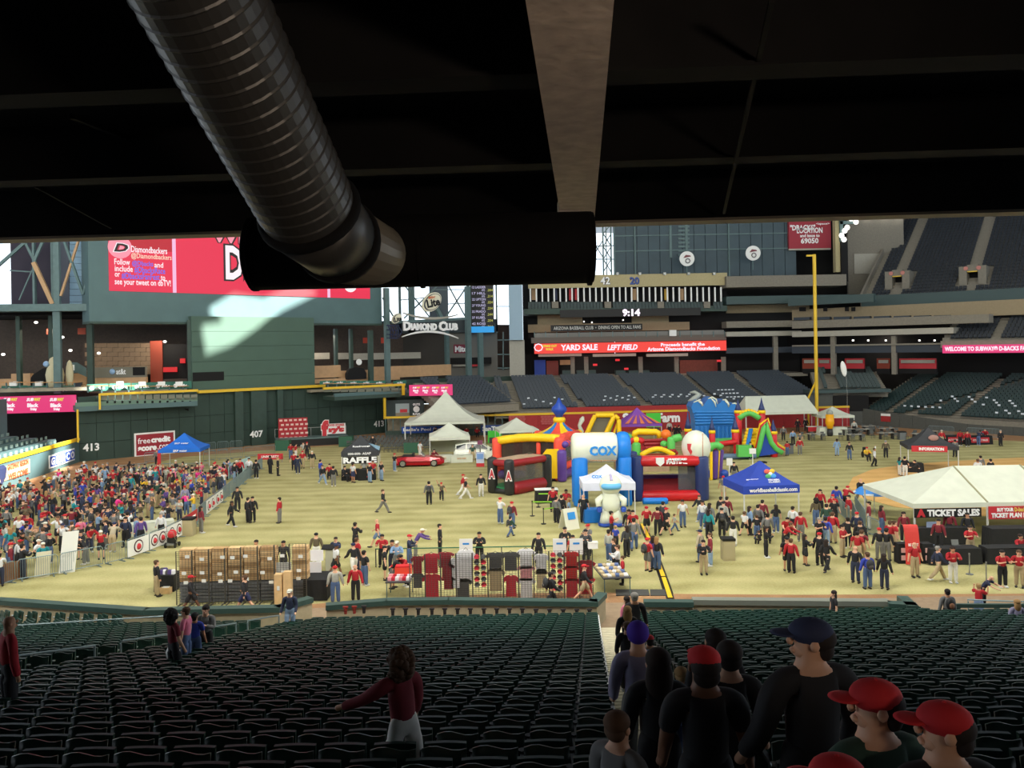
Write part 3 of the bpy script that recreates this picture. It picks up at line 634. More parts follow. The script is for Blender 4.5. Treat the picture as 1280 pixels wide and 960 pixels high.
# ---- right field wall on the left edge, its bleacher and boards
rw = T('wall_right_field', 'green right field wall with two advertising boards', None, RFp.p(5, 0)); rw['kind'] = 'structure'
s1 = RFp.sz(101, 565)[0]; zr = RFp.sz(50, 565)[1]
for i in range(8):
    a, c = -14+(s1+14)*i/8, -14+(s1+14)*(i+1)/8; b = B(); b.pbox(RFp, a+.01, c-.01, 0, zr, -.4, 0); b.build('wall_pad', M_green2, rw)
b = B(); b.pbox(RFp, -14, s1, zr, zr+.3, -.3, .08); b.build('yellow_line', M_yellow, rw)
def wallad(label, x0, y0, x1, y1, m):
    s0_, z0_ = RFp.sz(x0, y0); s1_, z1_ = RFp.sz(x1, y1); t_ = T('wall_advert', label, 'sign', RFp.p((s0_+s1_)/2, z0_, 0)); b = B(); b.pbox(RFp, s0_, s1_, z0_, z1_, 0, .06); b.build('panel', m, t_); return t_, s0_, s1_, z0_, z1_
t_, a, c, z0, z1 = wallad('white board with blue block letters on the right field wall', 61, 586, 92.5, 560, M_white)
M_blu = mat('letter_blue', (30, 74, 180), .6)
for k, ch in enumerate('GEICO'):
    b = B(); sa, sb = a+(c-a)*(.03+k*.195), a+(c-a)*(.03+k*.195+.175); b.pbox(RFp, sa, sb, z0+.15, z1-.15, .06, .09); b.build('letter_tile', M_blu, t_); ptext(ch, M_wtext, t_, RFp, (sa+sb)/2, (z0+z1)/2, .1, (sb-sa)*.78, (z1-z0)*.6, bold=.04)
t_, a, c, z0, z1 = wallad('tan board with red lettering on the right field wall at left edge', -10, 606, 36.5, 574, mat('board_tan', (226, 178, 128), .7))
ptext('GATEWAY REGION', mat('letter_brown', (150, 70, 44), .6), t_, RFp, a+(c-a)*.66, (z0+z1)/2+.45, .08, (c-a)*.58, .5, bold=.04); ptext('WELCOME', mat('letter_brown', (150, 70, 44), .6), t_, RFp, a+(c-a)*.66, (z0+z1)/2-.4, .08, (c-a)*.55, .55, bold=.04)
b = B(); s_ = a+(c-a)*.22; b.lathe([(.05, -.9), (.6, -.3), (.75, .5), (.3, .8)], RFp.p(s_, (z0+z1)/2, .05), 10, sx=.12); b.build('crest', M_navy, t_)
bl2 = T('right_bleacher', 'small bleacher of pale bench seats above right field wall', 'bleacher', RFp.p(4, zr, -2)); bl2['kind'] = 'structure'
for k in range(6):
    b = B(); b.pbox(RFp, -14, s1-1-k*2.2, zr-.6, zr+.1+.42*k, -1.2-.85*k, -.35-.85*k); b.build('step', M_green2, bl2)
    for j in range(26):
        s_ = -13+j*1.05
        if s_ > s1-2-k*2.2: continue
        b = B(); b.pbox(RFp, s_, s_+.42, zr+.22+.42*k, zr+.5+.42*k, -.9-.85*k, -.84-.85*k); b.build('bench_seat', mat('bleacher_seat', (118, 138, 134), .5), bl2)
b = B(); b.pbox(RFp, -14, s1, zr, zr+4.6, -7.6, -7.2); struct('wall_bleacher_back', b, M_green2)
# ---- right of the board: concourse, balcony, signs
C = CFp
st('wall_club_back', C, 388, 405, 640, 500, -13, -12.6, M_brown)
st('floor_club', C, 388, 483, 560, 486, -12.6, 1, M_conc)
for i, (x, wd, y0, o) in enumerate(((421, 3.4, 411, -4), (440, 3.4, 411, -4), (464.5, 5, 413, -1), (485, 5.5, 360, 0), (560, 4, 414, -5), (586.5, 5.5, 358, -1), (602, 5, 416, -1))):
    tag(pb('club_column', C, x-wd/2, y0, x+wd/2, 485 if i < 4 else 476, o-.5, o, M_steel if i > 2 else M_green), 'green steel column in the club concourse right of the board, '+NUM[i]+' along', 'column', 'columns of the club concourse')
for i, (x0, y0, x1, y1, o, m) in enumerate(((392, 457, 426, 472, -3, M_wood), (426, 463, 462, 473, -3, M_wood), (466, 457, 564, 471, -3.2, M_wood), (392, 441, 412, 449, -8, M_sgrey), (421, 441, 437, 449, -8, M_sgrey), (442, 441, 526, 449, -8, M_sgrey), (392, 472, 500, 477, -2, M_wood))):
    tag(pb('club_counter', C, x0, y0, x1, y1, o-.6, o, m), 'long %s in the club concourse, %s of seven' % ('wooden counter' if m is M_wood else 'grey half wall', NUM[i]), 'counter', 'counters of the club concourse')
for i, x in enumerate((457.5, 480)): tag(pb('club_flag', C, x-3.4, 422, x+3.4, 429, -6, -5.9, mat('flag_red', (176, 62, 40), .7)), 'red hanging sign in club concourse, '+('left' if i == 0 else 'right')+' of the tall steel column', 'sign')
ar = T('black_arch', 'black arch with oval sign on top in the club concourse', 'booth', pick(C, 446, 473, -1.5))
s0, s1, z0, z1 = C.rect(434, 459, 458, 474, -1.5); pp = [(s0, z0), (s1, z0), (s1, z0+.8), (s1-.4, z1-.2), ((s0+s1)/2, z1), (s0+.4, z1-.2), (s0, z0+.8)]
b = B(); b.prism([C.p(a, z, -1.5) for a, z in pp], C.n.to_3d()*-.6); b.build('shell', M_dark, ar)
s_, z_ = C.sz(449, 452.5, -1.5); b = B(); b.tube([C.p(s_, z_, -1.6), C.p(s_, z_, -1.5)], .42, 14); b.build('oval_sign', M_white, ar)
bl = T('balcony_right', 'green balcony with a yellow rail right of the tall green panel', 'balcony', pick(C, 450, 495, 1.5)); Q2 = Plane(at(400, 490, 98), at(512, 484, 106))
pb('slab', Q2, 418, 493.5, 512, 498, -3, .2, M_green, bl); pb('fascia', Q2, 418, 489.5, 511, 493.5, -.2, .1, M_green2, bl)
s0, _ = Q2.sz(403, 486); s1, _ = Q2.sz(505, 482); _, zr2 = Q2.sz(452, 483.2)
b = B(); b.pbox(Q2, s0, s1, zr2-.14, zr2+.14, .1, .35); b.build('yellow_rail', M_yellow, bl); pb('yellow_post', Q2, 503, 482, 506, 494, .2, .4, M_yellow, bl); pb('yellow_post', Q2, 480, 495, 482.5, 524, -.2, 0, M_yellow, bl)
for k in range(10): pb('baluster_panel', Q2, 405+k*10.5, 485, 414+k*10.5, 490, .05, .1, mat('mesh_grey', (118, 120, 106), .7), bl)
for k in range(9):
    x = 410+k*11; t_ = T('balcony_table', 'small wooden table on the right balcony, %s along the rail' % NUM[k], 'table', pick(Q2, x, 486, -1.2), group='tables on the right balcony'); c = pick(Q2, x, 486.5, -1.2)
    b = B(); b.box(c+Vector((0, 0, .72)), (1, .6, .06)); b.build('top', M_tt, t_); b = B(); b.box(c+Vector((0, 0, .35)), (.12, .12, .7)); b.build('leg', M_steel, t_)
for k, x in enumerate((408, 425, 442, 458, 474, 500)):
    r_ = T('rail_panel', 'green rail panel with pale logo on the right balcony, %s along' % NUM[k], 'panel', pick(Q2, x, 478, -2), group='green rail panels of the right balcony'); pb('panel', Q2, x-8, 476, x+8, 480.5, -2.2, -2.1, M_grn3, r_)
    s_, z_ = Q2.sz(x, 478.3, -2.05); ptext('at&t', M_wtext, r_, Q2, s_, z_, -2.07, .9, .3)
ad = T('pink_board', 'small pink lit advertising board above the big white peaked tent', 'sign', pick(Q2, 538, 495, .5)); FW = Plane((-30, 103), (0, 103))
s0, s1, z0, z1 = FW.rect(511.5, 481, 565.5, 494.5); b = B(); b.pbox(FW, s0, s1, z0, z1, -.4, 0); b.build('panel', M_pink, ad)
for x in (521, 533, 545, 556.5): subad(FW, ad, x, 489, .52, .03)
# Diamond Club lettering and oval signs
dc = T('club_sign', 'white cut-out club lettering between two arcs under an oval sign', 'sign', pick(C, 538, 412, 1)); o_ = 1.0
s_, z_, w2, h2 = rect_of(C, 504, 402, 513, 413, o_)
for t_, r_ in (('D', (504, 401.5, 513.5, 413.5)), ('IAMOND', (513.5, 404, 546, 413)), ('C', (548.5, 401.5, 557.5, 413.8)), ('LUB', (557.5, 404, 572, 413))):
    s_, z_, w2, h2 = rect_of(C, *r_, o_); ptext(t_, M_wtext, dc, C, s_, z_, o_, w2, h2, bold=.05, ext=.1, name='letter_row')
def arc(x0, y0, xm, ym, x1, y1, th, m, nm):
    b = B(); n_ = 12; up, dn = [], []
    for i in range(n_+1):
        t = i/n_; x = x0*(1-t)**2+2*t*(1-t)*(2*xm-(x0+x1)/2)+x1*t*t; y = y0*(1-t)**2+2*t*(1-t)*(2*ym-(y0+y1)/2)+y1*t*t
        k = th*(.35+.65*sin(pi*t)); s1_, z1_ = C.sz(x, y-k, o_); s2_, z2_ = C.sz(x, y+k, o_); up.append(C.p(s1_, z1_, o_)); dn.append(C.p(s2_, z2_, o_))
    for i in range(n_): b.prism([dn[i], dn[i+1], up[i+1], up[i]], C.n.to_3d()*.25)
    b.build(nm, m, dc)
arc(502, 421, 537, 414.5, 572, 423, 1.4, M_white, 'lower_arc'); arc(503, 391, 537, 398, 571, 393.5, 1.5, M_sgrey, 'upper_arc')
b = B(); b.bar(pick(C, 490, 403, .4), pick(C, 585, 398, .4), .35); b.build('support_beam', M_steel, dc)
def oval(par, x, y, rx, ry, t_, w2):
    s_, z_ = C.sz(x, y, 1.2); Dk = (C.p(s_, z_, 1.2)).y/1000
    for k, m, o2, q in ((1.0, mat('oval_cream', (232, 226, 200), .5), .9, 0), (.86, mat('oval_ring', (60, 66, 80), .5), 1.1, .06), (.8, mat('oval_cream', (232, 226, 200), .5), 1.14, .06)):
        b = B(); n_ = 26; P_ = [C.p(s_+1.35*k*rx*Dk*cos(2*pi*i/n_)-.25*k*ry*Dk*sin(2*pi*i/n_)*-1, z_+k*ry*Dk*sin(2*pi*i/n_)+.2*rx*Dk*k*cos(2*pi*i/n_), o2) for i in range(n_)]; b.prism(P_, C.n.to_3d()*.25); b.build('oval_plate', m, par)
    text(t_, M_ktext, par, C.p(s_, z_-.1, 1.45), Vector((C.e.x, C.e.y, .22)), Vector((0, 0, 1)), w2, None, bold=.04)
ov = T('beer_sign', 'large cream oval sign reading Lite, above the club lettering', 'sign', pick(C, 541, 390, 1)); oval(ov, 540.5, 377.5, 10.5, 12.2, 'Lite', 2.3)
b = B(); b.bar(pick(C, 545, 384, .7), pick(C, 552, 398, .7), .5); b.build('support', M_steel, ov)
text('Miller', mat('letter_orange', (206, 110, 60), .6), ov, pick(C, 540, 371.5, 1.5), Vector((C.e.x, C.e.y, .22)), (0, 0, 1), 1.2, None)
ov = T('beer_sign', 'small cream oval sign above the blue cage basket', 'sign', pick(C, 496, 400, 1)); oval(ov, 496.5, 398, 5, 6.3, 'Lite', 1.2)
b = B(); s_, z_ = C.sz(491, 415, 1)
for k in range(5): a_ = k*.36-.7; b.tube([C.p(s_+1.1*a_, z_+1.0, 1), C.p(s_+1.25*a_, z_, 1.8), C.p(s_+.9*a_, z_-.9, 1.3)], .08, 5)
for z2 in (.9, .3, -.3, -.8): b.tube([C.p(s_-1, z_+z2, 1), C.p(s_, z_+z2-.1, 1.9), C.p(s_+1, z_+z2, 1)], .07, 5)
b.build('cage_basket', M_navy, ov)
# window wall: open bays with trusses, daylight beyond
wt = T('window_1', 'tall window bays with steel trusses and daylight beyond', None, at(540, 420, 126)); wt['kind'] = 'structure'; WP = Plane((-30, 126), (30, 126))
def wp(x, y, o=0): s_, z_ = WP.sz(x, y, o); return WP.p(s_, z_, o)
for x, wd in ((499, 3), (512, 4.5), (516, 3), (585, 3.5), (592, 2.5), (620, 2)): pb('mullion', WP, x-wd/2, 280, x+wd/2, 416, -.3, .2, M_steel, wt)
pb('wide_column', WP, 536, 280, 559, 402, -1, 0, mat('column_slate', (62, 74, 84), .6), wt)
for a_, c_ in (((505, 356), (548, 410)), ((548, 356), (505, 398)), ((560, 356), (585, 402)), ((585, 356), (556, 398)), ((478, 372), (500, 410)), ((478, 395), (492, 412)), ((540, 362), (585, 362)), ((500, 375), (535, 372)), ((560, 380), (585, 379)), ((620, 383), (636, 383))):
    b = B(); b.bar(wp(*a_), wp(*c_), .22 if abs(a_[1]-c_[1]) > 10 else .14); b.build('truss_bar', M_steel, wt)
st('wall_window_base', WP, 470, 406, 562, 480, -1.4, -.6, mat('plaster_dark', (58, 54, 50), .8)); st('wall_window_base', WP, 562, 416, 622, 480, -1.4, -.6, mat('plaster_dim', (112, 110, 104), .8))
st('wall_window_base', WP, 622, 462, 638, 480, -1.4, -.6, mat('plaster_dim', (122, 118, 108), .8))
st('wall_window_band', WP, 474, 400, 622, 416, -.6, .2, mat('band_slate', (46, 58, 62), .6))
for a_, c_ in (((622, 425), (637, 425)), ((622, 443), (637, 443)), ((629, 415), (629, 463)), ((622, 460), (637, 460))):
    b = B(); b.bar(wp(*a_), wp(*c_), .2); b.build('mullion', M_steel, wt)
sw = st('wall_side_slab', WP, 636, 335, 653, 425, -1, 4, mat('slab_bluegrey', (150, 176, 194), .6)); st('wall_side_base', WP, 637, 425, 656, 475, -1, 3, M_sgrey)
pl_ = T('lineup_board', 'black player list board with blue strip beneath, by the window', 'scoreboard', wp(602, 416, 3)); pb('board', WP, 588, 350, 617, 408, 2, 3, M_ktext, pl_); pb('blue_strip', WP, 588.5, 408, 617.5, 415.5, 2, 3.1, mat('strip_blue_lit', (40, 160, 232), emit=.9), pl_)
M_litl = mat('lit_lilac', (206, 200, 240), emit=.7); M_lito = mat('lit_olive', (206, 206, 90), emit=.7)
for k, nm in enumerate(('LADDER', 'HILL', 'UPTON', 'YOUNG', 'PRADO', 'KUBEL', 'ROSS')):
    y = 357.5+k*7.6; s_, z_, w2, h2 = rect_of(WP, 590, y, 607, y+3, 3); ptext('%d %s' % (12+k*5, nm), M_litl, pl_, WP, s_, z_, 3.02, w2, h2)
    s_, z_, w2, h2 = rect_of(WP, 602, y+3.6, 606, y+6.6, 3); ptext('AVG', M_litl, pl_, WP, s_, z_, 3.02, w2, h2); s_, z_, w2, h2 = rect_of(WP, 609, y+3.6, 616, y+6.6, 3); ptext('.2%d4' % k, M_lito, pl_, WP, s_, z_, 3.02, w2, h2)
mb = T('club_banner', 'dark red arrow banner with white letters on grey wall', 'sign', wp(576, 442, 0)); pb('panel', WP, 567, 430.5, 588, 441.5, -.6, -.45, mat('banner_plum', (122, 26, 54), .6), mb)
s_, z_, w2, h2 = rect_of(WP, 568.5, 432.5, 585, 440, 0); ptext('Mitel', M_wtext, mb, WP, s_, z_, -.42, w2, h2, bold=.04)
aw = T('club_awning', 'dark awning with red strip under the arrow banner', 'awning', wp(588, 460, 0)); pb('canopy', WP, 563, 447, 614, 455, -.6, 1, M_dark, aw); pb('strip', WP, 566, 455.5, 582, 458, -.4, .6, M_sgrey, aw); pb('strip_red', WP, 582, 455.5, 598, 458, -.4, .6, M_red, aw)
b = B(); SL = Plane(at(535, 480, 112), at(640, 476, 121))
b.prism([SL.p(*SL.sz(496, 505)), SL.p(*SL.sz(560, 504)), SL.p(*SL.sz(644, 476)), SL.p(*SL.sz(644, 470)), SL.p(*SL.sz(496, 475))], SL.n.to_3d()*-.4); struct('wall_green_slope', b, M_green)
# ================================================================== LEFT FIELD AND THIRD BASE STANDS
LFp = Plane((-5, 124), (60, 124))
A_, B_ = at(1000, 440, 120), at(1300, 440, 99); TB = Plane((A_.x, A_.y), (B_.x, B_.y))
M_beige = mat('fascia_beige', (176, 164, 124), .8, noise=.06)
M_dbeige = mat('club_beige', (150, 134, 106), .8, noise=.06)
M_panel = mat('siding_slate', (58, 76, 84), .6, noise=.1, scale=.6)
M_farseat = mat('far_seat_navy', (44, 54, 64), .5)
M_farseat2 = mat('far_seat_green', (32, 54, 54), .5)
M_fconc = mat('far_concrete', (128, 122, 110), .85, noise=.1)
M_padred = mat('padding_red', (158, 38, 40), .7, noise=.08)
def lf(name, x0, y0, x1, y1, o0, o1, m, parent=None, pl=None, **k): return pb(name, pl or LFp, x0, y0, x1, y1, o0, o1, m, parent, **k)
def lst(name, x0, y0, x1, y1, o0, o1, m, pl=None): return st(name, pl or LFp, x0, y0, x1, y1, o0, o1, m)
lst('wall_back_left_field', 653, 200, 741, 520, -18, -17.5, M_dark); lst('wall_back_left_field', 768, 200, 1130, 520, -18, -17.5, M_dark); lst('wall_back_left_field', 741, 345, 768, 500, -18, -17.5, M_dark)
# beige fascia with retired numbers
fa = T('fascia_numbers', 'beige fascia board with two retired numbers over the slatted bar', 'sign', at(823, 358, 124)); lf('board', 660, 343, 909, 358.5, -.6, 0, M_beige, fa)
for t_, x, m, m2 in (('42', 756.5, M_wtext, mat('num_dark', (50, 50, 66), .6)), ('20', 793, mat('num_blue', (60, 84, 150), .6), mat('num_teal', (40, 40, 90), .6))):
    s_, z_, w2, h2 = rect_of(LFp, x-6, 346, x+6, 355.5, 0); ptext(t_, m2, fa, LFp, s_+.06, z_-.06, .02, w2, h2, bold=.06, name='number'); ptext(t_, m, fa, LFp, s_, z_, .05, w2, h2, bold=.02, name='number')
for x in (772, 800, 831, 861, 893): lf('lamp_bracket', x-1.5, 340.5, x+1.5, 343.5, -.3, .6, M_grey, fa)
# slatted bar level
sb = T('slat_bar', 'open club level with white upright slats above a row of green seats', 'railing', at(780, 392, 124))
lf('back', 655, 358, 909, 392, -5, -4.7, M_dark, sb); lf('floor_slab', 655, 384, 909, 391, -4.5, .6, M_green, sb)
for i in range(33):
    x = 663+i*7.45; lf('slat', x-.9, 359, x+.9, 377, -.3, -.1, M_white, sb)
for x, m in ((714, M_red), (721, M_red), (667, M_tan), (833, mat('poster_gold', (196, 156, 50), .6)), (852, M_tan), (793, M_tan), (694, M_navy)): lf('poster', x-2.5, 361, x+2.5, 375, -2, -1.9, m, sb)
for x in (694, 760, 826, 884): lf('seat_aisle', x-4, 377, x+4, 385, .2, .9, M_fconc, sb)
for r_ in range(2):
    for i in range(60):
        x = 662+i*4.05
        if any(abs(x-a) < 5 for a in (694, 760, 826, 884)): continue
        s_, z_ = LFp.sz(x, 379.5+r_*4.2); b = B(); b.pbox(LFp, s_-.22, s_+.22, z_-.3, z_+.25, .2+r_*.4, .3+r_*.4); b.build('seat_back', M_farseat2, sb)
# clock strip, club sign and ribbon board
ck = T('clock_board', 'black display strip with the glowing time 9:14', 'clock', at(788, 395, 124)); lf('board', 700, 386, 876, 395.5, .6, .9, M_ktext, ck)
s_, z_, w2, h2 = rect_of(LFp, 778, 386.2, 800, 395.4, .9); ptext('9:14', mat('clock_glow', (255, 238, 255), emit=1.6), ck, LFp, s_, z_, .95, w2, h2, bold=.04, name='digits')
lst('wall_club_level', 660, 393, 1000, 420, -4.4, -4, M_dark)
lst('wall_club_beige', 672, 393, 728, 409, -4, -3.6, M_dbeige); lst('wall_club_beige', 790, 395, 836, 409, -4, -3.6, M_dbeige); lst('wall_club_beige', 660, 404, 862, 414, -3.4, -3, M_dbeige)
for i, (x, y) in enumerate(((730, 402), (740, 403), (779, 400))): tag(lf('club_lamp', x-.8, y-.8, x+.8, y+.8, -3, -2.8, M_glow), 'tiny bright lamp under the clock strip, '+NUM[i], 'lamp')
cs = T('dining_sign', 'black dining sign with small white capital letters', 'sign', at(746, 413, 123)); lf('board', 688.5, 405.5, 803, 413.5, -.3, .2, M_ktext, cs)
s_, z_, w2, h2 = rect_of(LFp, 692, 407.4, 801, 411.6, .2); ptext('ARIZONA BASEBALL CLUB  \u2022  DINING OPEN TO ALL FANS', mat('lettering_grey', (200, 200, 196), .6), cs, LFp, s_, z_, .25, w2, h2, bold=.01)
cr = T('club_rail', 'grey glass and steel rail of the dining terrace above red ribbon board', 'railing', at(780, 427, 124)); lf('glass_band', 668, 414.5, 905, 420, -.4, -.3, mat('rail_glass_dim', (100, 98, 92), .3), cr); lf('kick_band', 664, 420, 908, 427, -.5, -.2, mat('rail_band', (92, 86, 78), .6), cr)
for i in range(18): lf('post', 668+i*14-.5, 414, 668+i*14+.5, 421, -.3, -.15, M_steel, cr)
lf('white_box', 837, 412.5, 845.5, 420, -.2, .3, M_white, cr)
M_led = mat('led_orange_red', (250, 66, 56), emit=.95); M_ledw = mat('led_white', (255, 226, 240), emit=1.15)
rb = T('ribbon_board', 'long orange red lit ribbon board announcing the sale in left field', 'sign', at(788, 441, 124)); lf('panel', 668, 427.6, 908, 440.2, -.2, .25, M_led, rb)
for t_, x0, y0, x1, y1, sh in (('STRIKE OUT', 678, 431, 696, 434, 0), ('WALK', 682, 435, 692, 438, 0), ('YARD SALE', 701, 430.4, 747, 438, 0), ('LEFT FIELD', 759, 430.6, 797, 437.6, .25), ('Proceeds benefit the', 826, 428.4, 881, 432.7, 0), ('Arizona Diamondbacks Foundation', 809, 433.4, 900, 438.2, 0)):
    s_, z_, w2, h2 = rect_of(LFp, x0, y0, x1, y1, .25); ptext(t_, M_ledw if sh is not None and x0 > 700 else M_lity, rb, LFp, s_, z_, .28, w2, h2, bold=.04, shear=sh)
s_, z_ = LFp.sz(673, 434.4); b = B(); b.tube([LFp.p(s_+.62*cos(i*pi/4), z_+.55*sin(i*pi/4), .3) for i in range(8)], .09, 5, closed=True); b.build('logo_ring', M_ledw, rb)
for i, (x0, x1) in enumerate(((673, 727), (741, 795), (808, 860))): tag(lf('white_banner', x0, 442, x1, 445.5, -.6, -.4, M_sgrey), 'narrow white banner under the red ribbon board, %s from the window' % NUM[i], 'banner')
# concourse under the ribbon
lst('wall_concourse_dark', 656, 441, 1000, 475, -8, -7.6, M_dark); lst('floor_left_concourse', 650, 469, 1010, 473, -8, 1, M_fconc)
for i, (x0, y0, x1, y1, m, nm, lb) in enumerate(((668, 450, 682, 470, mat('poster_blue', (40, 76, 176), .6), 'blue_booth', 'bright blue panel at the left end of the concession row'), (683, 451, 698, 469, mat('poster_rust', (120, 40, 30), .6), 'rust_panel', 'dark rust panel beside the bright blue one'), (700, 450, 713, 456, M_tan, 'tan_panel', 'small tan panel above the dark concession opening'), (850, 450, 897, 470, mat('far_brick', (120, 62, 52), .8, noise=.15), 'brick_booth', 'brick coloured concession wall under right end of the red ribbon'))):
    tag(lf(nm, x0, y0, x1, y1, -6, -5.6, m), lb, 'panel')
for i, x in enumerate((716, 733, 801, 846, 905)): tag(lf('concourse_pillar', x-2.5, 446, x+2.5, 471, -3, -2.4, M_fconc), 'grey concourse pillar under the red ribbon board, %s from the window' % NUM[i], 'pillar')
for i, (x0, x1) in enumerate(((703, 716), (721, 745), (770, 782), (786, 812))): tag(lf('concession_cart', x0, 463, x1, 471, -4, -2.5, mat('cart_green', (44, 62, 60), .6)), 'dark green concession cart on the left concourse, %s from blue panel' % NUM[i], 'cart')
for i, (x, y) in enumerate(((772, 450), (899, 451), (783, 461), (744, 456))): tag(lf('exit_sign', x-2.6, y-1.2, x+2.6, y+1.2, -2.5, -2.3, mat('exit_red', (240, 40, 50), emit=.9)), 'small red lit sign in the left concourse, %s of four' % NUM[i], 'sign')
# slate siding above with round emblems, window shaft and red banner
sl = T('wall_slate_siding', 'tall slate siding of ribbed metal panels behind left field', None, at(870, 345, 128)); sl['kind'] = 'structure'
SP = Plane((0, 129), (60, 129))
for i in range(16): pb('siding_panel', SP, 768+i*14.2, 240, 781.6+i*14.2, 345, -.3, -.06*(i % 2), M_panel, sl)
for y in (293, 312): pb('girt', SP, 768, y-.7, 996, y+.7, 0, .15, M_steel, sl)
for x in (793.5, 911): pb('downpipe', SP, x-.8, 240, x+.8, 345, 0, .3, M_steel, sl)
for x in (838, 858): pb('vent_strip', SP, x-1.5, 240, x+1.5, 322, 0, .2, M_steel, sl)
for k in range(9): pb('vent_louvre', SP, 848, 282+k*5, 862, 284.4+k*5, 0, .12, M_steel, sl)
for k, (x, y, lb) in enumerate(((858.5, 323.5, 'round white emblem disc on a pole above the beige fascia'), (941, 316.5, 'round white emblem disc on a pole, right of the downpipe'))):
    e_ = T('emblem_disc', lb, 'sign', at(x, y+14, 126)); c = at(x, y, 126); b = B(); b.tube([c, c+Vector((0, -.2, 0))], 1.17, 24); b.build('disc', M_white, e_)
    b = B(); b.tube([c+Vector((.35*cos(i*pi/4)+.1, -.28, .35*sin(i*pi/4)-.35)) for i in range(8)], .09, 5, closed=True); b.build('ring_mark', mat('mark_grey', (110, 106, 110), .6), e_)
    b = B(); b.prism([c+Vector((a, -.22, d)) for a, d in ((-.6, .1), (-.2, .6), (.5, .5), (.6, .3), (-.1, .2))], (0, -.05, 0)); b.build('wing_mark', mat('mark_red', (120, 60, 66), .6), e_)
    b = B(); b.bar(c+Vector((0, .1, -1.1)), c+Vector((0, .1, -2.6)), .12); b.build('pole', M_steel, e_)
w2_ = T('window_2', 'narrow tall window shaft with steel lattice left of slate siding', None, at(754, 343, 127)); w2_['kind'] = 'structure'
for x, wd in ((754, 1.6), (764, 1.6), (768, 1.6), (758, 1)): pb('mullion', SP, x-wd/2, 270, x+wd/2, 344, -.2, .2, M_steel, w2_)
for a_, c_ in (((740, 322), (754, 300)), ((740, 300), (754, 322)), ((754, 340), (764, 324)), ((754, 324), (764, 308)), ((764, 340), (754, 324)), ((764, 324), (754, 308)), ((754, 308), (764, 292)), ((764, 308), (754, 292)), ((754, 292), (764, 280)), ((740, 324), (768, 324)), ((740, 308), (768, 307))):
    b = B(); b.bar(pick(SP, *a_), pick(SP, *c_), .16); b.build('lattice_bar', M_steel, w2_)
rbn = T('text_banner', 'tall red banner with white lettering about a text number, upper right', 'banner', at(1012, 312, 127)); pb('cloth', SP, 986, 262, 1038.5, 311, .1, .7, mat('banner_wine', (156, 44, 58), .7), rbn); pb('hem_bar', SP, 986, 310.5, 1038.5, 312.5, .45, .75, M_sgrey, rbn)
for t_, x0, y0, x1, y1 in (('issues by texting', 994, 272, 1032, 276), ('"DBACKS"', 987.5, 281, 1019, 288), ('<space>', 1020, 278.5, 1037, 281.5), ('LOCATION', 996, 284.5, 1028, 291.5), ('and issue to', 1000, 292.5, 1024.5, 296.5), ('69050', 1001, 297.5, 1023, 304.5)):
    s_, z_, a, c = rect_of(SP, x0, y0, x1, y1, .7); ptext(t_, M_wtext, rbn, SP, s_, z_, .74, a, c, bold=.03)
# right end of the siding: lamps and plaster bays
lst('wall_plaster_bay', 1040, 240, 1130, 262, -7, -6.6, M_panel); lst('wall_plaster_bay', 1060, 262, 1130, 380, -7, -6.5, M_fconc)
tag(lf('plaster_column', 1044, 240, 1050, 340, -2, -1, M_beige), 'pale column right of the red text banner', 'column'); tag(lf('dark_column', 1052, 300, 1060, 352, -2, -.5, M_dark), 'dark column under the floodlight cluster', 'column')
fl = T('floodlight_cluster', 'cluster of glowing floodlights right of the red text banner', 'lamp', at(1058, 300, 124)); lf('frame', 1050, 266, 1054, 302, -1, -.6, M_steel, fl); lf('frame', 1050, 276, 1072, 280, -1, -.6, M_steel, fl)
for x, y in ((1071, 277), (1060, 284), (1057, 288), (1053, 294), (1056, 299), (1065, 273)): b = B(); s_, z_ = LFp.sz(x, y); b.ell(LFp.p(s_, z_, -.3), (.42, .3, .42), 10, 6); b.build('lamp_head', M_glow, fl)
for i, x in enumerate((1087, 1108, 1126)): tag(lf('roof_lamp', x-6, 267, x+6, 273, -6, -5.6, M_glow), 'bright rectangular lamp under the roof edge, %s from the floodlights' % NUM[i], 'lamp')
lst('wall_plaster_panel', 1068, 317, 1104, 342, -6.4, -6.2, M_sgrey)
# suite level ledges
for nm, x0, y0, x1, y1, o0, o1, m in (('ledge', 908, 344, 1058, 358, -3, 1, M_fconc), ('rail', 908, 369, 1090, 379, -2, .6, mat('ledge_green', (58, 78, 78), .6)), ('suite_wall', 908, 379, 1012, 402, -5, -4.6, M_dbeige), ('ledge', 908, 401, 1010, 409, -2, .8, M_fconc), ('soffit', 908, 414, 1002, 420, -4, .4, M_sgrey), ('dark_band', 908, 434, 1010, 441, -1, -.5, mat('band_navy', (36, 46, 58), .5))): lst('trim_'+nm, x0, y0, x1, y1, o0, o1, m)
for nm, x0, y0, x1, y1, o0, o1, m in (('rail', 985, 370, 1092, 380, -.4, .4, mat('ledge_green', (58, 78, 78), .6)), ('suite_wall', 990, 380, 1300, 398, -4.5, -4, M_dbeige), ('ledge', 990, 397, 1236, 407, -1.5, .8, M_fconc), ('soffit', 990, 412, 1192, 419, -4, .2, M_sgrey), ('dark_band', 990, 430, 1180, 441, -1, -.5, mat('band_navy', (36, 46, 58), .5)), ('rim', 990, 430, 1180, 432, -.5, -.2, M_fconc)): lst('trim_'+nm, x0, y0, x1, y1, o0, o1, m, TB)
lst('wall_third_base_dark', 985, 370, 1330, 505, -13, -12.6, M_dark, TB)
for i in range(5): tag(lf('cafe_umbrella', 912+i*30, 372-(i % 2), 934+i*30, 375, -1, .4, M_dark), 'closed dark canopy on the suite terrace, %s from the slatted bar' % NUM[i], 'canopy')
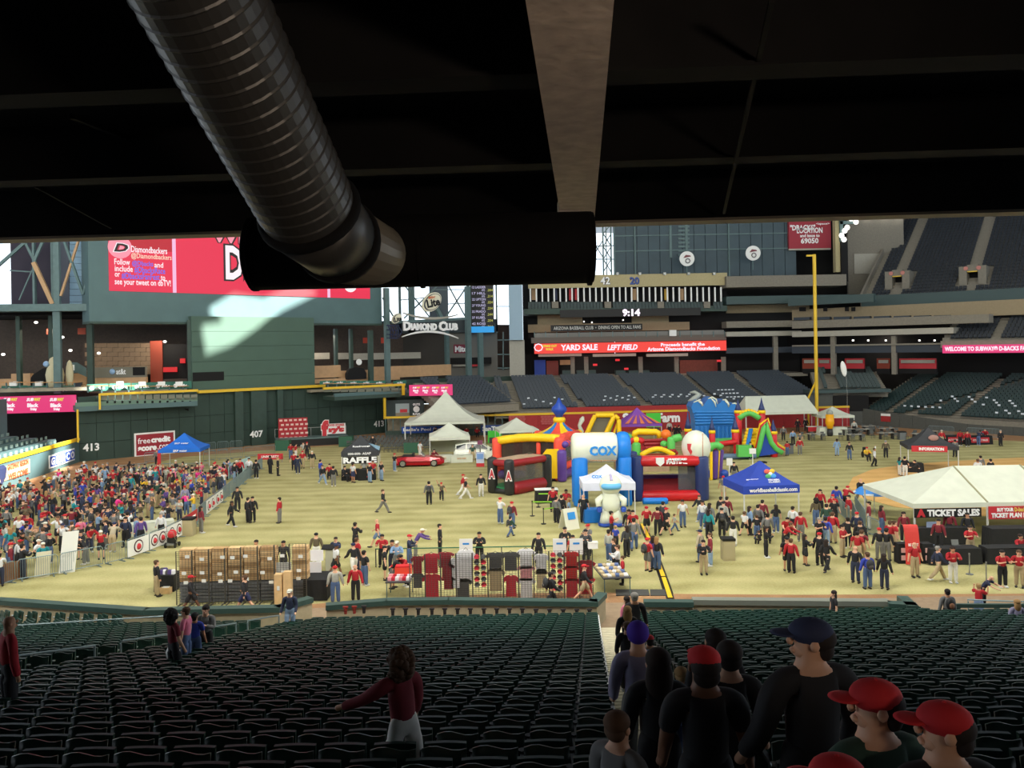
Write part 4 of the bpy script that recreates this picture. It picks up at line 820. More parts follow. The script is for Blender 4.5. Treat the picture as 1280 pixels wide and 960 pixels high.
for i, x in enumerate((970, 1041, 1117)):
    Z = LFp if x < 1000 else TB; tag(pb('concourse_pillar', Z, x-2.8, 420, x+2.8, 468, -1, -.4, M_fconc), 'grey pillar of the third base concourse, %s of three' % NUM[i], 'pillar')
for i, x in enumerate((1001, 1004, 1031, 1058, 1066)): tag(pb('suite_speaker', TB, x-2, 384, x+2, 389, -3, -2.6, M_dark), 'small black speaker on beige suite wall, %s along' % NUM[i], 'speaker')
for i in range(9): tag(pb('suite_bench', TB, 992+i*25, 396.5-i*.35, 1012+i*25, 400-i*.35, -2.4, -1.6, M_farseat), 'short row of dark seats before the suites, %s from the foul pole' % NUM[i], 'seats')
for i, (x0, x1) in enumerate(((1003, 1020), (1022, 1038), (1056, 1080), (1096, 1112), (1124, 1170))):
    c_ = T('concession_stand', 'red and orange concession stand on the third base concourse, %s of five' % NUM[i], 'stall', pick(TB, (x0+x1)/2, 466, -3))
    pb('back', TB, x0, 448, x1, 466, -4.4, -4, (M_orange, M_red, M_red, M_orange, M_red)[i], c_); pb('sign', TB, x0+2, 450, x1-2, 454, -3.9, -3.7, M_sgrey, c_); pb('counter', TB, x0, 461, x1, 467, -3.9, -3.2, M_dark, c_)
for i, x in enumerate((1066, 1107, 1149, 1085, 1168)): tag(pb('concourse_lamp', TB, x-1, 424.5, x+1, 426.5, -4, -3.8, M_glow), 'small ceiling lamp in the third base concourse, %s of five' % NUM[i], 'lamp')
rb = T('ribbon_board', 'pink lit ribbon board with a welcome text at the right frame edge', 'sign', pick(TB, 1230, 441, 1)); s0, s1, z0, z1 = TB.rect(1178, 430.5, 1330, 441, 1); b = B(); b.pbox(TB, s0, s1, z0, z1, .6, 1); b.build('panel', M_pink, rb)
s_, z_, a, c = rect_of(TB, 1181, 432.5, 1300, 438.5, 1); ptext("WELCOME TO SUBWAY\u00ae D-BACKS FANFEST", M_ledw, rb, TB, s_, z_, 1.05, a, c, bold=.04)
# ------------------------------------------------------------------ far stands
def far_stand(name, a, c, z0, n, tread_, rise, ms, label, skip=(), up=None, aisles=(), aw=.6):
    """steps from a to c (x, y), rising away on the far side; seats as one mass"""
    pl = Plane(a, c); b = B()
    for i in range(n): b.pbox(pl, -1, pl.L+1, z0+rise*i-max(.9, rise), z0+rise*i, -tread_*(i+1), -tread_*i)
    o = b.build(name, M_fconc); o['kind'] = 'structure'; o['label'] = label
    vs, fs = [], []
    for i in range(n):
        s = 0.3
        while s < pl.L:
            if not any(abs(s-q-m_*i) < aw for q, m_ in aisles) and not any(q0 < s < q1 and r0_ <= i <= r1_ for q0, q1, r0_, r1_ in skip):
                zb = z0+rise*i; k = len(vs); w_ = .22
                p = lambda t, z, o_: tuple(pl.p(s+t, z, o_))
                ob = -tread_*i-.62
                vs += [p(-w_, zb+.3, ob+.32), p(w_, zb+.3, ob+.32), p(w_, zb+.42, ob), p(-w_, zb+.42, ob), p(-w_, zb+.82, ob-.12), p(w_, zb+.82, ob-.12), p(-w_, zb+.8, ob-.2), p(w_, zb+.8, ob-.2), p(-w_, zb+.3, ob-.12), p(w_, zb+.3, ob-.12)]
                fs += [(k, k+1, k+2, k+3), (k+3, k+2, k+5, k+4), (k+4, k+5, k+7, k+6), (k+6, k+7, k+9, k+8)]
            s += .53
    me = bpy.data.meshes.new(name+'_seats'); me.from_pydata(vs, [], fs)
    tag(link(name+'_seats', me, ms), 'rows of seats of the '+label, 'seats', kind='stuff'); return pl
a_, c_ = at(628, 500, 104.5), at(1034, 500, 109)
FPL = far_stand('left_field_stand', (a_.x, a_.y), (c_.x, c_.y), 3.0, 18, .85, .2, M_farseat, 'left field stand beyond the red outfield wall', aisles=((2.2, -.02), (10.5, -.06), (19.4, -.06), (29.5, -.03), (36.5, .03)), aw=.6)
a_, c_ = at(560, 500, 100), at(640, 500, 104)
far_stand('bullpen_stand', (a_.x, a_.y), (c_.x, c_.y), 4.0, 12, .85, .25, M_farseat, 'small stand over the bullpen behind the white peaked tent', aisles=((0, .3),))
a_, c_ = at(1080, 530, 108.5), at(1330, 548, 90)
TPL = far_stand('third_base_stand', (a_.x, a_.y), (c_.x, c_.y), 1.6, 19, .85, .24, M_farseat2, 'third base stand behind the grey padded side wall', aisles=((3.2, .0), (11.8, 0), (20.5, 0), (6.2, .5)), aw=.6)
a_, c_ = at(1030, 500, 112), at(1100, 500, 110)
far_stand('corner_stand', (a_.x, a_.y), (c_.x, c_.y), 4.6, 12, .85, .2, M_farseat2, 'corner stand between the left field and third base seats', aisles=((1.2, .05),), aw=.8)
a_, c_ = at(1086, 376, 120), at(1300, 361, 106.5)
UPL = far_stand('upper_deck_stand', (a_.x, a_.y), (c_.x, c_.y), (a_.z+c_.z)/2, 36, .8, .5, mat('far_seat_dark', (26, 33, 42), .55), 'upper deck stand on the right', aisles=((3.3, -.02), (13.3, -.02), (23, -.02)), aw=.75, skip=((1.6, 5.2, 2, 7), (11.4, 15.2, 2, 7), (21.4, 25, 2, 7)))
b = B(); z_u = (a_.z+c_.z)/2; b.pbox(UPL, -1, UPL.L+1, z_u-1.2, z_u+.5, 0, .25); struct('wall_upper_front', b, mat('ledge_green', (58, 78, 78), .6))
b = B(); b.pbox(UPL, -1.2, -.9, z_u-1, z_u+19, -29, 0); b.v = [(x, y, min(z, z_u+.9+.62*max(0, -(Vector((x, y))-UPL.a).dot(UPL.n)))) for x, y, z in b.v]; struct('wall_upper_end', b, M_fconc)
for i, s_ in enumerate((3.4, 13.3, 23.2)):
    v_ = T('vomitory', 'concrete entry block with dark doorway in the upper deck, %s from the foul pole' % NUM[i], 'doorway', UPL.p(s_, z_u+1.5, -3)); h0 = z_u+1.4
    for a, c in ((-1.7, -.7), (.7, 1.7)): b = B(); b.pbox(UPL, s_+a, s_+c, h0-.6, h0+2.7, -5.6, -2.4); b.build('side_wall', M_fconc, v_)
    b = B(); b.pbox(UPL, s_-.7, s_+.7, h0+1.9, h0+2.9, -5.6, -2.5); b.build('lintel', M_fconc, v_); b = B(); b.pbox(UPL, s_-.7, s_+.7, h0-.6, h0+1.9, -5.6, -4.6); b.build('doorway_dark', M_dark, v_)
    b = B(); b.pbox(UPL, s_-.6, s_+.6, h0+1.85, h0+2.0, -2.5, -2.35); b.build('yellow_edge', M_yellow, v_)
    for q in (-.8, .8): b = B(); b.tube([UPL.p(s_+q, h0+2.4, -2.4), UPL.p(s_+q, h0+2.4, -2.3)], .3, 10); b.build('sign_disc', mat('sign_rose', (190, 120, 110), .6), v_)
a_, c_ = pick(TB, 1186, 428, .6), pick(TB, 1330, 428, .6)
far_stand('club_stand', (a_.x, a_.y), (c_.x, c_.y), a_.z+.2, 8, .9, .42, mat('far_seat_dark', (26, 33, 42), .55), 'club level stand over the pink ribbon board', aisles=((5.4, .0),))
# outfield wall: red padding with white lettering, yellow line
wl = T('wall_left_field', 'red padded left field wall with white lettering', None, (15, 105, 0)); wl['kind'] = 'structure'
LW = Plane((at(480, 541, 103).x, 103), (at(1060, 541, 107.5).x, 107.5)); zt = LW.sz(760, 516.5)[1]; s0 = LW.sz(655, 530)[0]; s1 = LW.sz(1062, 530)[0]
for i in range(24):
    a, c = s0+(s1-s0)*i/24, s0+(s1-s0)*(i+1)/24; b = B(); b.pbox(LW, a+.01, c-.01, 0, zt, -.4, 0); b.build('wall_pad', M_padred, wl)
b = B(); b.pbox(LW, LW.sz(480, 520)[0], s1, zt-.02, zt+.24, -.3, .06); b.build('yellow_line', M_yellow, wl)
b = B(); b.pbox(LW, LW.sz(703, 515)[0], LW.sz(866, 515)[0], zt+.24, zt+.85, -.5, -.2); b.build('red_band', M_padred, wl)
for t_, x0, y0, x1, y1 in (('State', 778, 516, 812, 529), ('Farm', 822, 516, 850, 528)):
    s_, z_, a, c = rect_of(LW, x0, y0, x1, y1, .05); ptext(t_, M_wtext, wl, LW, s_, z_, .04, a, c, bold=.05)
# bullpen end of the left field fence: chain link, banners
fe = T('wall_bullpen_fence', 'bullpen fence with posts left of the red padding', None, (-8, 103, 0)); fe['kind'] = 'structure'; s2 = LW.sz(482, 530)[0]
b = B(); b.pbox(LW, s2, s0, 0, .9, -.1, 0); b.build('kick_board', M_green, fe)
for i in range(20): b = B(); s_ = s2+(s0-s2)*i/19; b.pbox(LW, s_-.05, s_+.05, 0, zt, -.1, 0); b.build('post', M_steel, fe)
b = B(); b.pbox(LW, s2, s0, 0, zt+1.5, -3.4, -3.1); b.build('stone_back', mat('bullpen_stone', (122, 114, 96), .85, noise=.2, scale=2), fe)
for lb, x0, y0, x1, y1, m, tx, tm in (('blue pool supplies banner on the fence behind the white peaked tent', 502, 533, 566, 541, mat('banner_blue', (36, 84, 176), .6), "Leslie's Pool Supplies", M_wtext), ('blue and orange banner on the fence right of the white peaked tent', 601, 531, 646, 540, mat('banner_blue2', (44, 70, 130), .6), 'SanTan Ford', M_wtext), ('red brick patterned banner left of the clown spire', 636, 519.5, 656, 531, M_padred, '', None), ('red brick patterned banner behind the clown spire', 676, 519.5, 697, 531, M_padred, '', None)):
    t_ = T('fence_banner', lb, 'banner', pick(LW, (x0+x1)/2, y1, .1)); pb('cloth', LW, x0, y0, x1, y1, .06, .12, m, t_)
    if tx: s_, z_, a, c = rect_of(LW, x0+2, y0+1.5, x1-2, y1-1.5, .1); ptext(tx, tm, t_, LW, s_, z_, .14, a, c, bold=.04)
    else:
        for k in range(4):
            for j in range(5): pb('brick', LW, x0+j*4.1+(k % 2)*1, y0+.4+k*2.8, x0+3.6+j*4.1+(k % 2)*1, y0+2.6+k*2.8, .12, .15, mat('brick_pale', (176, 84, 84), .7), t_)
tb = T('truck_banner', 'black banner with pale lettering above the bullpen', 'banner', pick(LW, 602, 515, -3)); pb('cloth', LW, 586.5, 506.5, 620, 514.5, -3.1, -3, M_ktext, tb); s_, z_, a, c = rect_of(LW, 588, 508, 619, 512.5, -3); ptext('RAMTRUCKS.TV', M_sgrey, tb, LW, s_, z_, -2.95, a, c, bold=.04)
dk = pb('dark_board', LW, 483, 500, 530, 521, -2.8, -2.4, mat('board_darkgreen', (40, 54, 54), .6)); tag(dk, 'dark green board carrying a truck picture left of the white peaked tent', 'board')
tp = T('truck_poster', 'small poster of a red truck on the dark green board', 'poster', pick(LW, 503, 519, -2.3)); pb('sheet', LW, 494.5, 504.5, 511.5, 520, -2.39, -2.34, mat('poster_sky', (150, 164, 166), .6), tp); pb('red_shape', LW, 500, 511.5, 509, 515.5, -2.34, -2.3, M_red, tp); pb('ground_shape', LW, 494.5, 516, 511.5, 520, -2.34, -2.31, mat('poster_ground', (130, 120, 100), .6), tp)
tq = T('truck_emblem', 'white round emblem with two lines of lettering beside the truck poster', 'sign', pick(LW, 520, 519, -2.3)); s_, z_ = LW.sz(520.5, 511.5, -2.3); b = B(); b.tube([LW.p(s_, z_, -2.39), LW.p(s_, z_, -2.33)], .42, 14); b.build('disc', M_white, tq)
for t_, y in (('GUTS', 505.5), ('RAM', 517.5)): s_, z_ = LW.sz(520.5, y, -2.3); ptext(t_, M_wtext, tq, LW, s_, z_, -2.34, .95, .28, bold=.04)
# third base side wall, black opening, foul pole
sw_ = T('wall_third_base', 'dark grey padded side wall along the third base line', None, TPL.p(6, 0)); sw_['kind'] = 'structure'; M_gpad = mat('padding_grey', (78, 80, 76), .7, noise=.08)
for i in range(14):
    a, c = TPL.L*i/14, TPL.L*(i+1)/14
    h0_, h1_ = [2.3-1.3*min(1, q/13.0) for q in (a, c)]
    b = B(); p0, p1_ = TPL.p(a+.01, 0, .1), TPL.p(c-.01, 0, .1); b.prism([p0, p1_, p1_+Vector((0, 0, h1_)), p0+Vector((0, 0, h0_))], TPL.n.to_3d()*.25); b.build('wall_pad', M_gpad, sw_)
sg = T('wall_sign', 'small red and white sign on the dark grey side wall', 'sign', TPL.p(2.4, 1, .4)); pb('panel', TPL, 1101, 517, 1113, 527, .36, .42, M_padred, sg); pb('white_strip', TPL, 1101, 517, 1113, 520, .42, .44, M_white, sg)
ob = T('dark_opening', 'black opening under the seats behind the foul pole', 'doorway', at(1060, 530, 108)); KP = Plane((30, 108.2), (60, 108.2)); pb('void', KP, 1042, 495, 1086, 514, -1, 0, M_dark, ob); pb('roof_slab', KP, 1012, 487, 1114, 491, -2, .4, mat('ledge_green', (58, 78, 78), .6), ob); pb('side_panel', KP, 1012, 491, 1042, 532, -1, -.2, M_gpad, ob); pb('side_panel', KP, 1042, 514, 1088, 534, -1, -.1, M_gpad, ob)
fp_ = T('foul_pole', 'tall yellow foul pole', 'pole', at(1021.5, 535, 104)); c = WM(fp_).translation; zt = at(1018, 318, 104).z
b = B(); b.cyl((c.x, c.y, 0), (c.x, c.y, zt), .22, .22, 12); b.build('shaft', M_yellow, fp_); b = B(); b.bar((c.x, c.y, zt-.15), (c.x-1.0, c.y, zt-.15), .22); b.build('top_arm', M_yellow, fp_)
b = B(); b.tube([(c.x, c.y, c.z+4.2+2), (c.x-.9, c.y+.6, 4), (c.x-.9, c.y+.6, 0)], .14, 8); b.build('rear_leg', M_yellow, fp_)
bln = T('white_balloon', 'white leaf shaped balloon floating above the third base seats', 'balloon', at(1054.5, 461, 98)); c = at(1054.5, 461, 98); b = B(); b.ell(c, (.36, .2, .95), 12, 8)
b.v = [(x+.25*(z-c.z)*-.6, y, z) for x, y, z in b.v]; b.build('bag', M_white, bln, smooth=True); b = B(); b.tube([c+Vector((.3, 0, -.9)), c+Vector((.4, 0, -3)), (c.x+.3, c.y, 0)], .008, 4); b.build('string', M_white, bln)
# white cards hung on far seats
cm = B(); cm.box((0, 0, 0), (.32, .08, .22)); cm = cm.mesh('seat_card'); M_card = mat('seat_card_white', (224, 230, 238), .6)
for grp, PLn, z0_, tr_, rs_, spots_ in (('left field', FPL, 3.0, .85, .2, [(3+k*.9, 1+(k*7) % 4) for k in range(7)]+[(14+k*.55, 2+(k*5) % 3) for k in range(9)]+[(21+k*.6, 3+(k*3) % 2) for k in range(10)]+[(27+k*.6, 1+(k*3) % 4) for k in range(9)]+[(31.2+k*.53, 2+j*2) for k in range(5) for j in range(3)]),
                                  ('third base', TPL, 1.6, .85, .24, [(4.5+k*.9, 2+(k*3) % 3) for k in range(6)]+[(8+k*.7, 5+(k*5) % 3) for k in range(8)]+[(13.5+k*.6, 4+(k*5) % 3) for k in range(8)]+[(16+k*.7, 1+(k*3) % 2) for k in range(6)])):
    for n__, (s_, r_) in enumerate(sorted(spots_)):
        p = PLn.p(s_, z0_+rs_*r_+.62, -tr_*r_-.5); link('seat_card', cm, M_card, None, p, (0, 0, PLn.rz()), label='white card on a %s stand seat, %s row up, %s from left' % (grp, NUM[r_], (NUM+['fiftieth'])[n__] if n__ < 40 else 'fortieth plus '+NUM[n__-40]), cat='card', group='white cards on the %s seats' % grp)
# ================================================================== THINGS ON THE FIELD
def fab(name, rgb, rough=.7, **k): return mat(name, rgb, rough, noise=.05, scale=1.5, **k)
M_tent = fab('tent_white', (210, 214, 198)); M_leg = mat('tent_leg_pale', (214, 214, 208), .5); M_inner = mat('frame_dark', (60, 60, 62), .6)
def Lc(t, x, y, z): return WM(t)@Vector((x, y, z))
def tent(name, label, c, a, b_, rz, ez, pz, m, val=.28, sag=1.35, legs=True, group=None, ridge=0.0, mval=None, legr=.035, cat='tent'):
    """pop-up canopy: half sizes a, b_, eave ez, peak pz, ridge half length"""
    t = T(name, label, cat, c, rz, group)
    b = B(); n = 20
    def ring(k):
        q = 1-k; out = []
        for i in range(n):
            s_ = i/n*4; e = int(s_); f = s_-e; A = [(-1, -1), (1, -1), (1, 1), (-1, 1), (-1, -1)]
            x = A[e][0]*(1-f)+A[e+1][0]*f; y = A[e][1]*(1-f)+A[e+1][1]*f
            out.append((x*(a*q+ridge*k), y*b_*q, ez+(pz-ez)*k**sag))
        return out
    rings = [ring(k/7) for k in range(7)]+[ring(.985)]
    b.loft(rings, cap=True); b.build('canopy', m, t, world=False)
    b = B()
    for (x0, y0), (x1, y1) in (((-a, -b_), (a, -b_)), ((a, -b_), (a, b_)), ((a, b_), (-a, b_)), ((-a, b_), (-a, -b_))): b.bar((x0, y0, ez-val/2), (x1, y1, ez-val/2), .02, val)
    b.build('valance', mval or m, t, world=False)
    if legs:
        for x in (-1, 1):
            for y in (-1, 1): b = B(); b.box((x*(a-.05), y*(b_-.05), ez/2), (legr*2, legr*2, ez)); b.build('leg', M_leg, t, world=False)
        b = B()
        for x in (-1, 1): b.bar((x*(a-.05), -b_+.05, ez-.3), (x*(a-.05), b_-.05, ez-.12), .03); b.bar((-a+.05, x*(b_-.05), ez-.3), (a-.05, x*(b_-.05), ez-.12), .03)
        b.build('crossbar', M_leg, t, world=False)
    return t
def tt(t, s, m, x, y, z, w, h=None, face='front', tilt=0, **k):
    M = WM(t).to_3x3(); ex = M@Vector((1, 0, 0)) if face == 'front' else M@Vector((0, 1, 0)); nrm = M@Vector((0, -1, 0)) if face == 'front' else M@Vector((1, 0, 0))
    up = Vector((0, 0, 1))*cos(tilt)-nrm*sin(tilt); return text(s, m, t, Lc(t, x, y, z), ex, up, w, h, **k)
def cloth_table(name, label, c, w, d, h, rz, m, group=None, cat='table', drape=True):
    t = T(name, label, cat, c, rz, group); b = B(); b.box((0, 0, h-.02), (w, d, .04)); b.build('top', m, t, world=False)
    if drape:
        b = B(); n = 28; rings = []
        for z, q in ((h, 1.0), (h*.5, 1.01), (.03, 1.03)):
            r = []
            for i in range(n):
                s_ = i/n*4; e = int(s_); f = s_-e; A = [(-1, -1), (1, -1), (1, 1), (-1, 1), (-1, -1)]; x = A[e][0]*(1-f)+A[e+1][0]*f; y = A[e][1]*(1-f)+A[e+1][1]*f
                wv = 1+(.02 if i % 2 else -.01)*(1 if z < h else 0); r.append((x*w/2*q*wv, y*d/2*q*wv, z))
            rings.append(r)
        b.loft(rings, cap=False); b.build('tablecloth', m, t, world=False)
    else:
        for x in (-1, 1):
            for y in (-1, 1): b = B(); b.box((x*(w/2-.06), y*(d/2-.06), h/2), (.04, .04, h)); b.build('leg', M_steel, t, world=False)
    return t
M_blue = fab('tent_blue', (26, 110, 214)); M_royal = fab('tent_royal', (36, 66, 168)); M_char = fab('tent_charcoal', (52, 54, 58)); M_purp = fab('tent_purple', (130, 70, 170))
# big peaked tent
c = G(558, 552); t = tent('peaked_tent', 'big white peaked marquee tent in front of the pool supplies banner', c, 4.7, 4.2, .05, 2.75, 6.2, M_tent, .25, 1.75, legr=.06)
# small tents
c = G(562, 573); t = tent('popup_tent', 'white pop-up tent beside the white car, with white clothed tables in front', c, 2.05, 2.0, .1, 2.45, 3.75, M_tent, .35)
tt(t, 'bankofthewest', mat('lettering_grey', (200, 200, 196), .6), 0, -2.02, 2.28, 2.2, .14)
b = B(); b.bar((-2.0, -1.9, 1.4), (-2.0, 1.9, 1.4), .03, 1.9); b.build('side_wall', M_tent, t, world=False); b = B(); b.bar((-1.9, 1.95, 1.4), (1.9, 1.95, 1.4), .03, 1.9); b.build('side_wall', M_tent, t, world=False)
for i, x in enumerate((552, 577)):
    t = cloth_table('clothed_table', 'white clothed table before the white pop-up, '+('beside the red car' if i == 0 else 'nearer the white car'), G(x, 578), 2.1, .8, .75, .12, M_tent, 'white clothed tables'); tt(t, 'BANK WEST', mat('lettering_orange', (214, 150, 90), .6), 0, -.43, .45, .9, .14)
c = G(646, 561); tent('popup_tent', 'white pop-up tent behind the yellow roofed bounce house', c, 2.2, 2.0, .15, 2.3, 3.5, M_tent, .3)
c = G(232, 583); c = G(231, 586); t = tent('popup_tent', 'bright blue pop-up tent at the back of the crowd by the outfield wall', c, 1.95, 1.8, .12, 2.15, 3.55, M_blue, .32)
tt(t, 'SRP water', M_wtext, .1, -1.83, 2.0, 1.3, .2); tt(t, 'SRP water', M_wtext, .1, -1.3, 2.66, 1.3, .2, tilt=.9)
b = B(); b.box((-1.85, -1.75, 1.2), (.3, .1, 2)); b.build('red_pole_wrap', M_red, t, world=False)
c = G(452, 596); t = tent('raffle_tent', 'charcoal pop-up tent with a raffle banner and black clothed counter', c, 1.62, 1.5, .12, 2.45, 3.75, M_char, .42)
tt(t, '000-000- ASAP', M_wtext, -.05, -1.53, 2.27, 2.0, .2); tt(t, 'Roadrunner', M_wtext, .1, -1.0, 2.85, 1.5, .22, tilt=.95); tt(t, 'ice', M_wtext, 1.05, 0, 2.8, .8, .3, face='side', tilt=.9)
b = B(); b.bar((-1.5, -1.58, 1.72), (1.5, -1.58, 1.72), .03, .62); b.build('banner', M_ktext, t, world=False); tt(t, 'RAFFLE', M_wtext, 0, -1.61, 1.72, 2.9, .52, bold=.05)
b = B(); b.prism([Lc(t, .4, 1.0, 2.5), Lc(t, 1.62, 1.5, 2.5), Lc(t, 1.66, -1.5, 2.5), Lc(t, .6, -.5, 3.1)], (0, 0, .02)); b.build('side_print', mat('print_paleblue', (150, 190, 214), .6), t)
for i, x in enumerate((438, 459)): q = cloth_table('black_counter', 'black clothed counter under the raffle banner, '+('left' if i == 0 else 'right')+' one', G(x, 600), 1.45, .7, .95, .1, M_black); tt(q, 'icon', M_red, .2, -.4, .35, .4, .12)
c = G(970, 540.5); t = tent('frame_tent', 'long white frame tent with a straight ridge behind the castle slide', c, 4.6, 2.0, .06, 2.75, 4.7, M_tent, .3, 1.0, ridge=3.9, legr=.05)
c = G(1041, 541); t = tent('popup_tent', 'white pop-up tent right of the foul pole with a white counter', c, 2.0, 1.8, .0, 2.3, 3.3, M_tent, .3)
q = cloth_table('white_counter', 'white skirted counter under the pop-up by the foul pole', G(1040, 544), 3.3, 1.0, 1.0, 0, M_tent)
c = G(797, 556); t = tent('popup_tent', 'purple and orange patterned canopy tent behind the obstacle course', c, 2.4, 1.9, .05, 2.55, 4.3, M_purp, .3, 1.6)
for i in range(5): b = B(); x = -1.8+i*.9; b.prism([(x, -1.93, 2.6), (x+.45, -1.93, 2.6), (x*.3+.1, -.55, 3.5)], (0, -.02, .02)); b.build('orange_patch', mat('patch_orange', (226, 130, 90), .7), t, world=False)
c = G(759, 643); t = tent('popup_tent', 'white pop-up tent standing behind the white inflatable figure', c, 1.72, 1.4, 0, 2.35, 3.4, fab('tent_coolwhite', (222, 224, 238)), .5, 1.5); tt(t, 'COX', mat('cox_blue', (40, 140, 220), .5), -.75, -1.02, 2.72, .7, .24, tilt=.7, bold=.05)
c = G(951, 648); t = tent('popup_tent', 'royal blue pop-up tent with web address and round swirl emblem', c, 1.82, 1.75, .1, 2.42, 3.75, M_royal, .5, 1.25)
tt(t, 'worldbaseballclassic.com', M_wtext, .1, -1.79, 2.16, 3.1, .26, bold=.03)
for k, (q, m) in enumerate(((0, (240, 200, 60)), (1.57, (240, 110, 90)), (3.14, (90, 190, 110)), (4.71, (80, 170, 235)))):
    b = B(); b.ell((.25+.24*cos(q+.8), -.98+.13*sin(q+.8), 3.03+.2*sin(q+.8)), (.2, .1, .15), 8, 5); b.build('swirl_petal', mat('petal_%d' % k, m, .6), t, world=False)
b = B(); b.ell((.25, -1.03, 3.03), (.14, .1, .12), 8, 5); b.build('swirl_core', M_white, t, world=False); tt(t, 'WORLD BASEBALL', M_wtext, .3, -1.42, 2.72, .75, .12, tilt=.7); tt(t, 'CLASSIC', M_wtext, .3, -1.5, 2.6, .75, .12, tilt=.7); tt(t, 'MAJESTIC', M_wtext, -1.0, -1.2, 2.72, .8, .12, tilt=.6)
c = G(1161, 586); t = tent('information_tent', 'charcoal pop-up tent with a red information banner on the infield dirt', c, 2.0, 1.8, -.28, 2.2, 3.7, M_char, .3, 1.5)
b = B(); b.bar((-1.7, -1.86, 1.98), (1.1, -1.86, 1.98), .03, .52); b.build('banner', M_red, t, world=False); tt(t, 'INFORMATION', M_wtext, -.15, -1.9, 1.98, 1.95, .28, bold=.05); b = B(); b.ell((.2, -1.05, 2.85), (.42, .1, .26), 10, 6); b.build('emblem', mat('emblem_rose', (170, 130, 120), .6), t, world=False)
cloth_table('black_counter', 'black clothed table in front of the information tent', G(1139, 590), 1.8, .8, .8, -.25, M_black)
# ticket tent
tk = T('ticket_tent', 'large white hip roofed tent over the ticket sales tables', 'tent', (27.5, 47.5, 0)); X0, X1, Y0, Y1, EZ, PZ = 22.4, 34.6, 45.0, 51.4, 2.15, 3.75; rx0, rx1, ry = 26.4, 30.4, 48.1
b = B(); b.add([(X0, Y0, EZ), (X1, Y0, EZ), (X1, Y1, EZ), (X0, Y1, EZ), (rx0, ry, PZ), (rx1, ry, PZ), (26.6, Y0, EZ), (30.5, Y0, EZ), (X0+.4, (Y0+Y1)/2, EZ+.18)], [(0, 6, 4), (6, 7, 5, 4), (7, 1, 5), (1, 2, 5), (2, 3, 4, 5), (3, 0, 4)])
k = len(b.v); b.v += [(x, y, z-.05) for x, y, z in b.v[:k]]; b.f += [tuple(i+k for i in f[::-1]) for f in b.f[:6]]; b.build('roof', M_tent, tk)
for nm, p, q in (('valance_front', (X0, Y0, EZ-.13), (X1, Y0, EZ-.13)), ('valance_side', (X0, Y1, EZ-.13), (X0, Y0, EZ-.13)), ('valance_rear', (X1, Y1, EZ-.13), (X0, Y1, EZ-.13))): b = B(); b.bar(p, q, .02, .26); b.build('valance', M_tent, tk)
for p, q in (((rx0, ry, PZ+.02), (26.6, Y0, EZ+.02)), ((rx1, ry, PZ+.02), (30.5, Y0, EZ+.02))): b = B(); b.bar(p, q, .1, .03); b.build('seam_strap', mat('strap_olive', (150, 146, 112), .7), tk)
for x, y in ((X0+.1, Y0+.05), (26.6, Y0+.05), (30.5, Y0+.05), (X0+.1, Y1), (26.6, Y1), (30.5, Y1)): b = B(); b.cyl((x, y, 0), (x, y, EZ), .06, .06, 8); b.build('leg', M_leg, tk)
sg = T('ticket_banner', 'black ticket sales banner with red letter mark on the tent edge', 'banner', (24.6, 44.9, 1.6)); TF = Plane((20, 44.93), (40, 44.93)); s0, s1, z0, z1 = TF.rect(1142.5, 635, 1226.5, 646.5)
b = B(); b.pbox(TF, s0, s1, z0, z1, 0, .03); b.build('cloth', M_ktext, sg); ptext('TICKET SALES', M_wtext, sg, TF, s0+(s1-s0)*.58, (z0+z1)/2, .05, (s1-s0)*.78, (z1-z0)*.75, bold=.05); ptext('A', M_red, sg, TF, s0+(s1-s0)*.1, (z0+z1)/2, .05, (s1-s0)*.13, (z1-z0)*.85, bold=.09)
sg = T('ticket_banner', 'red banner about a ticket plan at the right frame edge', 'banner', (28.9, 44.9, 1.6)); s0, s1, z0, z1 = TF.rect(1235.5, 632.5, 1296, 648.5)
b = B(); b.pbox(TF, s0, s1, z0, z1, 0, .03); b.build('cloth', M_red, sg); ptext('BUY YOUR', M_wtext, sg, TF, s0+(s1-s0)*.34, z0+(z1-z0)*.74, .05, (s1-s0)*.34, (z1-z0)*.3, bold=.05); ptext('D-backs', mat('lettering_gold', (226, 190, 90), .6), sg, TF, s0+(s1-s0)*.66, z0+(z1-z0)*.74, .05, (s1-s0)*.26, (z1-z0)*.34, bold=.04); ptext('TICKET PLAN HERE', M_wtext, sg, TF, s0+(s1-s0)*.5, z0+(z1-z0)*.3, .05, (s1-s0)*.9, (z1-z0)*.38, bold=.05)
for i, (x0, x1, y) in enumerate(((1163, 1228, 706.5), (1234, 1300, 705.5))):
    p, q = G(x0, y), G(x1, y); cloth_table('black_counter', 'long black draped ticket table, '+('under the black banner' if i == 0 else 'at the right frame edge'), (p+q)/2+Vector((0, .4, 0)), (q-p).length, .8, .82, 0, M_black)
p, q = G(1240, 688), G(1300, 688); cloth_table('black_counter', 'black draped back table inside the ticket tent at the right frame edge', (p+q)/2+Vector((0, .5, 0)), (q-p).length, .9, 1.15, 0, M_black); p, q = G(1150, 685), G(1225, 685); cloth_table('black_counter', 'black draped back table inside ticket tent behind the black banner', (p+q)/2+Vector((0, .9, 0)), (q-p).length, .6, .95, 0, M_black)
rs = T('red_banner_stand', 'curved red banner stand in front of the ticket tent', 'sign', G(1142, 707)); p = G(1142, 707)
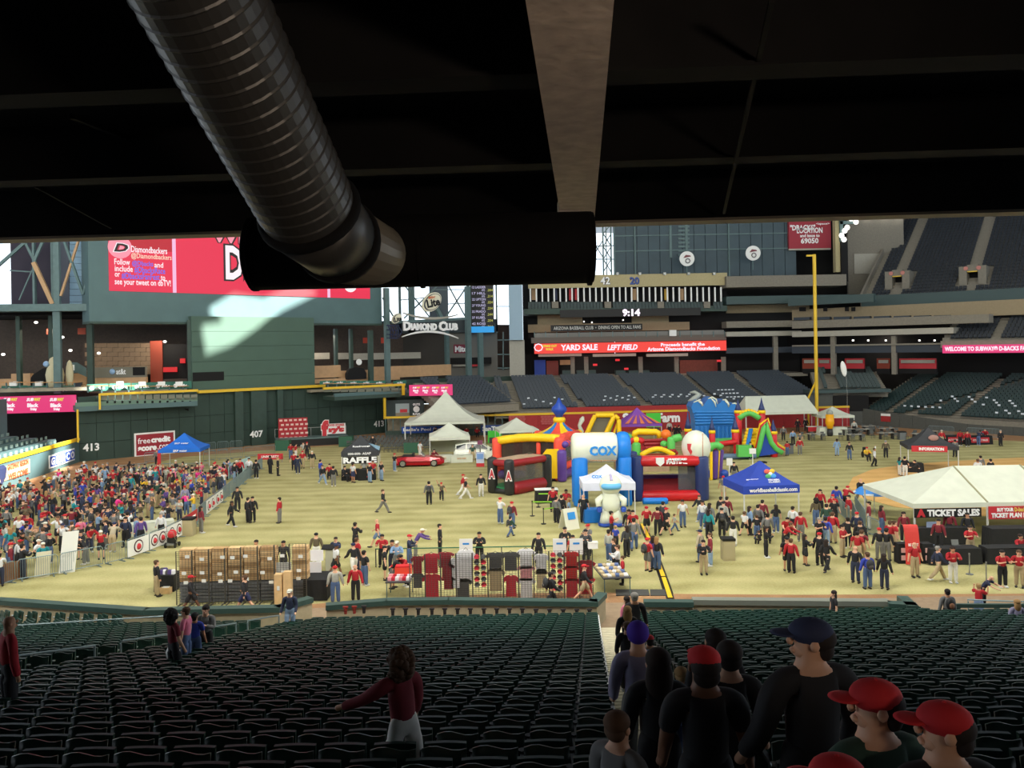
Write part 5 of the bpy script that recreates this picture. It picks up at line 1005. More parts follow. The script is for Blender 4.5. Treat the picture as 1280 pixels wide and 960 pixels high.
b = B(); b.sheet(lambda u, v: (p.x-.36+.72*u, p.y+.35-.32*cos(v*1.5), .05+1.95*sin(v*pi/2*.98)), 2, 8, (0, .03, 0)); b.build('panel', mat('banner_coral', (214, 64, 58), .6), rs); text('BE PART', M_wtext, rs, p+Vector((0, -.02, 1.05)), (1, 0, 0), (0, 0, 1), .5, .14); text('OF IT', M_wtext, rs, p+Vector((0, -.02, .85)), (1, 0, 0), (0, 0, 1), .4, .14)
for i, x in enumerate((1127, 1157)): lt = T('black_kiosk', 'low black kiosk with white print squares beside the red banner stand, '+('left' if i == 0 else 'right')+' side', 'kiosk', G(x, 703)); b = B(); b.box((0, 0, .5), (.55, .5, 1.0)); b.build('body', M_black, lt, world=False); [B().box((0, -.26, z), (.26, .02, .24)).build('print_square', mat('print_pink', (232, 190, 186), .6), lt, world=False) for z in (.3, .68)]
pb_ = T('leaning_poster', 'grey blue poster board leaning inside the ticket tent', 'board', G(1165, 682)); B().para((-.3, 0, 0), (.55, 0, 0), (.18, .3, 1.25), (0, .03, 0)).build('sheet', mat('poster_greyblue', (120, 134, 158), .6), pb_, world=False)
lp_ = T('laptop', 'grey laptop standing on the ticket table', 'laptop', G(1203, 706)+Vector((0, .5, .84))); B().box((0, 0, .0), (.36, .25, .02)).build('keyboard', M_inner, lp_, world=False); B().para((-.18, .12, .01), (.36, 0, 0), (0, .06, .26), (0, .01, 0)).build('screen', mat('laptop_grey', (120, 122, 118), .5), lp_, world=False)
fl_ = T('beach_umbrella', 'blue and white striped parasol leaning by the ticket tent corner', 'umbrella', G(1093, 640)); b = B(); b.lathe([(1.3, 1.25), (.9, 1.6), (.04, 1.85)], (0, 0, 0), 10); b.build('canopy', mat('parasol_blue', (60, 140, 222), .6), fl_, world=False)
for k in range(5): a_ = k*2*pi/5; b = B(); b.prism([(1.31*cos(a_), 1.31*sin(a_), 1.26), (1.31*cos(a_+.5), 1.31*sin(a_+.5), 1.26), (.05*cos(a_+.2), .05*sin(a_+.2), 1.88)], (0, 0, .02)); b.build('white_panel', M_white, fl_, world=False)
B().cyl((0, 0, 0), (0, 0, 1.8), .03).build('pole', M_leg, fl_, world=False)
# ------------------------------------------------------------------ inflatables
def vin(name, rgb): return mat(name, rgb, .38, noise=.05, scale=1.2, bump=.1, spec=.4)
V_blk = vin('vinyl_black', (46, 46, 46)); V_red = vin('vinyl_red', (202, 34, 40)); V_dred = vin('vinyl_dark_red', (150, 34, 40)); V_tom = vin('vinyl_tomato', (240, 84, 64)); V_yel = vin('vinyl_yellow', (250, 204, 30)); V_pur = vin('vinyl_purple', (96, 66, 150)); V_grn = vin('vinyl_green', (96, 192, 92)); V_dgrn = vin('vinyl_turf_green', (50, 128, 84)); V_wht = vin('vinyl_white', (226, 230, 212)); V_blu = vin('vinyl_blue', (30, 128, 222)); V_nav = vin('vinyl_navy', (44, 58, 108)); V_org = vin('vinyl_orange', (240, 120, 40)); V_tan = mat('netting_tan', (176, 150, 122), .8, noise=.1); V_roy = vin('vinyl_royal', (36, 74, 170)); V_wave = vin('vinyl_wave_blue', (46, 124, 200))
M_net = mat('netting_grey', (120, 118, 110), .8, alpha=.45); M_netd = mat('netting_dark', (64, 50, 44), .8, alpha=.6)
# batting cage
bc = T('batting_cage', 'black and red inflatable batting cage with green floor', 'inflatable', G(650, 614)); p = WM(bc).translation
FL, BL, FR, BR = G(637, 617), G(615.5, 613.5), G(684, 608), G(664, 604); top = 2.75
FL, BL, FR = G(637, 619), G(616, 616), G(684, 610); BR = BL+(FR-FL)
for q, h in ((FL, 2.75), (BL, 2.8), (FR, 2.7), (BR, 2.7)): b = B(); b.capsule(q, q+Vector((0, 0, h)), .40, 14); b.build('post', V_blk, bc, smooth=True)
for q, r_ in ((FL, FR), (FL, BL), (BL, BR), (FR, BR)): b = B(); b.capsule(q+Vector((0, 0, 2.4)), r_+Vector((0, 0, 2.4)), .27, 12); b.build('top_beam', V_dred, bc, smooth=True)
b = B(); b.capsule(FL+Vector((.2, .1, .45)), FR+Vector((-.2, .1, .45)), .5, 12); b.build('front_bumper', V_dred, bc, smooth=True)
b = B(); b.capsule(FL+Vector((-.1, .3, .2)), BL+Vector((.1, 0, .2)), .25, 10); b.build('side_bumper', V_blk, bc, smooth=True)
b = B(); b.prism([FL+Vector((0, 0, .3)), FR+Vector((0, 0, .3)), BR+Vector((0, 0, .7)), BL+Vector((0, 0, .5))], (0, 0, .12)); b.build('floor', V_dgrn, bc)
cc = (FL+FR+BL+BR)/4; b = B(); b.sheet(lambda u, v: FL+(FR-FL)*u+(BL-FL)*v+Vector((0, 0, 2.62+.18*sin(pi*u)*sin(pi*v))), 8, 6, (0, 0, .02)); b.build('roof_net', V_tan, bc)
for q, r_ in ((FR, BR), (BL, BR), (FL, FR)): b = B(); b.para(q+Vector((0, 0, .5)), r_-q, (0, 0, 1.8), (0, .02, 0)); b.build('net_wall', M_net, bc)
for q in (FL, BL): text('A', M_wtext, bc, q+Vector((-.05, -.41, 1.55)), (1, 0, .0), (0, 0, 1), .56, .85, bold=.1); text('A', M_red, bc, q+Vector((-.05, -.43, 1.55)), (1, 0, 0), (0, 0, 1), .4, .66, bold=.04)
text('Majestic', M_wtext, bc, (FL+BL)/2+Vector((.12, -.3, 2.42)), (BL-FL)*-1, (0, 0, 1), .8, .18)
# yellow roofed bounce house with a tented spire
bh = T('bounce_house', 'red and yellow inflatable bounce house with striped spire and blue finial', 'inflatable', G(672, 596)); z3 = Vector((0, 0, 1))
A1, A2, A3 = G(622, 598), G(700, 601), G(722, 590); A4 = A1+(A3-A2)
A1.z = A2.z = A3.z = A4.z = 0
for nm, q, h, r_, m in (('post', A1, 3.55, .42, V_tom), ('post', A2, 3.75, .5, V_tom), ('post', A3, 3.4, .3, V_yel), ('post', A4, 3.3, .4, V_tom)): b = B(); b.capsule(q, q+z3*h, r_, 12); b.build(nm, m, bh, smooth=True)
mid = (A1+A2)/2; b = B(); b.capsule(A1*.33+A2*.67+z3*1.0, A1*.33+A2*.67+z3*3.2, .2, 10); b.build('middle_post', V_tom, bh, smooth=True)
pts = [A1+(A2-A1)*i/10+z3*(3.15+.03*i+.3*sin(pi*(i/10*.8+.1))) for i in range(11)]; b = B(); b.tube(pts, [.36]*11, 12); b.build('front_arch', V_yel, bh, smooth=True)
pts = [A2+(A3-A2)*i/6+z3*(3.4+.1*sin(pi*i/6)) for i in range(7)]; b = B(); b.tube(pts, [.38]*7, 12); b.build('side_arch', V_tom, bh, smooth=True)
for q in (0, 1, 2): b = B(); b.ell(A2+(A3-A2)*(.15+.2*q)+z3*(3.6), (.4, .4, .32), 10, 7); b.build('roof_ball', V_tom, bh, smooth=True)
b = B(); b.sheet(lambda u, v: A1+(A2-A1)*u+(A4-A1)*v+z3*(3.3+.25*sin(pi*u)*(1-v)), 10, 4, (0, 0, .1)); b.build('roof', V_yel, bh, smooth=True)
for i, (q, r_) in enumerate(((A1, A2), (A2, A3), (A4, A3), (A1, A4))):
    b = B(); b.capsule(q+z3*.4, r_+z3*.4, .42, 10); b.build('base_tube', V_pur, bh, smooth=True); b = B(); b.capsule(q+z3*1.05, r_+z3*1.05, .32, 10); b.build('red_tube', V_tom, bh, smooth=True)
    b = B(); b.para(q+z3*1, r_-q, (0, 0, 2.3), (0.02, .02, 0)); b.build('net_wall', M_netd if i == 0 else M_net, bh)
b = B(); b.prism([A2+Vector((-2.4, -.6, .3)), A2+Vector((-.1, -.6, .3)), A2+Vector((-.1, -.6, 2.75)), A2+Vector((-1.1, -.6, 2.75)), A2+Vector((-1.7, -.6, 2.0))], (0, .3, 0)); b.build('yellow_panel', V_yel, bh)
b = B(); b.capsule(A2+Vector((.15, -.5, 0)), A2+Vector((.15, -.5, 2.7)), .42, 12); b.build('purple_column', V_pur, bh, smooth=True)
for k in range(4): b = B(); b.ell(A2+Vector((.45+.1*k, -.3+.35*k, 3.1)), (.35, .3, .3), 8, 6); b.build('side_ball', V_tom if k % 2 else V_pur, bh, smooth=True)
b = B(); b.ell(mid+Vector((1.0, 2.0, 2.6)), (.95, .5, .5), 12, 8); b.build('white_cloud_shape', V_wht, bh, smooth=True)
# striped spire of the castle behind
sp = T('spire_castle', 'inflatable castle with striped tent roof and blue onion finial', 'inflatable', G(700, 578)); c = G(700, 578); D0 = c.y; zz_ = lambda y: at(700, y, D0).z
zb, zt2, zk = zz_(543), zz_(513), zz_(527)
for k in range(12):
    a0, a1 = 2*pi*k/12, 2*pi*(k+1)/12; R_ = lambda z: .5+2.1*((zk-z)/(zk-zb))**1.7
    b = B(); zs = [zb+(zk-zb)*i/6 for i in range(7)]; vs = []
    for z in zs:
        for a_ in (a0, a1): vs.append((c.x+R_(z)*cos(a_), c.y+R_(z)*sin(a_), z))
    k0 = len(vs); vs += [(c.x+.3*cos(a0), c.y+.3*sin(a0), zb), (c.x+.3*cos(a1), c.y+.3*sin(a1), zb)]
    b.add(vs, [(2*i, 2*i+1, 2*i+3, 2*i+2) for i in range(6)]); b.build('roof_gore', (V_yel, V_wave, V_tom)[k % 3], sp, smooth=False)
b = B(); b.lathe([(.58, zk-.05), (.62, zk+.25), (.5, zk+.45)], (c.x, c.y, 0), 14); b.build('collar', V_yel, sp, smooth=True); b = B(); b.lathe([(.3, zk+.4), (.42, zk+.7), (.78, zk+1.1), (.7, zk+1.4), (.3, zk+1.8), (.06, zk+2.35)], (c.x, c.y, 0), 12, wob=.08); b.build('finial', V_roy, sp, smooth=True)
for x, y in ((-2, -2), (2, -2), (2, 2), (-2, 2)): b = B(); b.capsule(c+Vector((x, y, 0)), c+Vector((x, y, zb+.2)), .45, 10); b.build('tower', V_yel if x > 0 else V_tom, sp, smooth=True)
b = B(); b.box((c.x, c.y, zb/2), (3.8, 3.8, zb*.9)); b.build('body', V_wave, sp)
# arch with the big white barrel
ax = T('cox_arch', 'blue inflatable arch with white barrel top carrying blue lettering', 'inflatable', G(753, 632)); q = G(726, 631); r_ = G(783, 631); r_.y = q.y; AP = Plane((q.x, q.y-1.2), (r_.x, q.y-1.2))
zt_, zb_ = at(745, 543, q.y-1.2).z, at(745, 581, q.y-1.2).z; Rr = (zt_-zb_)/2; zc = (zt_+zb_)/2; yb = q.y
for nm, x0, x1, m in (('barrel', 716, 774, V_wht), ('blue_ring', 773, 790, V_blu)):
    xa, xb = at(x0, 560, yb-1.2).x, at(x1, 560, yb-1.2).x; k = 1.04 if nm == 'blue_ring' else 1.0
    b = B(); b.tube([(xa, yb, zc), (xa+.12, yb, zc), (xa+.3, yb, zc), (xb-.3, yb, zc), (xb-.12, yb, zc), (xb, yb, zc)], [Rr*.75*k, Rr*.93*k, Rr*k, Rr*k, Rr*.93*k, Rr*.75*k], 22); b.build(nm, m, ax, smooth=True)
for x0, x1 in ((716.5, 735), (773, 790)):
    xa, xb = at(x0, 600, yb-.6).x, at(x1, 600, yb-.6).x; rr = (xb-xa)/2
    for y in (yb-.55, yb+.75): b = B(); b.capsule(((xa+xb)/2, y, 0), ((xa+xb)/2, y, zc-Rr*.55), rr, 16, .3); b.build('leg', V_blu, ax, smooth=True)
yf = yb-Rr-.02; cxx = lambda x, y: at(x, y, yf)
text('COX', mat('cox_blue', (40, 140, 220), .5), ax, cxx(754, 563.5), (1, 0, 0), (0, 0, 1), 34*yf/1000, 12*yf/1000, bold=.045, ext=.06); text('Connecting communities', mat('lettering_orange', (214, 150, 90), .6), ax, cxx(754, 576)+Vector((0, .12, 0)), (1, 0, -.02), (0, -.3, 1), 33*yf/1000, .16)
# inflatable figure: plain round headed white figure with a blue band, hands on hips
fg = T('inflatable_figure', 'tall white inflatable figure with round head and plain blue visor band', 'inflatable', G(764, 657)); c = G(764, 657); S = c.y/1000; zz2 = lambda y: at(764, y, c.y).z
b = B(); b.lathe([(.3, zz2(640)), (.52, zz2(637)), (.56, zz2(630)), (.52, zz2(622)), (.47, zz2(617)), (.5, zz2(614)), (.4, zz2(612))], (c.x, c.y, 0), 20, 1.05, .9); b.build('torso', V_wht, fg, smooth=True)
b = B(); b.ell((c.x, c.y, (zz2(594)+zz2(618))/2), (.70, .68, (zz2(593)-zz2(619))/2), 20, 12); b.build('head', V_wht, fg, smooth=True)
b = B(); zv = zz2(606.5); b.tube([(c.x+.63*sin(a_), c.y-.6*cos(a_), zv) for a_ in [-1.1+2.2*i/10 for i in range(11)]], [.1, .18]+[.2]*7+[.18, .1], 10); b.build('visor_band', vin('vinyl_sky', (110, 186, 238)), fg, smooth=True)
b = B(); b.tube([(c.x, c.y-.66*cos(a_), zz2(606)+.63*sin(a_)) for a_ in [.55+1.0*i/6 for i in range(7)]], [.09]*7, 8); b.build('crest_stripe', vin('vinyl_lilac', (186, 178, 214)), fg, smooth=True)
for s_ in (-1, 1):
    b = B(); b.tube([(c.x+s_*.26, c.y, zz2(636)), (c.x+s_*.34, c.y-.05, zz2(644)), (c.x+s_*.4, c.y-.08, zz2(654))], [.31, .31, .35], 12); b.build('leg', V_wht, fg, smooth=True)
    b = B(); b.lathe([(.37, zz2(653)), (.4, .25), (.4, .05), (.25, .0)], (c.x+s_*.43, c.y-.12, 0), 12, 1, 1.2); b.build('boot', V_roy, fg, smooth=True)
    b = B(); b.tube([(c.x+s_*.45, c.y, zz2(620)), (c.x+s_*.82, c.y-.1, zz2(625)), (c.x+s_*.78, c.y-.25, zz2(632))], [.2, .21, .18], 10); b.build('arm', V_wht, fg, smooth=True)
    b = B(); b.ell((c.x+s_*.76, c.y-.3, zz2(635.5)), (.19, .19, .18), 10, 7)
    for k in range(4): b.capsule((c.x+s_*(.68+.06*k), c.y-.4, zz2(635)), (c.x+s_*(.64+.06*k), c.y-.47, zz2(638.5)), .05, 6)
    b.build('glove', V_roy, fg, smooth=True)
bt_ = cloth_table('blue_draped_table', 'blue draped table under the white pop-up left of the inflatable figure', G(744, 652), 1.5, .9, .85, .1, mat('drape_blue', (28, 112, 196), .35))
# pitching game
pg = T('pitching_game', 'navy and red inflatable pitching game with a white baseball top', 'inflatable', G(840, 626)); PL, PR = G(798, 628), G(880, 627); PP = Plane(PL, PR); yq = PL.y
for x0, x1, q in ((790.5, 806.5, PL), (871.5, 888.5, PR)):
    rr = (x1-x0)/2*q.y/1000; hz = at(x0, 571, q.y).z
    for dy in (0, 2.6): b = B(); b.capsule(q+Vector((0, dy+rr, 0)), q+Vector((0, dy+rr, hz)), rr, 16, .35); b.build('post', V_nav, pg, smooth=True)
zt_, zb_ = at(840, 570.5, yq).z, at(840, 583.5, yq).z
b = B(); b.capsule((PL.x+.2, PL.y+.4, (zt_+zb_)/2), (PR.x-.2, PR.y+.4, (zt_+zb_)/2), (zt_-zb_)/2, 14, .3); b.build('top_beam', V_red, pg, smooth=True)
b = B(); b.capsule((PL.x+.3, PL.y+.45, .38), (PR.x-.1, PR.y+.45, .38), .4, 14, .3); b.build('front_bumper', V_red, pg, smooth=True)
b = B(); b.prism([(PL.x, yq+.5, .3), (PR.x, yq+.5, .3), (PR.x-.4, yq+3, 1.1), (PL.x+.4, yq+3, 1.1)], (0, 0, .1)); b.build('ramp', V_dred, pg)
b = B(); b.box(((PL.x+PR.x)/2, yq+3.3, 1.0), (PR.x-PL.x, .5, .9)); b.build('back_bolster', V_pur, pg)
b = B(); b.sheet(lambda u, v: (PL.x+.3+(PR.x-PL.x-.6)*u, yq+.5+2.8*v, zt_-.1-.3*v), 6, 4, (0, 0, .05)); b.build('roof', vin('vinyl_salmon', (224, 112, 92)), pg)
for k in (0, 1): x = (PL.x+.4, PR.x-.4)[k]; b = B(); b.para((x, yq+.6, .5), (0, 2.6, 0), (0, 0, zb_-.5), (.02, 0, 0)); b.build('net_wall', mat('netting_slate', (96, 98, 104), .8, alpha=.55), pg)
b = B(); b.para((PR.x-1.65, yq+.75, .7), (1.3, 0, 0), (0, 0, zb_-.7), (0, .02, 0)); b.build('net_panel', mat('netting_slate', (96, 98, 104), .8, alpha=.55), pg)
text('PASTIME', M_wtext, pg, at(846, 577.5, yq)+Vector((0, -.33+.4-.07, 0)), (1, 0, 0), (0, 0, 1), 26*yq/1000, .30, bold=.06, ext=.05); text('GRANDSTAND', M_wtext, pg, at(846, 573.5, yq)+Vector((0, -.2, 0)), (1, 0, 0), (0, .2, 1), 24*yq/1000, .15, bold=.05, ext=.04)
b = B(); p = at(825, 577, yq)+Vector((0, -.06, 0)); b.prism([p+Vector(v) for v in ((-.3, 0, .28), (.3, 0, .28), (.3, 0, -.1), (0, 0, -.35), (-.3, 0, -.1))], (0, .1, 0)); b.build('shield_mark', M_white, pg)
cb = at(870, 556, yq+1.2); b = B(); b.ell(cb+Vector((0, 0, -.15)), (1.05, 1.25, 1.22), 20, 12); b.build('baseball', V_wht, pg, smooth=True)
b = B(); b.tube([cb+Vector((.45+.25*cos(a_)*-1, -1.22*cos(a_*.9), 1.15*sin(a_*.9)-.15)) for a_ in [-1.2+2.4*i/10 for i in range(11)]], [.03]*11, 6); b.build('stitch_line', mat('stitch_tan', (196, 140, 110), .7), pg)
b = B(); p = cb+Vector((-.62, -1.04, -.1)); b.prism([p+Vector(v) for v in ((-.22, .12, .3), (.22, 0, .3), (.2, 0, -.1), (0, 0, -.5), (-.2, .12, -.1))], (0, .08, 0)); b.build('mark_panel', M_red, pg)
b = B(); b.capsule(PL+Vector((.2, -.6, .2)), PL+Vector((2.0, -.7, .2)), .25, 10); b.build('blower_tube', V_blu, pg, smooth=True)
# obstacle course behind
oc = T('obstacle_course', 'red, yellow and green inflatable obstacle course with an orange ball', 'inflatable', G(805, 588)); c = G(805, 590); yq2 = c.y; q = lambda x, y, dy=0: at(x, y, yq2+dy)
b = B(); b.prism([q(798, 569), q(848, 566), q(838, 553, 2.5), q(830, 549, 4), q(808, 550, 4), q(800, 556, 2)], (0, 1.5, -1.2)); b.build('red_slope', V_red, oc)
for k in range(4): b = B(); b.capsule(q(803+k*1.5, 551+k*4.4, 1.2-k*.5), q(836+k*3, 550+k*4.4, 1.2-k*.5), .16, 8); b.build('slope_roll', V_dred, oc, smooth=True)
b = B(); b.tube([q(801+i*3.8, 569-8*sin(pi*(i/11)), -.6) for i in range(12)], [.22]*12, 10); b.build('yellow_arch', V_yel, oc, smooth=True)
b = B(); b.prism([q(808+2.8*i, 567-5*sin(pi*i/11), -.5) for i in range(12)], (0, .1, 0)); b.build('picture_panel', mat('panel_pattern', (170, 150, 90), .7, rgb2=(60, 90, 60), scale=3), oc)
for x0, x1, y0, y1, m in ((790, 801, 553, 572, V_grn), (834, 844, 546, 570, V_grn)): b = B(); xm = (x0+x1)/2; b.capsule(q(xm, 575), q(xm, y0), (x1-x0)/2*yq2/1000, 10); b.build('green_column', m, oc, smooth=True)
b = B(); b.capsule(q(840, 549), q(852, 546), .35, 10); b.build('green_arm', V_grn, oc, smooth=True)
b = B(); b.tube([q(793, 546, 2), q(794, 541, 2), q(798, 539.5, 2), q(820, 540, 2), q(824, 542, 2), q(825, 547, 2)], [.3]*6, 10); b.build('yellow_hoop', V_yel, oc, smooth=True)
b = B(); b.ell(q(832.5, 543, 1.5), (.48, .48, .46), 14, 9); b.build('orange_ball', V_org, oc, smooth=True)
for x, y, m in ((789, 551, V_red), (795, 550, V_yel), (801, 551, V_red), (785, 546, V_grn), (830, 555, V_grn), (838, 558, V_red)): b = B(); b.ell(q(x, y, .3), (.36, .3, .32), 10, 7); b.build('knob', m, oc, smooth=True)
b = B(); b.box((c.x, c.y+1.6, .9), (4.6, 3, 1.8)); b.build('base', V_tan, oc)
# yellow frame slide
ys = T('yellow_slide', 'yellow framed inflatable slide with grey netting behind the arch', 'inflatable', G(752, 562)); yq3 = G(752, 562).y; q = lambda x, y, dy=0: at(x, y, yq3+dy)
for a_, c_ in (((733, 543), (744, 519)), ((757, 543), (768, 519)), ((744, 519), (768, 519)), ((733, 543), (757, 543)), ((768, 519), (773.5, 524)), ((773.5, 524), (774, 543))): b = B(); b.capsule(q(*a_), q(*c_), .26, 10); b.build('frame_tube', V_yel, ys, smooth=True)
b = B(); b.prism([q(734, 542, .2), q(757, 542, .2), q(767, 520, .2), q(745, 520, .2)], (0, .05, 0)); b.build('net_panel', mat('netting_olive', (110, 106, 92), .8), ys)
for k, m in enumerate((V_grn, V_dred, V_yel, V_roy)): b = B(); b.prism([q(758+k*3.4, 545, .25), q(761.4+k*3.4, 545, .25), q(770+k*1.2, 522+k*4, .25), q(768+k*1.2, 520+k*4, .25)], (0, .5, 0)); b.build('side_panel', m, ys)
b = B(); p = q(752, 562); b.box((p.x, p.y+1, q(752, 545).z/2), (3.6, 1.6, q(752, 545).z)); b.build('base', V_roy, ys)
# wave slide
wv = T('wave_slide', 'tall blue inflatable wall with curling wave crest and grey fin', 'inflatable', G(894, 562)); yq4 = G(894, 562).y; q = lambda x, y, dy=0: at(x, y, yq4+dy)
b = B(); b.prism([q(868, 562), q(916, 562), q(918, 530), q(921, 514), q(867, 514), q(869, 530)], (0, 2.2, 0)); b.build('wall', V_wave, wv)
for k in range(5): b = B(); b.capsule(q(868.5, 515+k*3.6, -.05), q(917, 515+k*3.4, -.05), .17, 8); b.build('wall_roll', V_wave, wv, smooth=True)
for k in range(9): b = B(); b.capsule(q(872+k*5.3, 533, -.08), q(872+k*5.2, 561, -.08), .12, 6); b.build('wall_rib', V_wave, wv, smooth=True)
cr = [(866, 516), (864, 509), (867, 503), (873, 500.5), (877, 503), (879, 507), (882, 503), (885, 498.5), (890, 496.5), (895, 499), (897, 505), (900, 504), (903, 500), (907, 499.5), (910, 503), (912, 507), (915, 504.5), (919, 504), (923, 507), (923, 512), (921, 516)]
b = B(); b.prism([q(x, y, -.15) for x, y in cr], (0, 2.4, 0)); b.build('wave_crest', V_wave, wv)
for i0, i1 in ((2, 5), (7, 10), (12, 15), (16, 19)): b = B(); b.tube([q(x, y, -.15) for x, y in cr[i0:i1+1]], [.05]+[.1]*(i1-i0-1)+[.05], 7); b.build('foam_edge', V_wht, wv, smooth=True)
for x, y, x1, y1 in ((873, 502, 878, 508), (889, 498, 895, 509), (906, 501, 911, 509)): b = B(); b.tube([q(x, y, -.2), q((x+x1)/2+1.5, (y+y1)/2-1, -.25), q(x1, y1, -.2)], [.04, .12, .04], 7); b.build('foam_streak', V_wht, wv, smooth=True)
b = B(); b.tube([q(860, 501, 1.5), q(868, 498.5, 1.5), q(874, 493, 1.5), q(868, 490, 1.5), q(862, 490.5, 1.5)], [.05, .35, .32, .2, .05], 9); b.build('grey_fin', mat('fin_grey', (160, 166, 158), .5), wv, smooth=True)
b = B(); b.tube([q(921, 512), q(924, 520), q(923, 532), q(918, 545), q(911, 560)], [.3, .34, .32, .3, .3], 9); b.build('edge_tube', V_yel, wv, smooth=True)
# castle slide
ca = T('castle_slide', 'inflatable castle with red towers, navy cones and a big striped slide', 'inflatable', G(930, 571)); yq5 = G(925, 571).y; q = lambda x, y, dy=0: at(x, y, yq5+dy)
for i, (x, yt, ym, yb2, dy, rr) in enumerate(((890, 520, 538, 556, -1.4, .30), (919, 519.5, 537, 574, -1.2, .36), (922.5, 499, 513, 560, 2, .36), (952, 497, 513, 545, 2, .36), (966.5, 524, 539, 562, -.6, .36), (860, 514, 536, 552, 3, .36))):
    b = B(); b.capsule((q(x, 500, dy).x, yq5+dy, 0), q(x, ym, dy), rr, 12, .2); b.build('tower', V_red, ca, smooth=True); p = q(x, ym, dy); hc = q(x, yt, dy).z-p.z
    b = B(); b.lathe([(rr*1.05, p.z), (rr*.75, p.z+hc*.25), (rr*.35, p.z+hc*.6), (.02, p.z+hc)], (p.x, p.y, 0), 12); b.build('cone', V_nav, ca, smooth=True); b = B(); b.lathe([(rr*1.12, p.z-.28), (rr*1.15, p.z-.1), (rr*1.05, p.z+.03)], (p.x, p.y, 0), 12); b.build('collar', V_yel, ca, smooth=True)
b = B(); b.prism([q(892, 576, -1.4), q(921, 572, -1.4), q(921, 555, -1.4), q(892, 558, -1.4)], (0, .2, 0)); b.build('pattern_panel', mat('panel_castle', (150, 110, 60), .7, rgb2=(70, 50, 40), scale=2.5), ca)
b = B(); b.capsule(q(891, 556, -1.5), q(921, 552, -1.5), .25, 10); b.build('red_rail', V_red, ca, smooth=True); b = B(); b.prism([q(889, 548, 0), q(919, 547, 0), q(919, 552, -1.3), q(889, 554, -1.3)], (0, 0, -.15)); b.build('green_deck', V_grn, ca)
b = B(); b.tube([q(923+i*2.9, 523-6.5*sin(pi*i/9), 1.8) for i in range(10)], [.3]*10, 10); b.build('green_arch', V_grn, ca, smooth=True)
for k in range(7): b = B(); b.ell(q(925+k*3.6, 518-4.6*sin(pi*(k+.5)/7), 1.8), (.2, .2, .22), 8, 5); b.build('yellow_bump', V_yel, ca, smooth=True)
for k in range(8):
    y0 = 567-k*4.2; b = B(); b.capsule(q(924+k*1.2, y0, -1+k*.35), q(941+k*1.3, y0, -1+k*.35), .22, 8); b.build('stair_roll', V_yel, ca, smooth=True)
b = B(); b.prism([q(930, 567, -1.3), q(935, 567, -1.3), q(941, 536, 1.3), q(936, 536, 1.3)], (0, -.12, .05)); b.build('blue_runner', V_wave, ca)
prof = [(945, 571), (949, 560), (952, 546), (955, 535), (957, 531), (960, 540), (964, 553), (970, 561), (978, 566)]
b = B(); b.prism([q(x, y, -1) for x, y in prof], (0, 1.6, 0)); b.build('slide_side', V_roy, ca)
for dy, off, m, nm in ((-1.05, 0, V_grn, 'green_edge'), (-.7, 2.6, V_red, 'red_edge'), (-.2, 5.2, V_yel, 'yellow_edge')):
    b = B(); b.tube([q(x-(off*.55 if i < 4 else -off*.35), y-off*.8-(2 if i == 4 else 0), dy) for i, (x, y) in enumerate(prof)], [.26]*len(prof), 9); b.build(nm, m, ca, smooth=True)
b = B(); p = q(930, 575, -2.2); b.box((p.x, p.y, .9), (1.3, .8, 1.1)); b.build('green_step', V_grn, ca); b = B(); b.capsule((q(893, 578, -1.6).x, yq5-1.7, .3), (q(945, 573, -1.6).x, yq5-1.7, .3), .28, 8); b.build('base_tube', mat('vinyl_greyblue', (96, 120, 150), .5), ca, smooth=True)
# narrow purple and yellow arch, blue blower bags
na = T('striped_gate', 'purple, yellow and green inflatable gate behind the white baseball top', 'inflatable', G(897, 597)); p = G(897, 600); q = lambda x, y, dy=0: at(x, y, p.y+dy)
for x, m, r_ in ((889, V_yel, .12), (894.5, V_pur, .25), (899, V_yel, .1), (902, V_pur, .2)): b = B(); b.capsule((q(x, 590).x, p.y+(x-889)*.06, 0), q(x, 562, (x-889)*.06), r_, 10); b.build('column', m, na, smooth=True)
b = B(); b.tube([q(886, 562), q(891, 557), q(897, 556), q(902, 560)], [.3]*4, 10); b.build('top_arch', V_grn, na, smooth=True)
bb = T('blower_bag', 'pair of royal blue air bags at the foot of the striped gate', 'inflatable', G(900, 599)); c = G(899, 598)
for dx in (-.55, .35): b = B(); b.capsule(c+Vector((dx-.35, 0, .38)), c+Vector((dx+.4, .1, .38)), .36, 10); b.build('bag', V_roy, bb, smooth=True)
# tall yellow tube with a black foot, white wavy tube
tb = T('tube_figure', 'tall yellow inflatable tube on a black foot beside the foul pole tent', 'inflatable', G(1037.5, 545)); c = G(1037.5, 545); zt = at(1037.5, 518, c.y).z; b = B(); b.tube([c+z3*.9, c+z3*1.3, c+z3*(zt*.6), c+z3*zt], [.32, .42, .52, .46], 12); b.build('tube', vin('vinyl_amber', (250, 176, 24)), tb, smooth=True); b = B(); b.tube([c, c+z3*.25, c+z3*.9], [.3, .36, .32], 12); b.build('foot', V_blk, tb, smooth=True); b = B(); b.ell(c+z3*(zt+.2), (.4, .4, .36), 10, 7); b.build('grey_cap', mat('fin_grey', (160, 166, 158), .5), tb, smooth=True)
tb = T('tube_figure', 'white wavy inflatable tube behind the yellow slide', 'inflatable', G(726, 548)); c = G(726, 548); b = B(); b.tube([c, c+Vector((.1, 0, .9)), c+Vector((-.15, 0, 1.6)), c+Vector((.2, 0, 2.3)), c+Vector((.35, 0, 2.7))], [.14, .3, .22, .32, .12], 10); b.build('tube', V_wht, tb, smooth=True)
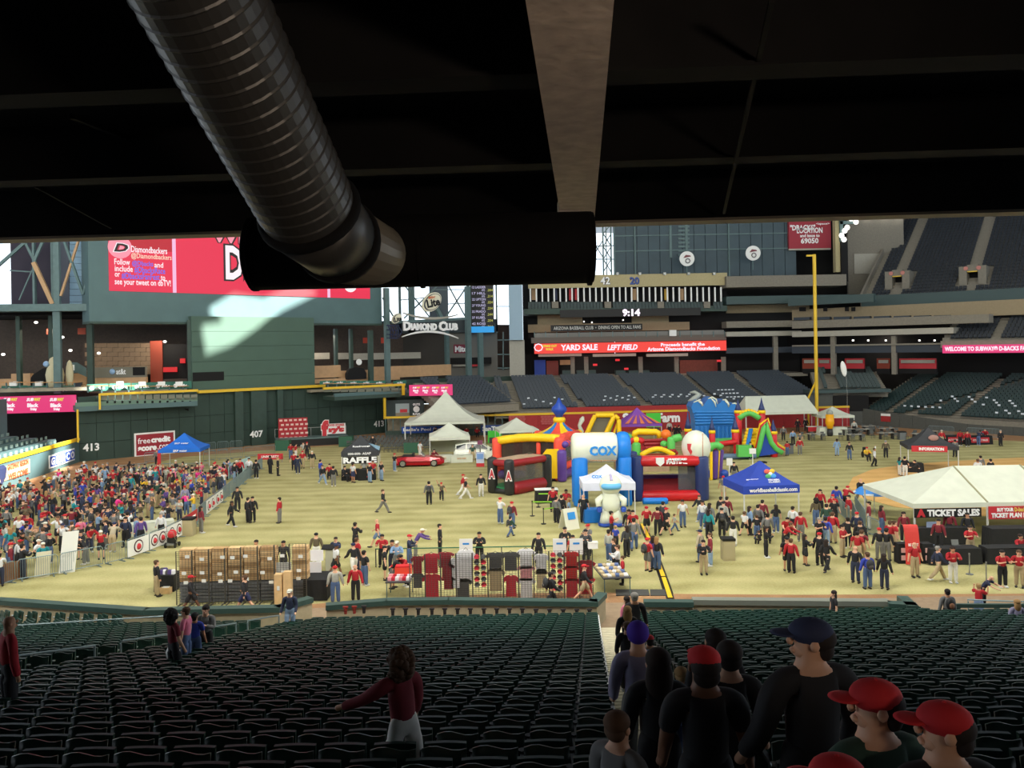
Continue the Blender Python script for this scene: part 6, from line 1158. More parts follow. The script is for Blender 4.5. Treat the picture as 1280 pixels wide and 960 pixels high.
for lb, x0, y0, x1, y1 in (('bright green screen board left of the bounce house', 610, 538.5, 627, 553.5), ('bright green screen board in front of the red wall lettering', 808, 516.5, 826, 534)): c = G((x0+x1)/2, y1+.5 if x0 < 700 else 546); c = c if x0 < 700 else Vector((at(817, 535, 103).x, 103, 0)); d = (x1-x0)*c.y/1000; z0, z1 = max(0, at(x0, y1, c.y).z), at(x0, y0, c.y).z; gb = T('green_screen', lb, 'board', c); B().box((0, 0, (z1+z0)/2), (d, .12, z1-z0)).build('panel', mat('screen_green', (70, 200, 60), .6), gb, world=False); B().box((0, .1, .35), (d*.8, .4, .7)).build('foot', M_inner, gb, world=False)
# ------------------------------------------------------------------ vehicles
def car(name, label, c, rz, body, L, W, prof, cabin, m, open_top=False):
    t = T(name, label, 'car', c, rz)
    b = B(); secs = []
    for x, zl_, zh, w_ in prof: secs.append([(x, -w_*.96, zl_), (x, -w_, (zl_+zh)/2), (x, -w_*.86, zh), (x, w_*.86, zh), (x, w_, (zl_+zh)/2), (x, w_*.96, zl_)])
    b.loft(secs); b.build('body', m, t, world=False, smooth=False)
    for x in (-L*.31, L*.30):
        for s_ in (-1, 1):
            b = B(); b.tube([(x, s_*(W/2-.22), .34), (x, s_*(W/2+.01), .34)], .34, 16); wl_ = b.build('wheel', mat('tyre', (22, 22, 22), .8), t, world=False)
            b = B(); b.tube([(x, s_*(W/2+.0), .34), (x, s_*(W/2+.03), .34)], .24, 12); hb = link('hub', b.mesh('hub'), mat('rim_silver', (190, 190, 190), .3, .8), wl_)
    if cabin: 
        b = B(); secs = []
        for x, zl_, zh, w_ in cabin: secs.append([(x, -w_*1.0, zl_), (x, -w_*.82, zh), (x, w_*.82, zh), (x, w_*1.0, zl_)])
        b.loft(secs); b.build('cabin', m if not open_top else mat('car_glass', (30, 36, 40), .1), t, world=False)
        if not open_top:
            for i in range(len(cabin)-1):
                (x0, a0, h0, w0), (x1, a1, h1, w1) = cabin[i], cabin[i+1]
                for s_ in (-1, 1): b = B(); b.prism([(x0+.08, s_*(w0*.985), a0+.06), (x1-.08, s_*(w1*.985), a1+.06), (x1-.08, s_*(w1*.86), h1-.1), (x0+.08, s_*(w0*.86), h0-.1)], (0, s_*.02, 0)); b.build('side_window', mat('car_glass', (30, 36, 40), .1), t, world=False)
    return t
M_cred = mat('car_paint_red', (176, 14, 34), .18, .2, spec=.7); M_cwht = mat('car_paint_white', (226, 228, 214), .25, spec=.6)
rc = car('red_convertible', 'low red convertible sports car with its roof down', G(524, 582), .05, 0, 4.9, 1.9, [(-2.45, .35, .62, .7), (-2.3, .22, .82, .88), (-1.2, .18, .98, .95), (.0, .18, .92, .95), (1.1, .18, .92, .95), (2.1, .2, .78, .9), (2.45, .3, .58, .7)], None, M_cred)
b = B(); b.prism([(.55, -.75, .92), (.55, .75, .92), (.2, .62, 1.32), (.2, -.62, 1.32)], (.04, 0, .02)); b.build('windscreen', mat('car_glass', (30, 36, 40), .1), rc, world=False)
for y in (-.4, .4): b = B(); b.box((-.55, y, 1.02), (.22, .46, .4)); b.build('seat', M_ktext, rc, world=False)
b = B(); b.box((-1.1, 0, 1.0), (.9, 1.4, .08)); b.build('soft_top_folded', M_ktext, rc, world=False); b = B(); b.box((-.2, -.962, .5), (3.2, .02, .05)); b.build('side_crease', mat('car_crease', (90, 8, 20), .3), rc, world=False)
sv = car('white_suv', 'white crossover car with open front doors behind the white pop-up', G(598, 574), .06, 0, 5.0, 1.9, [(-2.5, .4, .9, .8), (-2.3, .25, 1.15, .92), (-.8, .22, 1.15, .95), (.8, .22, 1.12, .95), (1.9, .25, 1.0, .92), (2.45, .35, .75, .75)], [(-2.3, 1.1, 1.6, .85), (-1.2, 1.12, 1.78, .88), (.2, 1.12, 1.76, .88), (1.2, 1.05, 1.15, .88)], M_cwht)
b = B(); b.prism([(.9, -.95, .4), (1.7, -1.75, .4), (1.7, -1.75, 1.1), (.9, -.95, 1.5)], (.02, .05, 0)); b.build('open_door', M_cwht, sv, world=False)
for s_ in (-1, 1): b = B(); b.ell((2.3, s_*.62, .78), (.16, .18, .12), 8, 5); b.build('headlamp', M_grey, sv, world=False)
bcar = T('open_hood_car', 'pale car with raised bonnet at the left of the bounce house', 'car', G(612, 575)); b = B(); b.box((.4, 0, .62), (1.5, 1.8, .8)); b.build('body', M_cwht, bcar, world=False); b = B(); b.prism([(.2, -.8, 1.0), (.2, .8, 1.0), (1.1, .8, 1.75), (1.1, -.8, 1.75)], (-.03, 0, .05)); b.build('bonnet', M_cwht, bcar, world=False); b = B(); b.box((.5, -.1, 1.1), (.9, 1.2, .3)); b.build('engine', M_inner, bcar, world=False)
for s_ in (-1, 1): b = B(); b.tube([(.5, s_*.8, .33), (.5, s_*.95, .33)], .33, 14); b.build('wheel', mat('tyre', (22, 22, 22), .8), bcar, world=False)
# ------------------------------------------------------------------ stage, chairs and signs by the outfield wall
sg = T('stage', 'grey railed stage platform against the centre wall', 'stage', G(390, 560)); SP2 = Plane(G(345, 560), G(436, 555)); L_ = SP2.L
b = B(); b.pbox(SP2, 0, L_, .85, 1.0, -2.4, 0); b.build('deck', M_steel, sg); b = B(); b.pbox(SP2, 0.1, L_-.1, 0, .85, -2.3, -.1); b.build('skirt', M_ktext, sg)
for k in range(7): s_ = L_*k/6; b = B(); b.pbox(SP2, s_-.03, s_+.03, 1.0, 2.0, -2.4, -2.34); b.build('rail_post', M_grey, sg)
b = B(); b.pbox(SP2, 0, L_, 1.95, 2.02, -2.4, -2.33); b.build('top_rail', M_grey, sg)
bdp = T('logo_backdrop', 'red press backdrop with rows of pale marks on the stage', 'backdrop', SP2.p(1.8, 1, -1.6)); s0, s1, z0, z1 = SP2.rect(348, 522.5, 384.5, 550, -1.6); b = B(); b.pbox(SP2, s0, s1, z0, z1, -1.7, -1.6); b.build('sheet', mat('backdrop_red', (168, 34, 44), .7), bdp)
for k in range(6):
    for j in range(5): b = B(); sx_ = s0+(s1-s0)*(.09+.165*k+(.05 if j % 2 else 0)); zx = z0+(z1-z0)*(.1+.2*j); b.pbox(SP2, sx_-.17, sx_+.17, zx-.1, zx+.12, -1.6, -1.57); b.build('pale_mark', mat('mark_cream', (222, 190, 180), .6), bdp)
fs_ = T('grocery_sign', 'red cut-out sign with white outlined lettering at right end of the stage', 'sign', SP2.p(8, 1, -1.2)); s_, z_, w2, h2 = rect_of(SP2, 402, 526, 432, 544, -1.2)
b = B(); b.pbox(SP2, s_-w2*.28, s_+w2*.5, z_-h2*.42, z_+h2*.3, -1.4, -1.3); b.build('white_back', M_white, fs_); ptext("f", M_white, fs_, SP2, s_-w2*.36, z_, -1.25, w2*.34, h2*1.2, bold=.16); ptext("f", M_red, fs_, SP2, s_-w2*.36, z_, -1.2, w2*.3, h2*1.12, bold=.09); ptext("ry's", M_red, fs_, SP2, s_+w2*.12, z_-h2*.14, -1.24, w2*.66, h2*.5, bold=.1); ptext("FOOD STORES", M_red, fs_, SP2, s_+w2*.1, z_+h2*.2, -1.24, w2*.7, h2*.16, bold=.05)
for i, (x, y) in enumerate(((354, 563), (433, 558))): tag(B().box(G(x, y)+Vector((0, 0, .6)), (1.6, 1, 1.2)).build('green_box', M_grn3 if 0 else mat('box_green', (44, 92, 70), .6)), 'green utility box at the %s end of the stage' % ('left' if i == 0 else 'right'), 'box')
tag(B().box(G(515, 566)+Vector((0, 0, .55)), (1.7, .8, 1.1)).build('green_counter', mat('box_green', (44, 92, 70), .6)), 'green counter in front of the white peaked tent', 'counter')
ch = B(); ch.box((0, 0, .44), (.42, .4, .04)); ch.box((0, .2, .7), (.42, .03, .3)); [ch.box((x*.19, y*.18, .22), (.03, .03, .44)) for x in (-1, 1) for y in (-1, 1)]; chm = ch.mesh('folding_chair'); M_fch = mat('chair_grey', (92, 94, 92), .5, .3)
for r_ in range(5):
    for k in range(22):
        x = 432+k*5.6+r_*2; y = 566.5-r_*3.2-k*.12
        if 430 < x < 480 and y > 563 or x > 552: continue
        p = G(x, y); link('folding_chair', chm, M_fch, None, p, (0, 0, rnd.uniform(-.1, .1)+.5), label='grey folding chair, %s from the left in %s audience row before the stage' % (NUM[k], NUM[r_]), cat='chair', group='folding chairs in rows before the stage')
# ------------------------------------------------------------------ crowd barriers
def barrier(label, p, q, banner=None, h=1.08, group='steel crowd barriers', mesh=False):
    p, q = Vector((p[0], p[1], 0)), Vector((q[0], q[1], 0)); pl = Plane(p, q); L = pl.L; c = (p+q)/2; t = T('crowd_barrier', label, 'barrier', c, 0, group)
    b = B(); f = [(0.06, .12), (0.06, h-.12), (.16, h), (L-.16, h), (L-.06, h-.12), (L-.06, .12)]; b.tube([pl.p(s_, z) for s_, z in f], .026, 6, closed=True); b.build('frame', M_rail, t)
    b = B(); n = int(L/.11)
    for i in range(1, n): s_ = .1+(L-.2)*i/n; b.bar(pl.p(s_, .12), pl.p(s_, h-.02), .014)
    b.build('bars', M_rail, t)
    for s_ in (.25, L-.25): b = B(); b.bar(pl.p(s_, .03, -.28), pl.p(s_, .03, .28), .05); b.bar(pl.p(s_, .03), pl.p(s_, .14), .05); b.build('foot', M_rail, t)
    return t, pl
seg = [(-45, 748), (20, 727), (74, 718.5), (130, 707), (158, 700), (186, 690), (208, 681), (228, 670), (246, 657), (257, 645), (268, 636), (278, 628), (287, 620), (296, 612), (304, 605), (312, 598), (320, 592), (328, 586)]
gpx = [G(x, y) for x, y in seg]
for i, (p, q) in enumerate(zip(gpx, gpx[1:])):
    t, pl = barrier('steel crowd barrier along the autograph crowd, %s from the left frame edge' % NUM[i], p, q)
    if i in (4, 5, 6, 9, 10):
        b = B(); b.pbox(pl, .05, pl.L-.05, .12, 1.02, .04, .06); bn = b.build('banner', M_white, t)
        for k in range(1 if i == 4 else 2):
            s_ = pl.L*(.5 if i == 4 else .28+.45*k); rr = .36 if i == 4 else .33
            bq = B(); bq.tube([pl.p(s_, .57, .06), pl.p(s_, .57, .075)], rr, 18); link('ring', bq.build('ring', mat('ring_dark', (60, 30, 34), .6), None).data, mat('ring_dark', (60, 30, 34), .6), bn, (-WM(t).translation)); bpy.data.objects.remove([o for o in COL.objects if o.parent is None and o.name.startswith('ring')][0])
            bq = B(); bq.tube([pl.p(s_, .57, .07), pl.p(s_, .57, .085)], rr*.8, 18); me_ = bq.mesh('disc'); link('disc', me_, M_white, bn, -WM(t).translation)
            bq = B(); bq.ell(pl.p(s_-.02, .55, .09), (rr*.42, rr*.42, rr*.5), 8, 6); me_ = bq.mesh('red_mark'); link('red_mark', me_, M_red, bn, -WM(t).translation)
    if i == 7:
        b = B(); b.pbox(pl, .05, pl.L-.05, .35, 1.12, .04, .06); b.build('banner', M_red, t); ptext('MLB NETWORK', M_wtext, t, pl, pl.L/2, .75, .09, pl.L*.7, .26, bold=.05)
M_plank = mat('plank_brown', (140, 96, 62), .8, noise=.1)
pf = T('wood_panel_fence', 'brown board screen behind the barrier at the left frame edge', 'fence', G(14, 727)); pl = Plane(G(-10, 735), G(38, 722))
for k in range(9): b = B(); b.pbox(pl, pl.L*k/9, pl.L*(k+.93)/9, .02, .95, -.3, -.26); b.build('board', M_plank, pf)
for i, (x0, x1, y, h) in enumerate(((42, 61, 725, 1.25), (73, 93, 718, 2.1))): p, q = G(x0, y), G(x1, y-2.5); pl = Plane(p, q); pw = T('white_board', 'large plain white board leaning on the barrier, %s one' % ('shorter' if i == 0 else 'taller'), 'board', p); b = B(); b.para(pl.p(0, 0, -.1 if i else -.35), pl.e.to_3d()*pl.L, Vector((.12 if i else 0, .25, h)), (0, .04, 0)); b.build('sheet', M_white if i else mat('board_cream', (214, 208, 180), .7), pw)
# rear fences of the crowd and by the outfield
for i, (x0, y0, x1, y1) in enumerate(((112, 602, 146, 597), (147, 597, 184, 593), (185, 596, 219, 593), (221, 594, 262, 593), (180, 579, 204, 577), (254, 577, 270, 575), (271, 575, 286, 574), (287, 574, 304, 572), (305, 572, 345, 568), (255, 566, 270, 564), (271, 564, 286, 563), (287, 563, 303, 562), (-5, 630, 26, 622), (60, 618, 88, 610))): barrier('steel barrier at the rear of the crowd near the outfield, %s of fourteen' % NUM[i], G(x0, y0), G(x1, y1), group='rear crowd barriers')
for i, (x0, y0, x1, y1) in enumerate(((1046, 640, 1062, 655), (1069, 640, 1082, 660), (1064, 645, 1076, 672), (1084, 667, 1100, 676), (1160, 543, 1193, 545), (1208, 546, 1250, 548))): barrier('steel barrier near the ticket and vendor tables at right, %s of six' % NUM[i], G(x0, y0), G(x1, y1), group='barriers on the right')
wb = T('white_booth_wall', 'white and blue printed wall at the end of the crowd barriers', 'wall', G(306, 598)); pl = Plane(G(290, 599), G(318, 588)); b = B(); b.pbox(pl, 0, pl.L, 0, 1.3, -.5, -.4); b.build('panel', mat('panel_cyan', (190, 226, 226), .6), wb); b = B(); b.pbox(pl, .4, pl.L*.6, .3, 1.1, -.4, -.37); b.build('print', mat('print_violet', (150, 140, 190), .6), wb)
# ------------------------------------------------------------------ bins, pushchair, signs, queue posts, cable ramp
def bin_(label, x, y, w_, h, m): t = T('waste_bin', label, 'bin', G(x, y)); B().box((0, 0, h/2), (w_, w_, h)).build('body', m, t, world=False); B().box((0, 0, h+.05), (w_*1.08, w_*1.08, .12)).build('lid', M_ktext, t, world=False); B().box((0, -w_/2-.01, h*.45), (w_*.8, .02, h*.7)).build('front_panel', m, t, world=False); return t
M_binb = mat('bin_beige', (176, 164, 128), .7)
bin_('beige litter bin with black lid beside the autograph crowd fence', 236.5, 669, .66, 1.0, M_binb); bin_('beige litter bin with black lid in the middle of the right hand crowd', 910, 699.5, .62, 1.05, M_binb); bin_('small beige litter bin near the castle slide', 953, 592, .6, .95, M_binb); bin_('grey litter bin among the picnic tables', 1127, 549.5, .7, .85, mat('bin_grey', (112, 116, 118), .6)); bin_('slim grey litter bin by the castle slide foot', 987, 567, .6, .9, mat('bin_grey', (112, 116, 118), .6))
pc = T('pushchair', 'red and black pushchair beside the crowd fence', 'pushchair', G(215, 684)); 
for x, y, r_ in ((-.28, -.2, .16), (.28, -.2, .16), (-.28, .35, .13), (.28, .35, .13)): B().tube([(x-.03, y, r_), (x+.03, y, r_)], r_, 12).build('wheel', M_ktext, pc, world=False)
B().tube([(-.24, .35, .15), (-.24, -.1, .5), (-.24, -.35, 1.0), (.24, -.35, 1.0), (.24, -.1, .5), (.24, .35, .15)], .02).build('handle', M_grey, pc, world=False); B().ell((0, .05, .75), (.26, .28, .28), 10, 7).build('hood', M_red, pc, world=False, smooth=True); B().box((0, .05, .45), (.42, .4, .3)).build('seat', M_ktext, pc, world=False); B().box((0, .0, .2), (.46, .5, .1)).build('basket', M_grey, pc, world=False)
af = T('a_frame_sign', 'white a-frame sign with a blue square beside the inflatable figure', 'sign', G(713, 661)); B().para((-.5, -.3, 0), (1.0, 0, 0), (0, .35, 1.25), (0, .04, 0)).build('front_board', mat('sign_cream', (224, 222, 204), .6), af, world=False); B().para((-.5, .55, 0), (1.0, 0, 0), (0, -.4, 1.25), (0, .04, 0)).build('rear_board', mat('sign_cream', (224, 222, 204), .6), af, world=False); B().para((-.26, -.17, .62), (.55, 0, 0), (0, .12, .42), (0, -.02, 0)).build('blue_square', mat('cox_blue', (40, 140, 220), .5), af, world=False); af.rotation_euler[2] = .55
for i, (x, y) in enumerate(((679.5, 655), (665.5, 645), (673, 634), (700, 652), (1212, 718), (1233, 730))):
    sp_ = T('queue_post', ('black' if i < 4 else 'steel')+' queue post '+('of the green tape queue, '+NUM[i] if i < 4 else 'before the ticket tables, '+NUM[i-4]), 'post', G(x, y), group='queue posts'); m = M_ktext if i < 4 else M_grey
    B().lathe([(.17, 0), (.17, .03), (.03, .05)], n=12).build('base', m, sp_, world=False); B().cyl((0, 0, .03), (0, 0, .98), .028).build('post', m, sp_, world=False); B().cyl((0, 0, .93), (0, 0, 1.03), .04).build('head', m, sp_, world=False)
M_tape = mat('tape_lime', (150, 214, 60), .6); q = [G(679.5, 655), G(700, 652), G(665.5, 645), G(673, 634)]
for i, (p, r_) in enumerate(((q[0], q[1]), (q[2], G(690, 645)), (q[3], G(700, 634)))): tag(B().bar(p+z3*.95, r_+z3*.95, .02, .07).build('queue_tape', M_tape), 'lime green queue tape, '+('nearest', 'middle', 'farthest')[i]+' of three', 'tape')
ms_ = cloth_table('dark_desk', 'dark desk with pale top behind the lime queue tapes', G(683, 628), 1.6, .8, .95, .05, M_black); B().box((0, 0, .98), (1.7, .9, .04)).build('pale_top', M_white, ms_, world=False)
for i, (x, y, lb) in enumerate(((912, 597, 'white notice on a white post beside the striped gate'), (941, 582, 'white notice on a white post in front of the castle slide'))):
    nt_ = T('notice_post', lb, 'sign', G(x, y)); B().box((0, 0, .6), (.06, .06, 1.2)).build('post', M_white, nt_, world=False); B().box((0, -.04, 1.35), (.5, .04, .6) if i == 0 else (.62, .04, .5)).build('panel', M_white, nt_, world=False); B().box((0, 0, .03), (.4, .4, .05)).build('base', M_white, nt_, world=False)
ib = T('poster_cube', 'white and blue poster box with red foot in front of the white car', 'sign', G(600.5, 583)); B().box((0, 0, .85), (.75, .6, 1.0)).build('body', mat('cube_paleblue', (196, 206, 232), .6), ib, world=False); B().box((0, 0, .18), (.75, .6, .34)).build('red_foot', M_dirt if 0 else M_red, ib, world=False); B().box((0, -.31, 1.0), (.6, .02, .5)).build('print', mat('print_sky', (120, 160, 220), .6), ib, world=False); B().box((0, .1, 1.75), (.1, .1, .9)).build('post', M_inner, ib, world=False); B().box((0, .0, 2.3), (.5, .06, .4)).build('top_sign', mat('sign_plum', (120, 60, 90), .6), ib, world=False)
cr_ = T('cable_ramp', 'black cable ramp with a yellow lid running toward the stairs', 'cable cover', G(830, 720)); cps = [G(838, 749), G(829, 722), G(820, 697), G(811, 674), G(802, 655)]
for p, r_ in zip(cps, cps[1:]):
    d = (r_-p); w_ = Vector((d.y, -d.x, 0)).normalized(); b = B(); b.prism([p-w_*.22, p+w_*.22, p+w_*.1+z3*.07, p-w_*.1+z3*.07], d*.97); sgm = b.build('ramp_segment', M_ktext, cr_)
    b = B(); b.prism([p-w_*.1+z3*.071, p+w_*.1+z3*.071, p+w_*.1+z3*.085, p-w_*.1+z3*.085], d*.94); b.build('yellow_lid', mat('lid_yellow', (242, 200, 40), .5), cr_)
mt = T('rubber_mats', 'dark rubber mats on the dirt at the stair foot', 'mat', G(800, 742))
for x0, x1 in ((770, 812), (813, 836)): a_, c_, d_, e_ = G(x0, 745.5), G(x1, 745.5), G(x1-1.5, 738), G(x0-.5, 738); b = B(); b.prism([v+z3*.025 for v in (a_, c_, d_, e_)], (0, 0, .03)); b.build('mat_tile', mat('rubber_grey', (70, 70, 68), .8), mt)
for i, (x, y) in enumerate(((1033, 541), (1150, 553))): pass
# picnic tables with folding chairs far right
for i, (x, y) in enumerate(((1019, 550), (1068, 551), (1078, 544), (1108, 549), (1109, 543), (1150, 550), (1162, 547), (1086, 540), (1060, 544))):
    t = T('picnic_table', 'grey folding table with chairs in front of the side wall, %s of nine' % NUM[i], 'table', G(x, y), .05*i, 'picnic tables on the far turf'); B().box((0, 0, .74), (1.9, .8, .05)).build('top', M_sgrey, t, world=False)
    for s_ in (-.75, .75): B().box((s_, 0, .37), (.06, .5, .72)).build('leg', M_inner, t, world=False)
    for k in range(5): link('folding_chair', chm, M_fch, None, WM(t)@Vector((-1.2+k*.6, -.75 if k % 2 else .8, 0)), (0, 0, pi if k % 2 else 0), label='folding chair at the %s picnic table, %s along' % (NUM[i], NUM[k]), cat='chair', group='folding chairs at the picnic tables')
for i, (x0, x1, y, tx) in enumerate(((1178, 1205, 555, 'AUTOGRAPHS'), (1206, 1239, 555.5, 'COLLECTIBLES'))):
    p, r_ = G(x0, y), G(x1, y); t = cloth_table('red_front_table', 'black table with red front banner by the third base wall, '+('left' if i == 0 else 'right')+' one', (p+r_)/2, (r_-p).length, .8, .95, 0, M_black); B().box((0, -.45, .52), ((r_-p).length*.72, .02, .55)).build('banner', M_red, t, world=False); tt(t, tx, M_wtext, 0, -.48, .52, 1.6, .2)
rt = T('red_front_table', 'table with red and white banner left of the foul pole tent', 'table', G(1018, 541)); B().box((0, 0, .8), (1.9, .7, .05)).build('top', M_white, rt, world=False); B().box((0, -.36, .5), (1.8, .03, .55)).build('banner', M_red, rt, world=False); [B().box((s_, 0, .4), (.05, .5, .8)).build('leg', M_inner, rt, world=False) for s_ in (-.85, .85)]
rbn2 = T('red_banner_row', 'red printed banner on a frame near the left chairs', 'banner', G(338, 578)); B().box((0, 0, .6), (2.6, .05, .6)).build('cloth', M_red, rbn2, world=False); [B().box((s_, 0, .35), (.05, .05, .7)).build('post', M_grey, rbn2, world=False) for s_ in (-1.2, 1.2)]; tt(rbn2, 'UNIVERSITY', M_wtext, 0, -.05, .6, 1.8, .25)
# ------------------------------------------------------------------ merchandise: wire grid panels along the front wall
M_wire = mat('grid_wire_dark', (84, 82, 76), .4, .2); M_card2 = mat('carton_tan', (222, 186, 136), .8, noise=.1); M_cart2 = mat('carton_brown', (192, 152, 104), .8, noise=.1)
def grid_panel(label, p, q, h, vs=.13, hs=.085, parent_group='wire grid display panels'):
    pl = Plane(p, q); L = pl.L; t = T('grid_panel', label, 'display panel', (p+q)/2, 0, parent_group)
    b = B(); n = max(4, int(L/vs))
    for i in range(n+1): s_ = L*i/n; b.bar(pl.p(s_, .04), pl.p(s_, h), .012 if 0 < i < n else .035)
    b.build('upright_wires', M_wire, t); b = B(); m_ = int(h/hs)
    for k in range(m_+1): z = .05+(h-.06)*k/m_; b.bar(pl.p(0, z, .012), pl.p(L, z, .012), .011)
    o = b.build('cross_wires', M_wire, t)
    for s_ in (.1, L-.1): b = B(); b.bar(pl.p(s_, .03, -.3), pl.p(s_, .03, .3), .04); b.build('foot', M_wire, t)
    return t, pl
xs = [221, 241, 262, 282, 302, 323, 344, 363, 384]
for i in range(8):
    p, q = G(xs[i], 757.5-i*.6), G(xs[i+1]-.6, 757.2-i*.6); p.y = max(p.y, 34.2); q.y = max(q.y, 34.2); h = 2.45+.03*i
    t, pl = grid_panel('wire grid panel before stacked cartons, %s from the hat table' % NUM[i], p, q, h)
    st_ = T('carton_stack', 'stack of flat cartons behind the %s wire grid panel' % NUM[i], 'cartons', pl.p(pl.L/2, 0, -.4), 0, 'stacked cartons behind the wire grid')
    for k in range(9 if i not in (6,) else 3):
        z0 = .98+k*.165; 
        if i == 6 and k == 2: z0 = .98
        b = B(); b.pbox(pl, .02, pl.L-.02, z0, z0+.155, -.75+rnd.uniform(0, .05), -.3+rnd.uniform(-.04, 0)); b.build('carton', (M_card2, M_cart2)[(k+i*2) % 3 == 0], st_)
    for k in range(6): b = B(); z0 = .05+k*.15; b.pbox(pl, .02, pl.L-.02, z0, z0+.12, -.75, -.32); b.build('dark_tray', mat('tray_slate', (112, 116, 124), .7), st_)
    if i == 6: b = B(); b.pbox(pl, .0, pl.L, 1.1, 1.75, -.3, -.26); b.build('white_sheet', M_white, st_); b = B(); b.pbox(pl, 0, pl.L, .9, 1.05, -.3, -.27); b.build('white_strip', M_white, st_)
    for k in range(3): b = B(); s_ = pl.L*rnd.uniform(.15, .8); z_ = (2.05, 1.3, .98)[k]+rnd.uniform(-.1, .1); b.pbox(pl, s_, s_+.2, z_, z_+.14, .02, .03); b.build('price_card', M_white, t)
cx_ = T('tall_carton', 'pair of tall brown cartons beside the white capped man', 'carton', G(354, 757)); [B().box((dx, .1, h/2), (.34, .35, h)).build('carton', M_card2, cx_, world=False) for dx, h in ((-.2, 1.4), (.2, 1.5))]; B().box((-.18, -.09, .8), (.12, .01, .2)).build('label_sheet', M_white, cx_, world=False)
# shirts hung on the second run of grids
def shirt(label, pl, s_, z_, w_, h_, m, o=-.12, kind='shirt'):
    t = T('hung_'+kind, label, 'clothing', pl.p(s_, z_, o), pl.rz(), 'clothes hung on the wire grid')
    prof = [(-.5*w_, h_*.30), (-.32*w_, h_*.46), (-.12*w_, h_*.5), (0, h_*.46), (.12*w_, h_*.5), (.32*w_, h_*.46), (.5*w_, h_*.30), (.40*w_, h_*.16), (.30*w_, h_*.24), (.31*w_, -h_*.5), (-.31*w_, -h_*.5), (-.30*w_, h_*.24), (-.40*w_, h_*.16)]
    b = B(); b.prism([(x, .03, z) for x, z in prof], (0, -.06, 0)); b.build('cloth', m, t, world=False); b = B(); b.tube([(-.1*w_, 0, h_*.49), (0, 0, h_*.56), (.1*w_, 0, h_*.49)], .012, 5); b.build('hanger', M_wire, t, world=False); return t
xs2 = [515, 534, 553, 572, 592, 611, 630, 649, 668, 687, 706, 725, 742]
M_mar = mat('shirt_maroon', (150, 40, 54), .8); M_cri = mat('shirt_crimson', (204, 46, 66), .8); M_wsh = mat('shirt_white', (238, 236, 240), .8); M_gsh = mat('shirt_charcoal', (84, 84, 86), .8); M_crm = mat('shirt_cream', (206, 186, 148), .8); M_vred = mat('shirt_scarlet', (206, 40, 44), .8); M_tansh = mat('shirt_khaki', (190, 170, 134), .8); M_pink = MATS['pink_lit']; M_psh = mat('shirt_pink', (232, 160, 168), .8)
hang = [[('mar', .5, 1.7, .5, .7), ('gsh', .5, 1.0, .5, .6)], [('cri', .4, 1.75, .75, .8), ('cri', .4, .75, .8, .95)], [('mar', .3, 1.95, .7, .5), ('mar', .4, 1.4, .6, .55), ('mar', .5, .85, .55, .5), ('wsh', .95, 1.3, .5, 1.2)], [('wsh', .6, 1.6, .8, 1.3), ('gsh', .4, .6, .7, .8)], None, [('gsh', .5, 1.75, .75, .75), ('tansh', .5, .95, .75, .9)], [('gsh', .5, 1.75, .72, .75), ('cri', .5, .65, .62, .85)], [('wsh', .5, 1.85, .72, .8), ('psh', .5, 1.2, .72, .6), ('wsh', .5, .55, .7, .8)], [('wsh', .5, 1.6, .62, .8), ('crm', .5, .95, .5, .8)], None, [('vred', .5, 1.75, .65, .65), ('vred', .5, 1.15, .68, .6), ('cri', .5, .5, .66, .75)], [('mar', .5, 1.3, .75, .75), ('cri', .5, .6, .7, .7)]]
CN = {'mar': M_mar, 'cri': M_cri, 'wsh': M_wsh, 'gsh': M_gsh, 'crm': M_crm, 'vred': M_vred, 'tansh': M_tansh, 'psh': M_psh}; CL = {'mar': 'maroon', 'cri': 'crimson', 'wsh': 'white', 'gsh': 'charcoal', 'crm': 'cream', 'vred': 'scarlet', 'tansh': 'khaki', 'psh': 'pale pink'}
for i in range(12):
    p, q = G(xs2[i], 749), G(xs2[i+1]-.5, 749); p.y = q.y = 35.6+.02*i; t, pl = grid_panel('wire grid panel with hung merchandise, %s from the red bag table' % NUM[i], p, q, 2.2, .13, .085)
    for k, (m, f, z, w_, h_) in enumerate(hang[i] or ()): shirt('%s shirt hung on the %s merchandise grid, %s from the top' % (CL[m], NUM[i], NUM[k]), pl, pl.L*f, z, w_*1.22, h_*1.12, CN[m])
    if hang[i] is None:
        for r_ in range(6 if i == 4 else 7):
            for k in range(2): cp = T('hung_hat', '%s cap on the %s merchandise grid, %s row, %s' % ('black' if (r_+k) % 2 else 'red', NUM[i], NUM[r_], 'left' if k == 0 else 'right'), 'cap', pl.p(pl.L*(.28+.45*k), 2.0-r_*.25, -.1), 0, 'caps hung on the wire grid'); B().lathe([(.13, -.04), (.12, .03), (.07, .09), (.01, .1)], n=10).build('crown', M_gsh if (r_+k) % 2 else M_cri, cp, world=False); B().box((0, -.15, -.035), (.18, .14, .02)).build('brim', M_gsh if (r_+k) % 2 else M_cri, cp, world=False)
for i, (x, y) in enumerate(((583, 672), (701, 670), (722, 671))): ps = T('white_placard', 'white placard standing above the merchandise grids, %s from the left' % NUM[i], 'sign', G(x, 741)); B().box((0, .3, 2.05), (.62, .03, .75)).build('sheet', M_white, ps, world=False); B().box((0, .32, .85), (.04, .04, 1.7)).build('pole', M_wire, ps, world=False); B().box((0, .28, 2.2), (.3, .01, .08)).build('print', mat('cox_blue', (40, 140, 220), .5), ps, world=False)
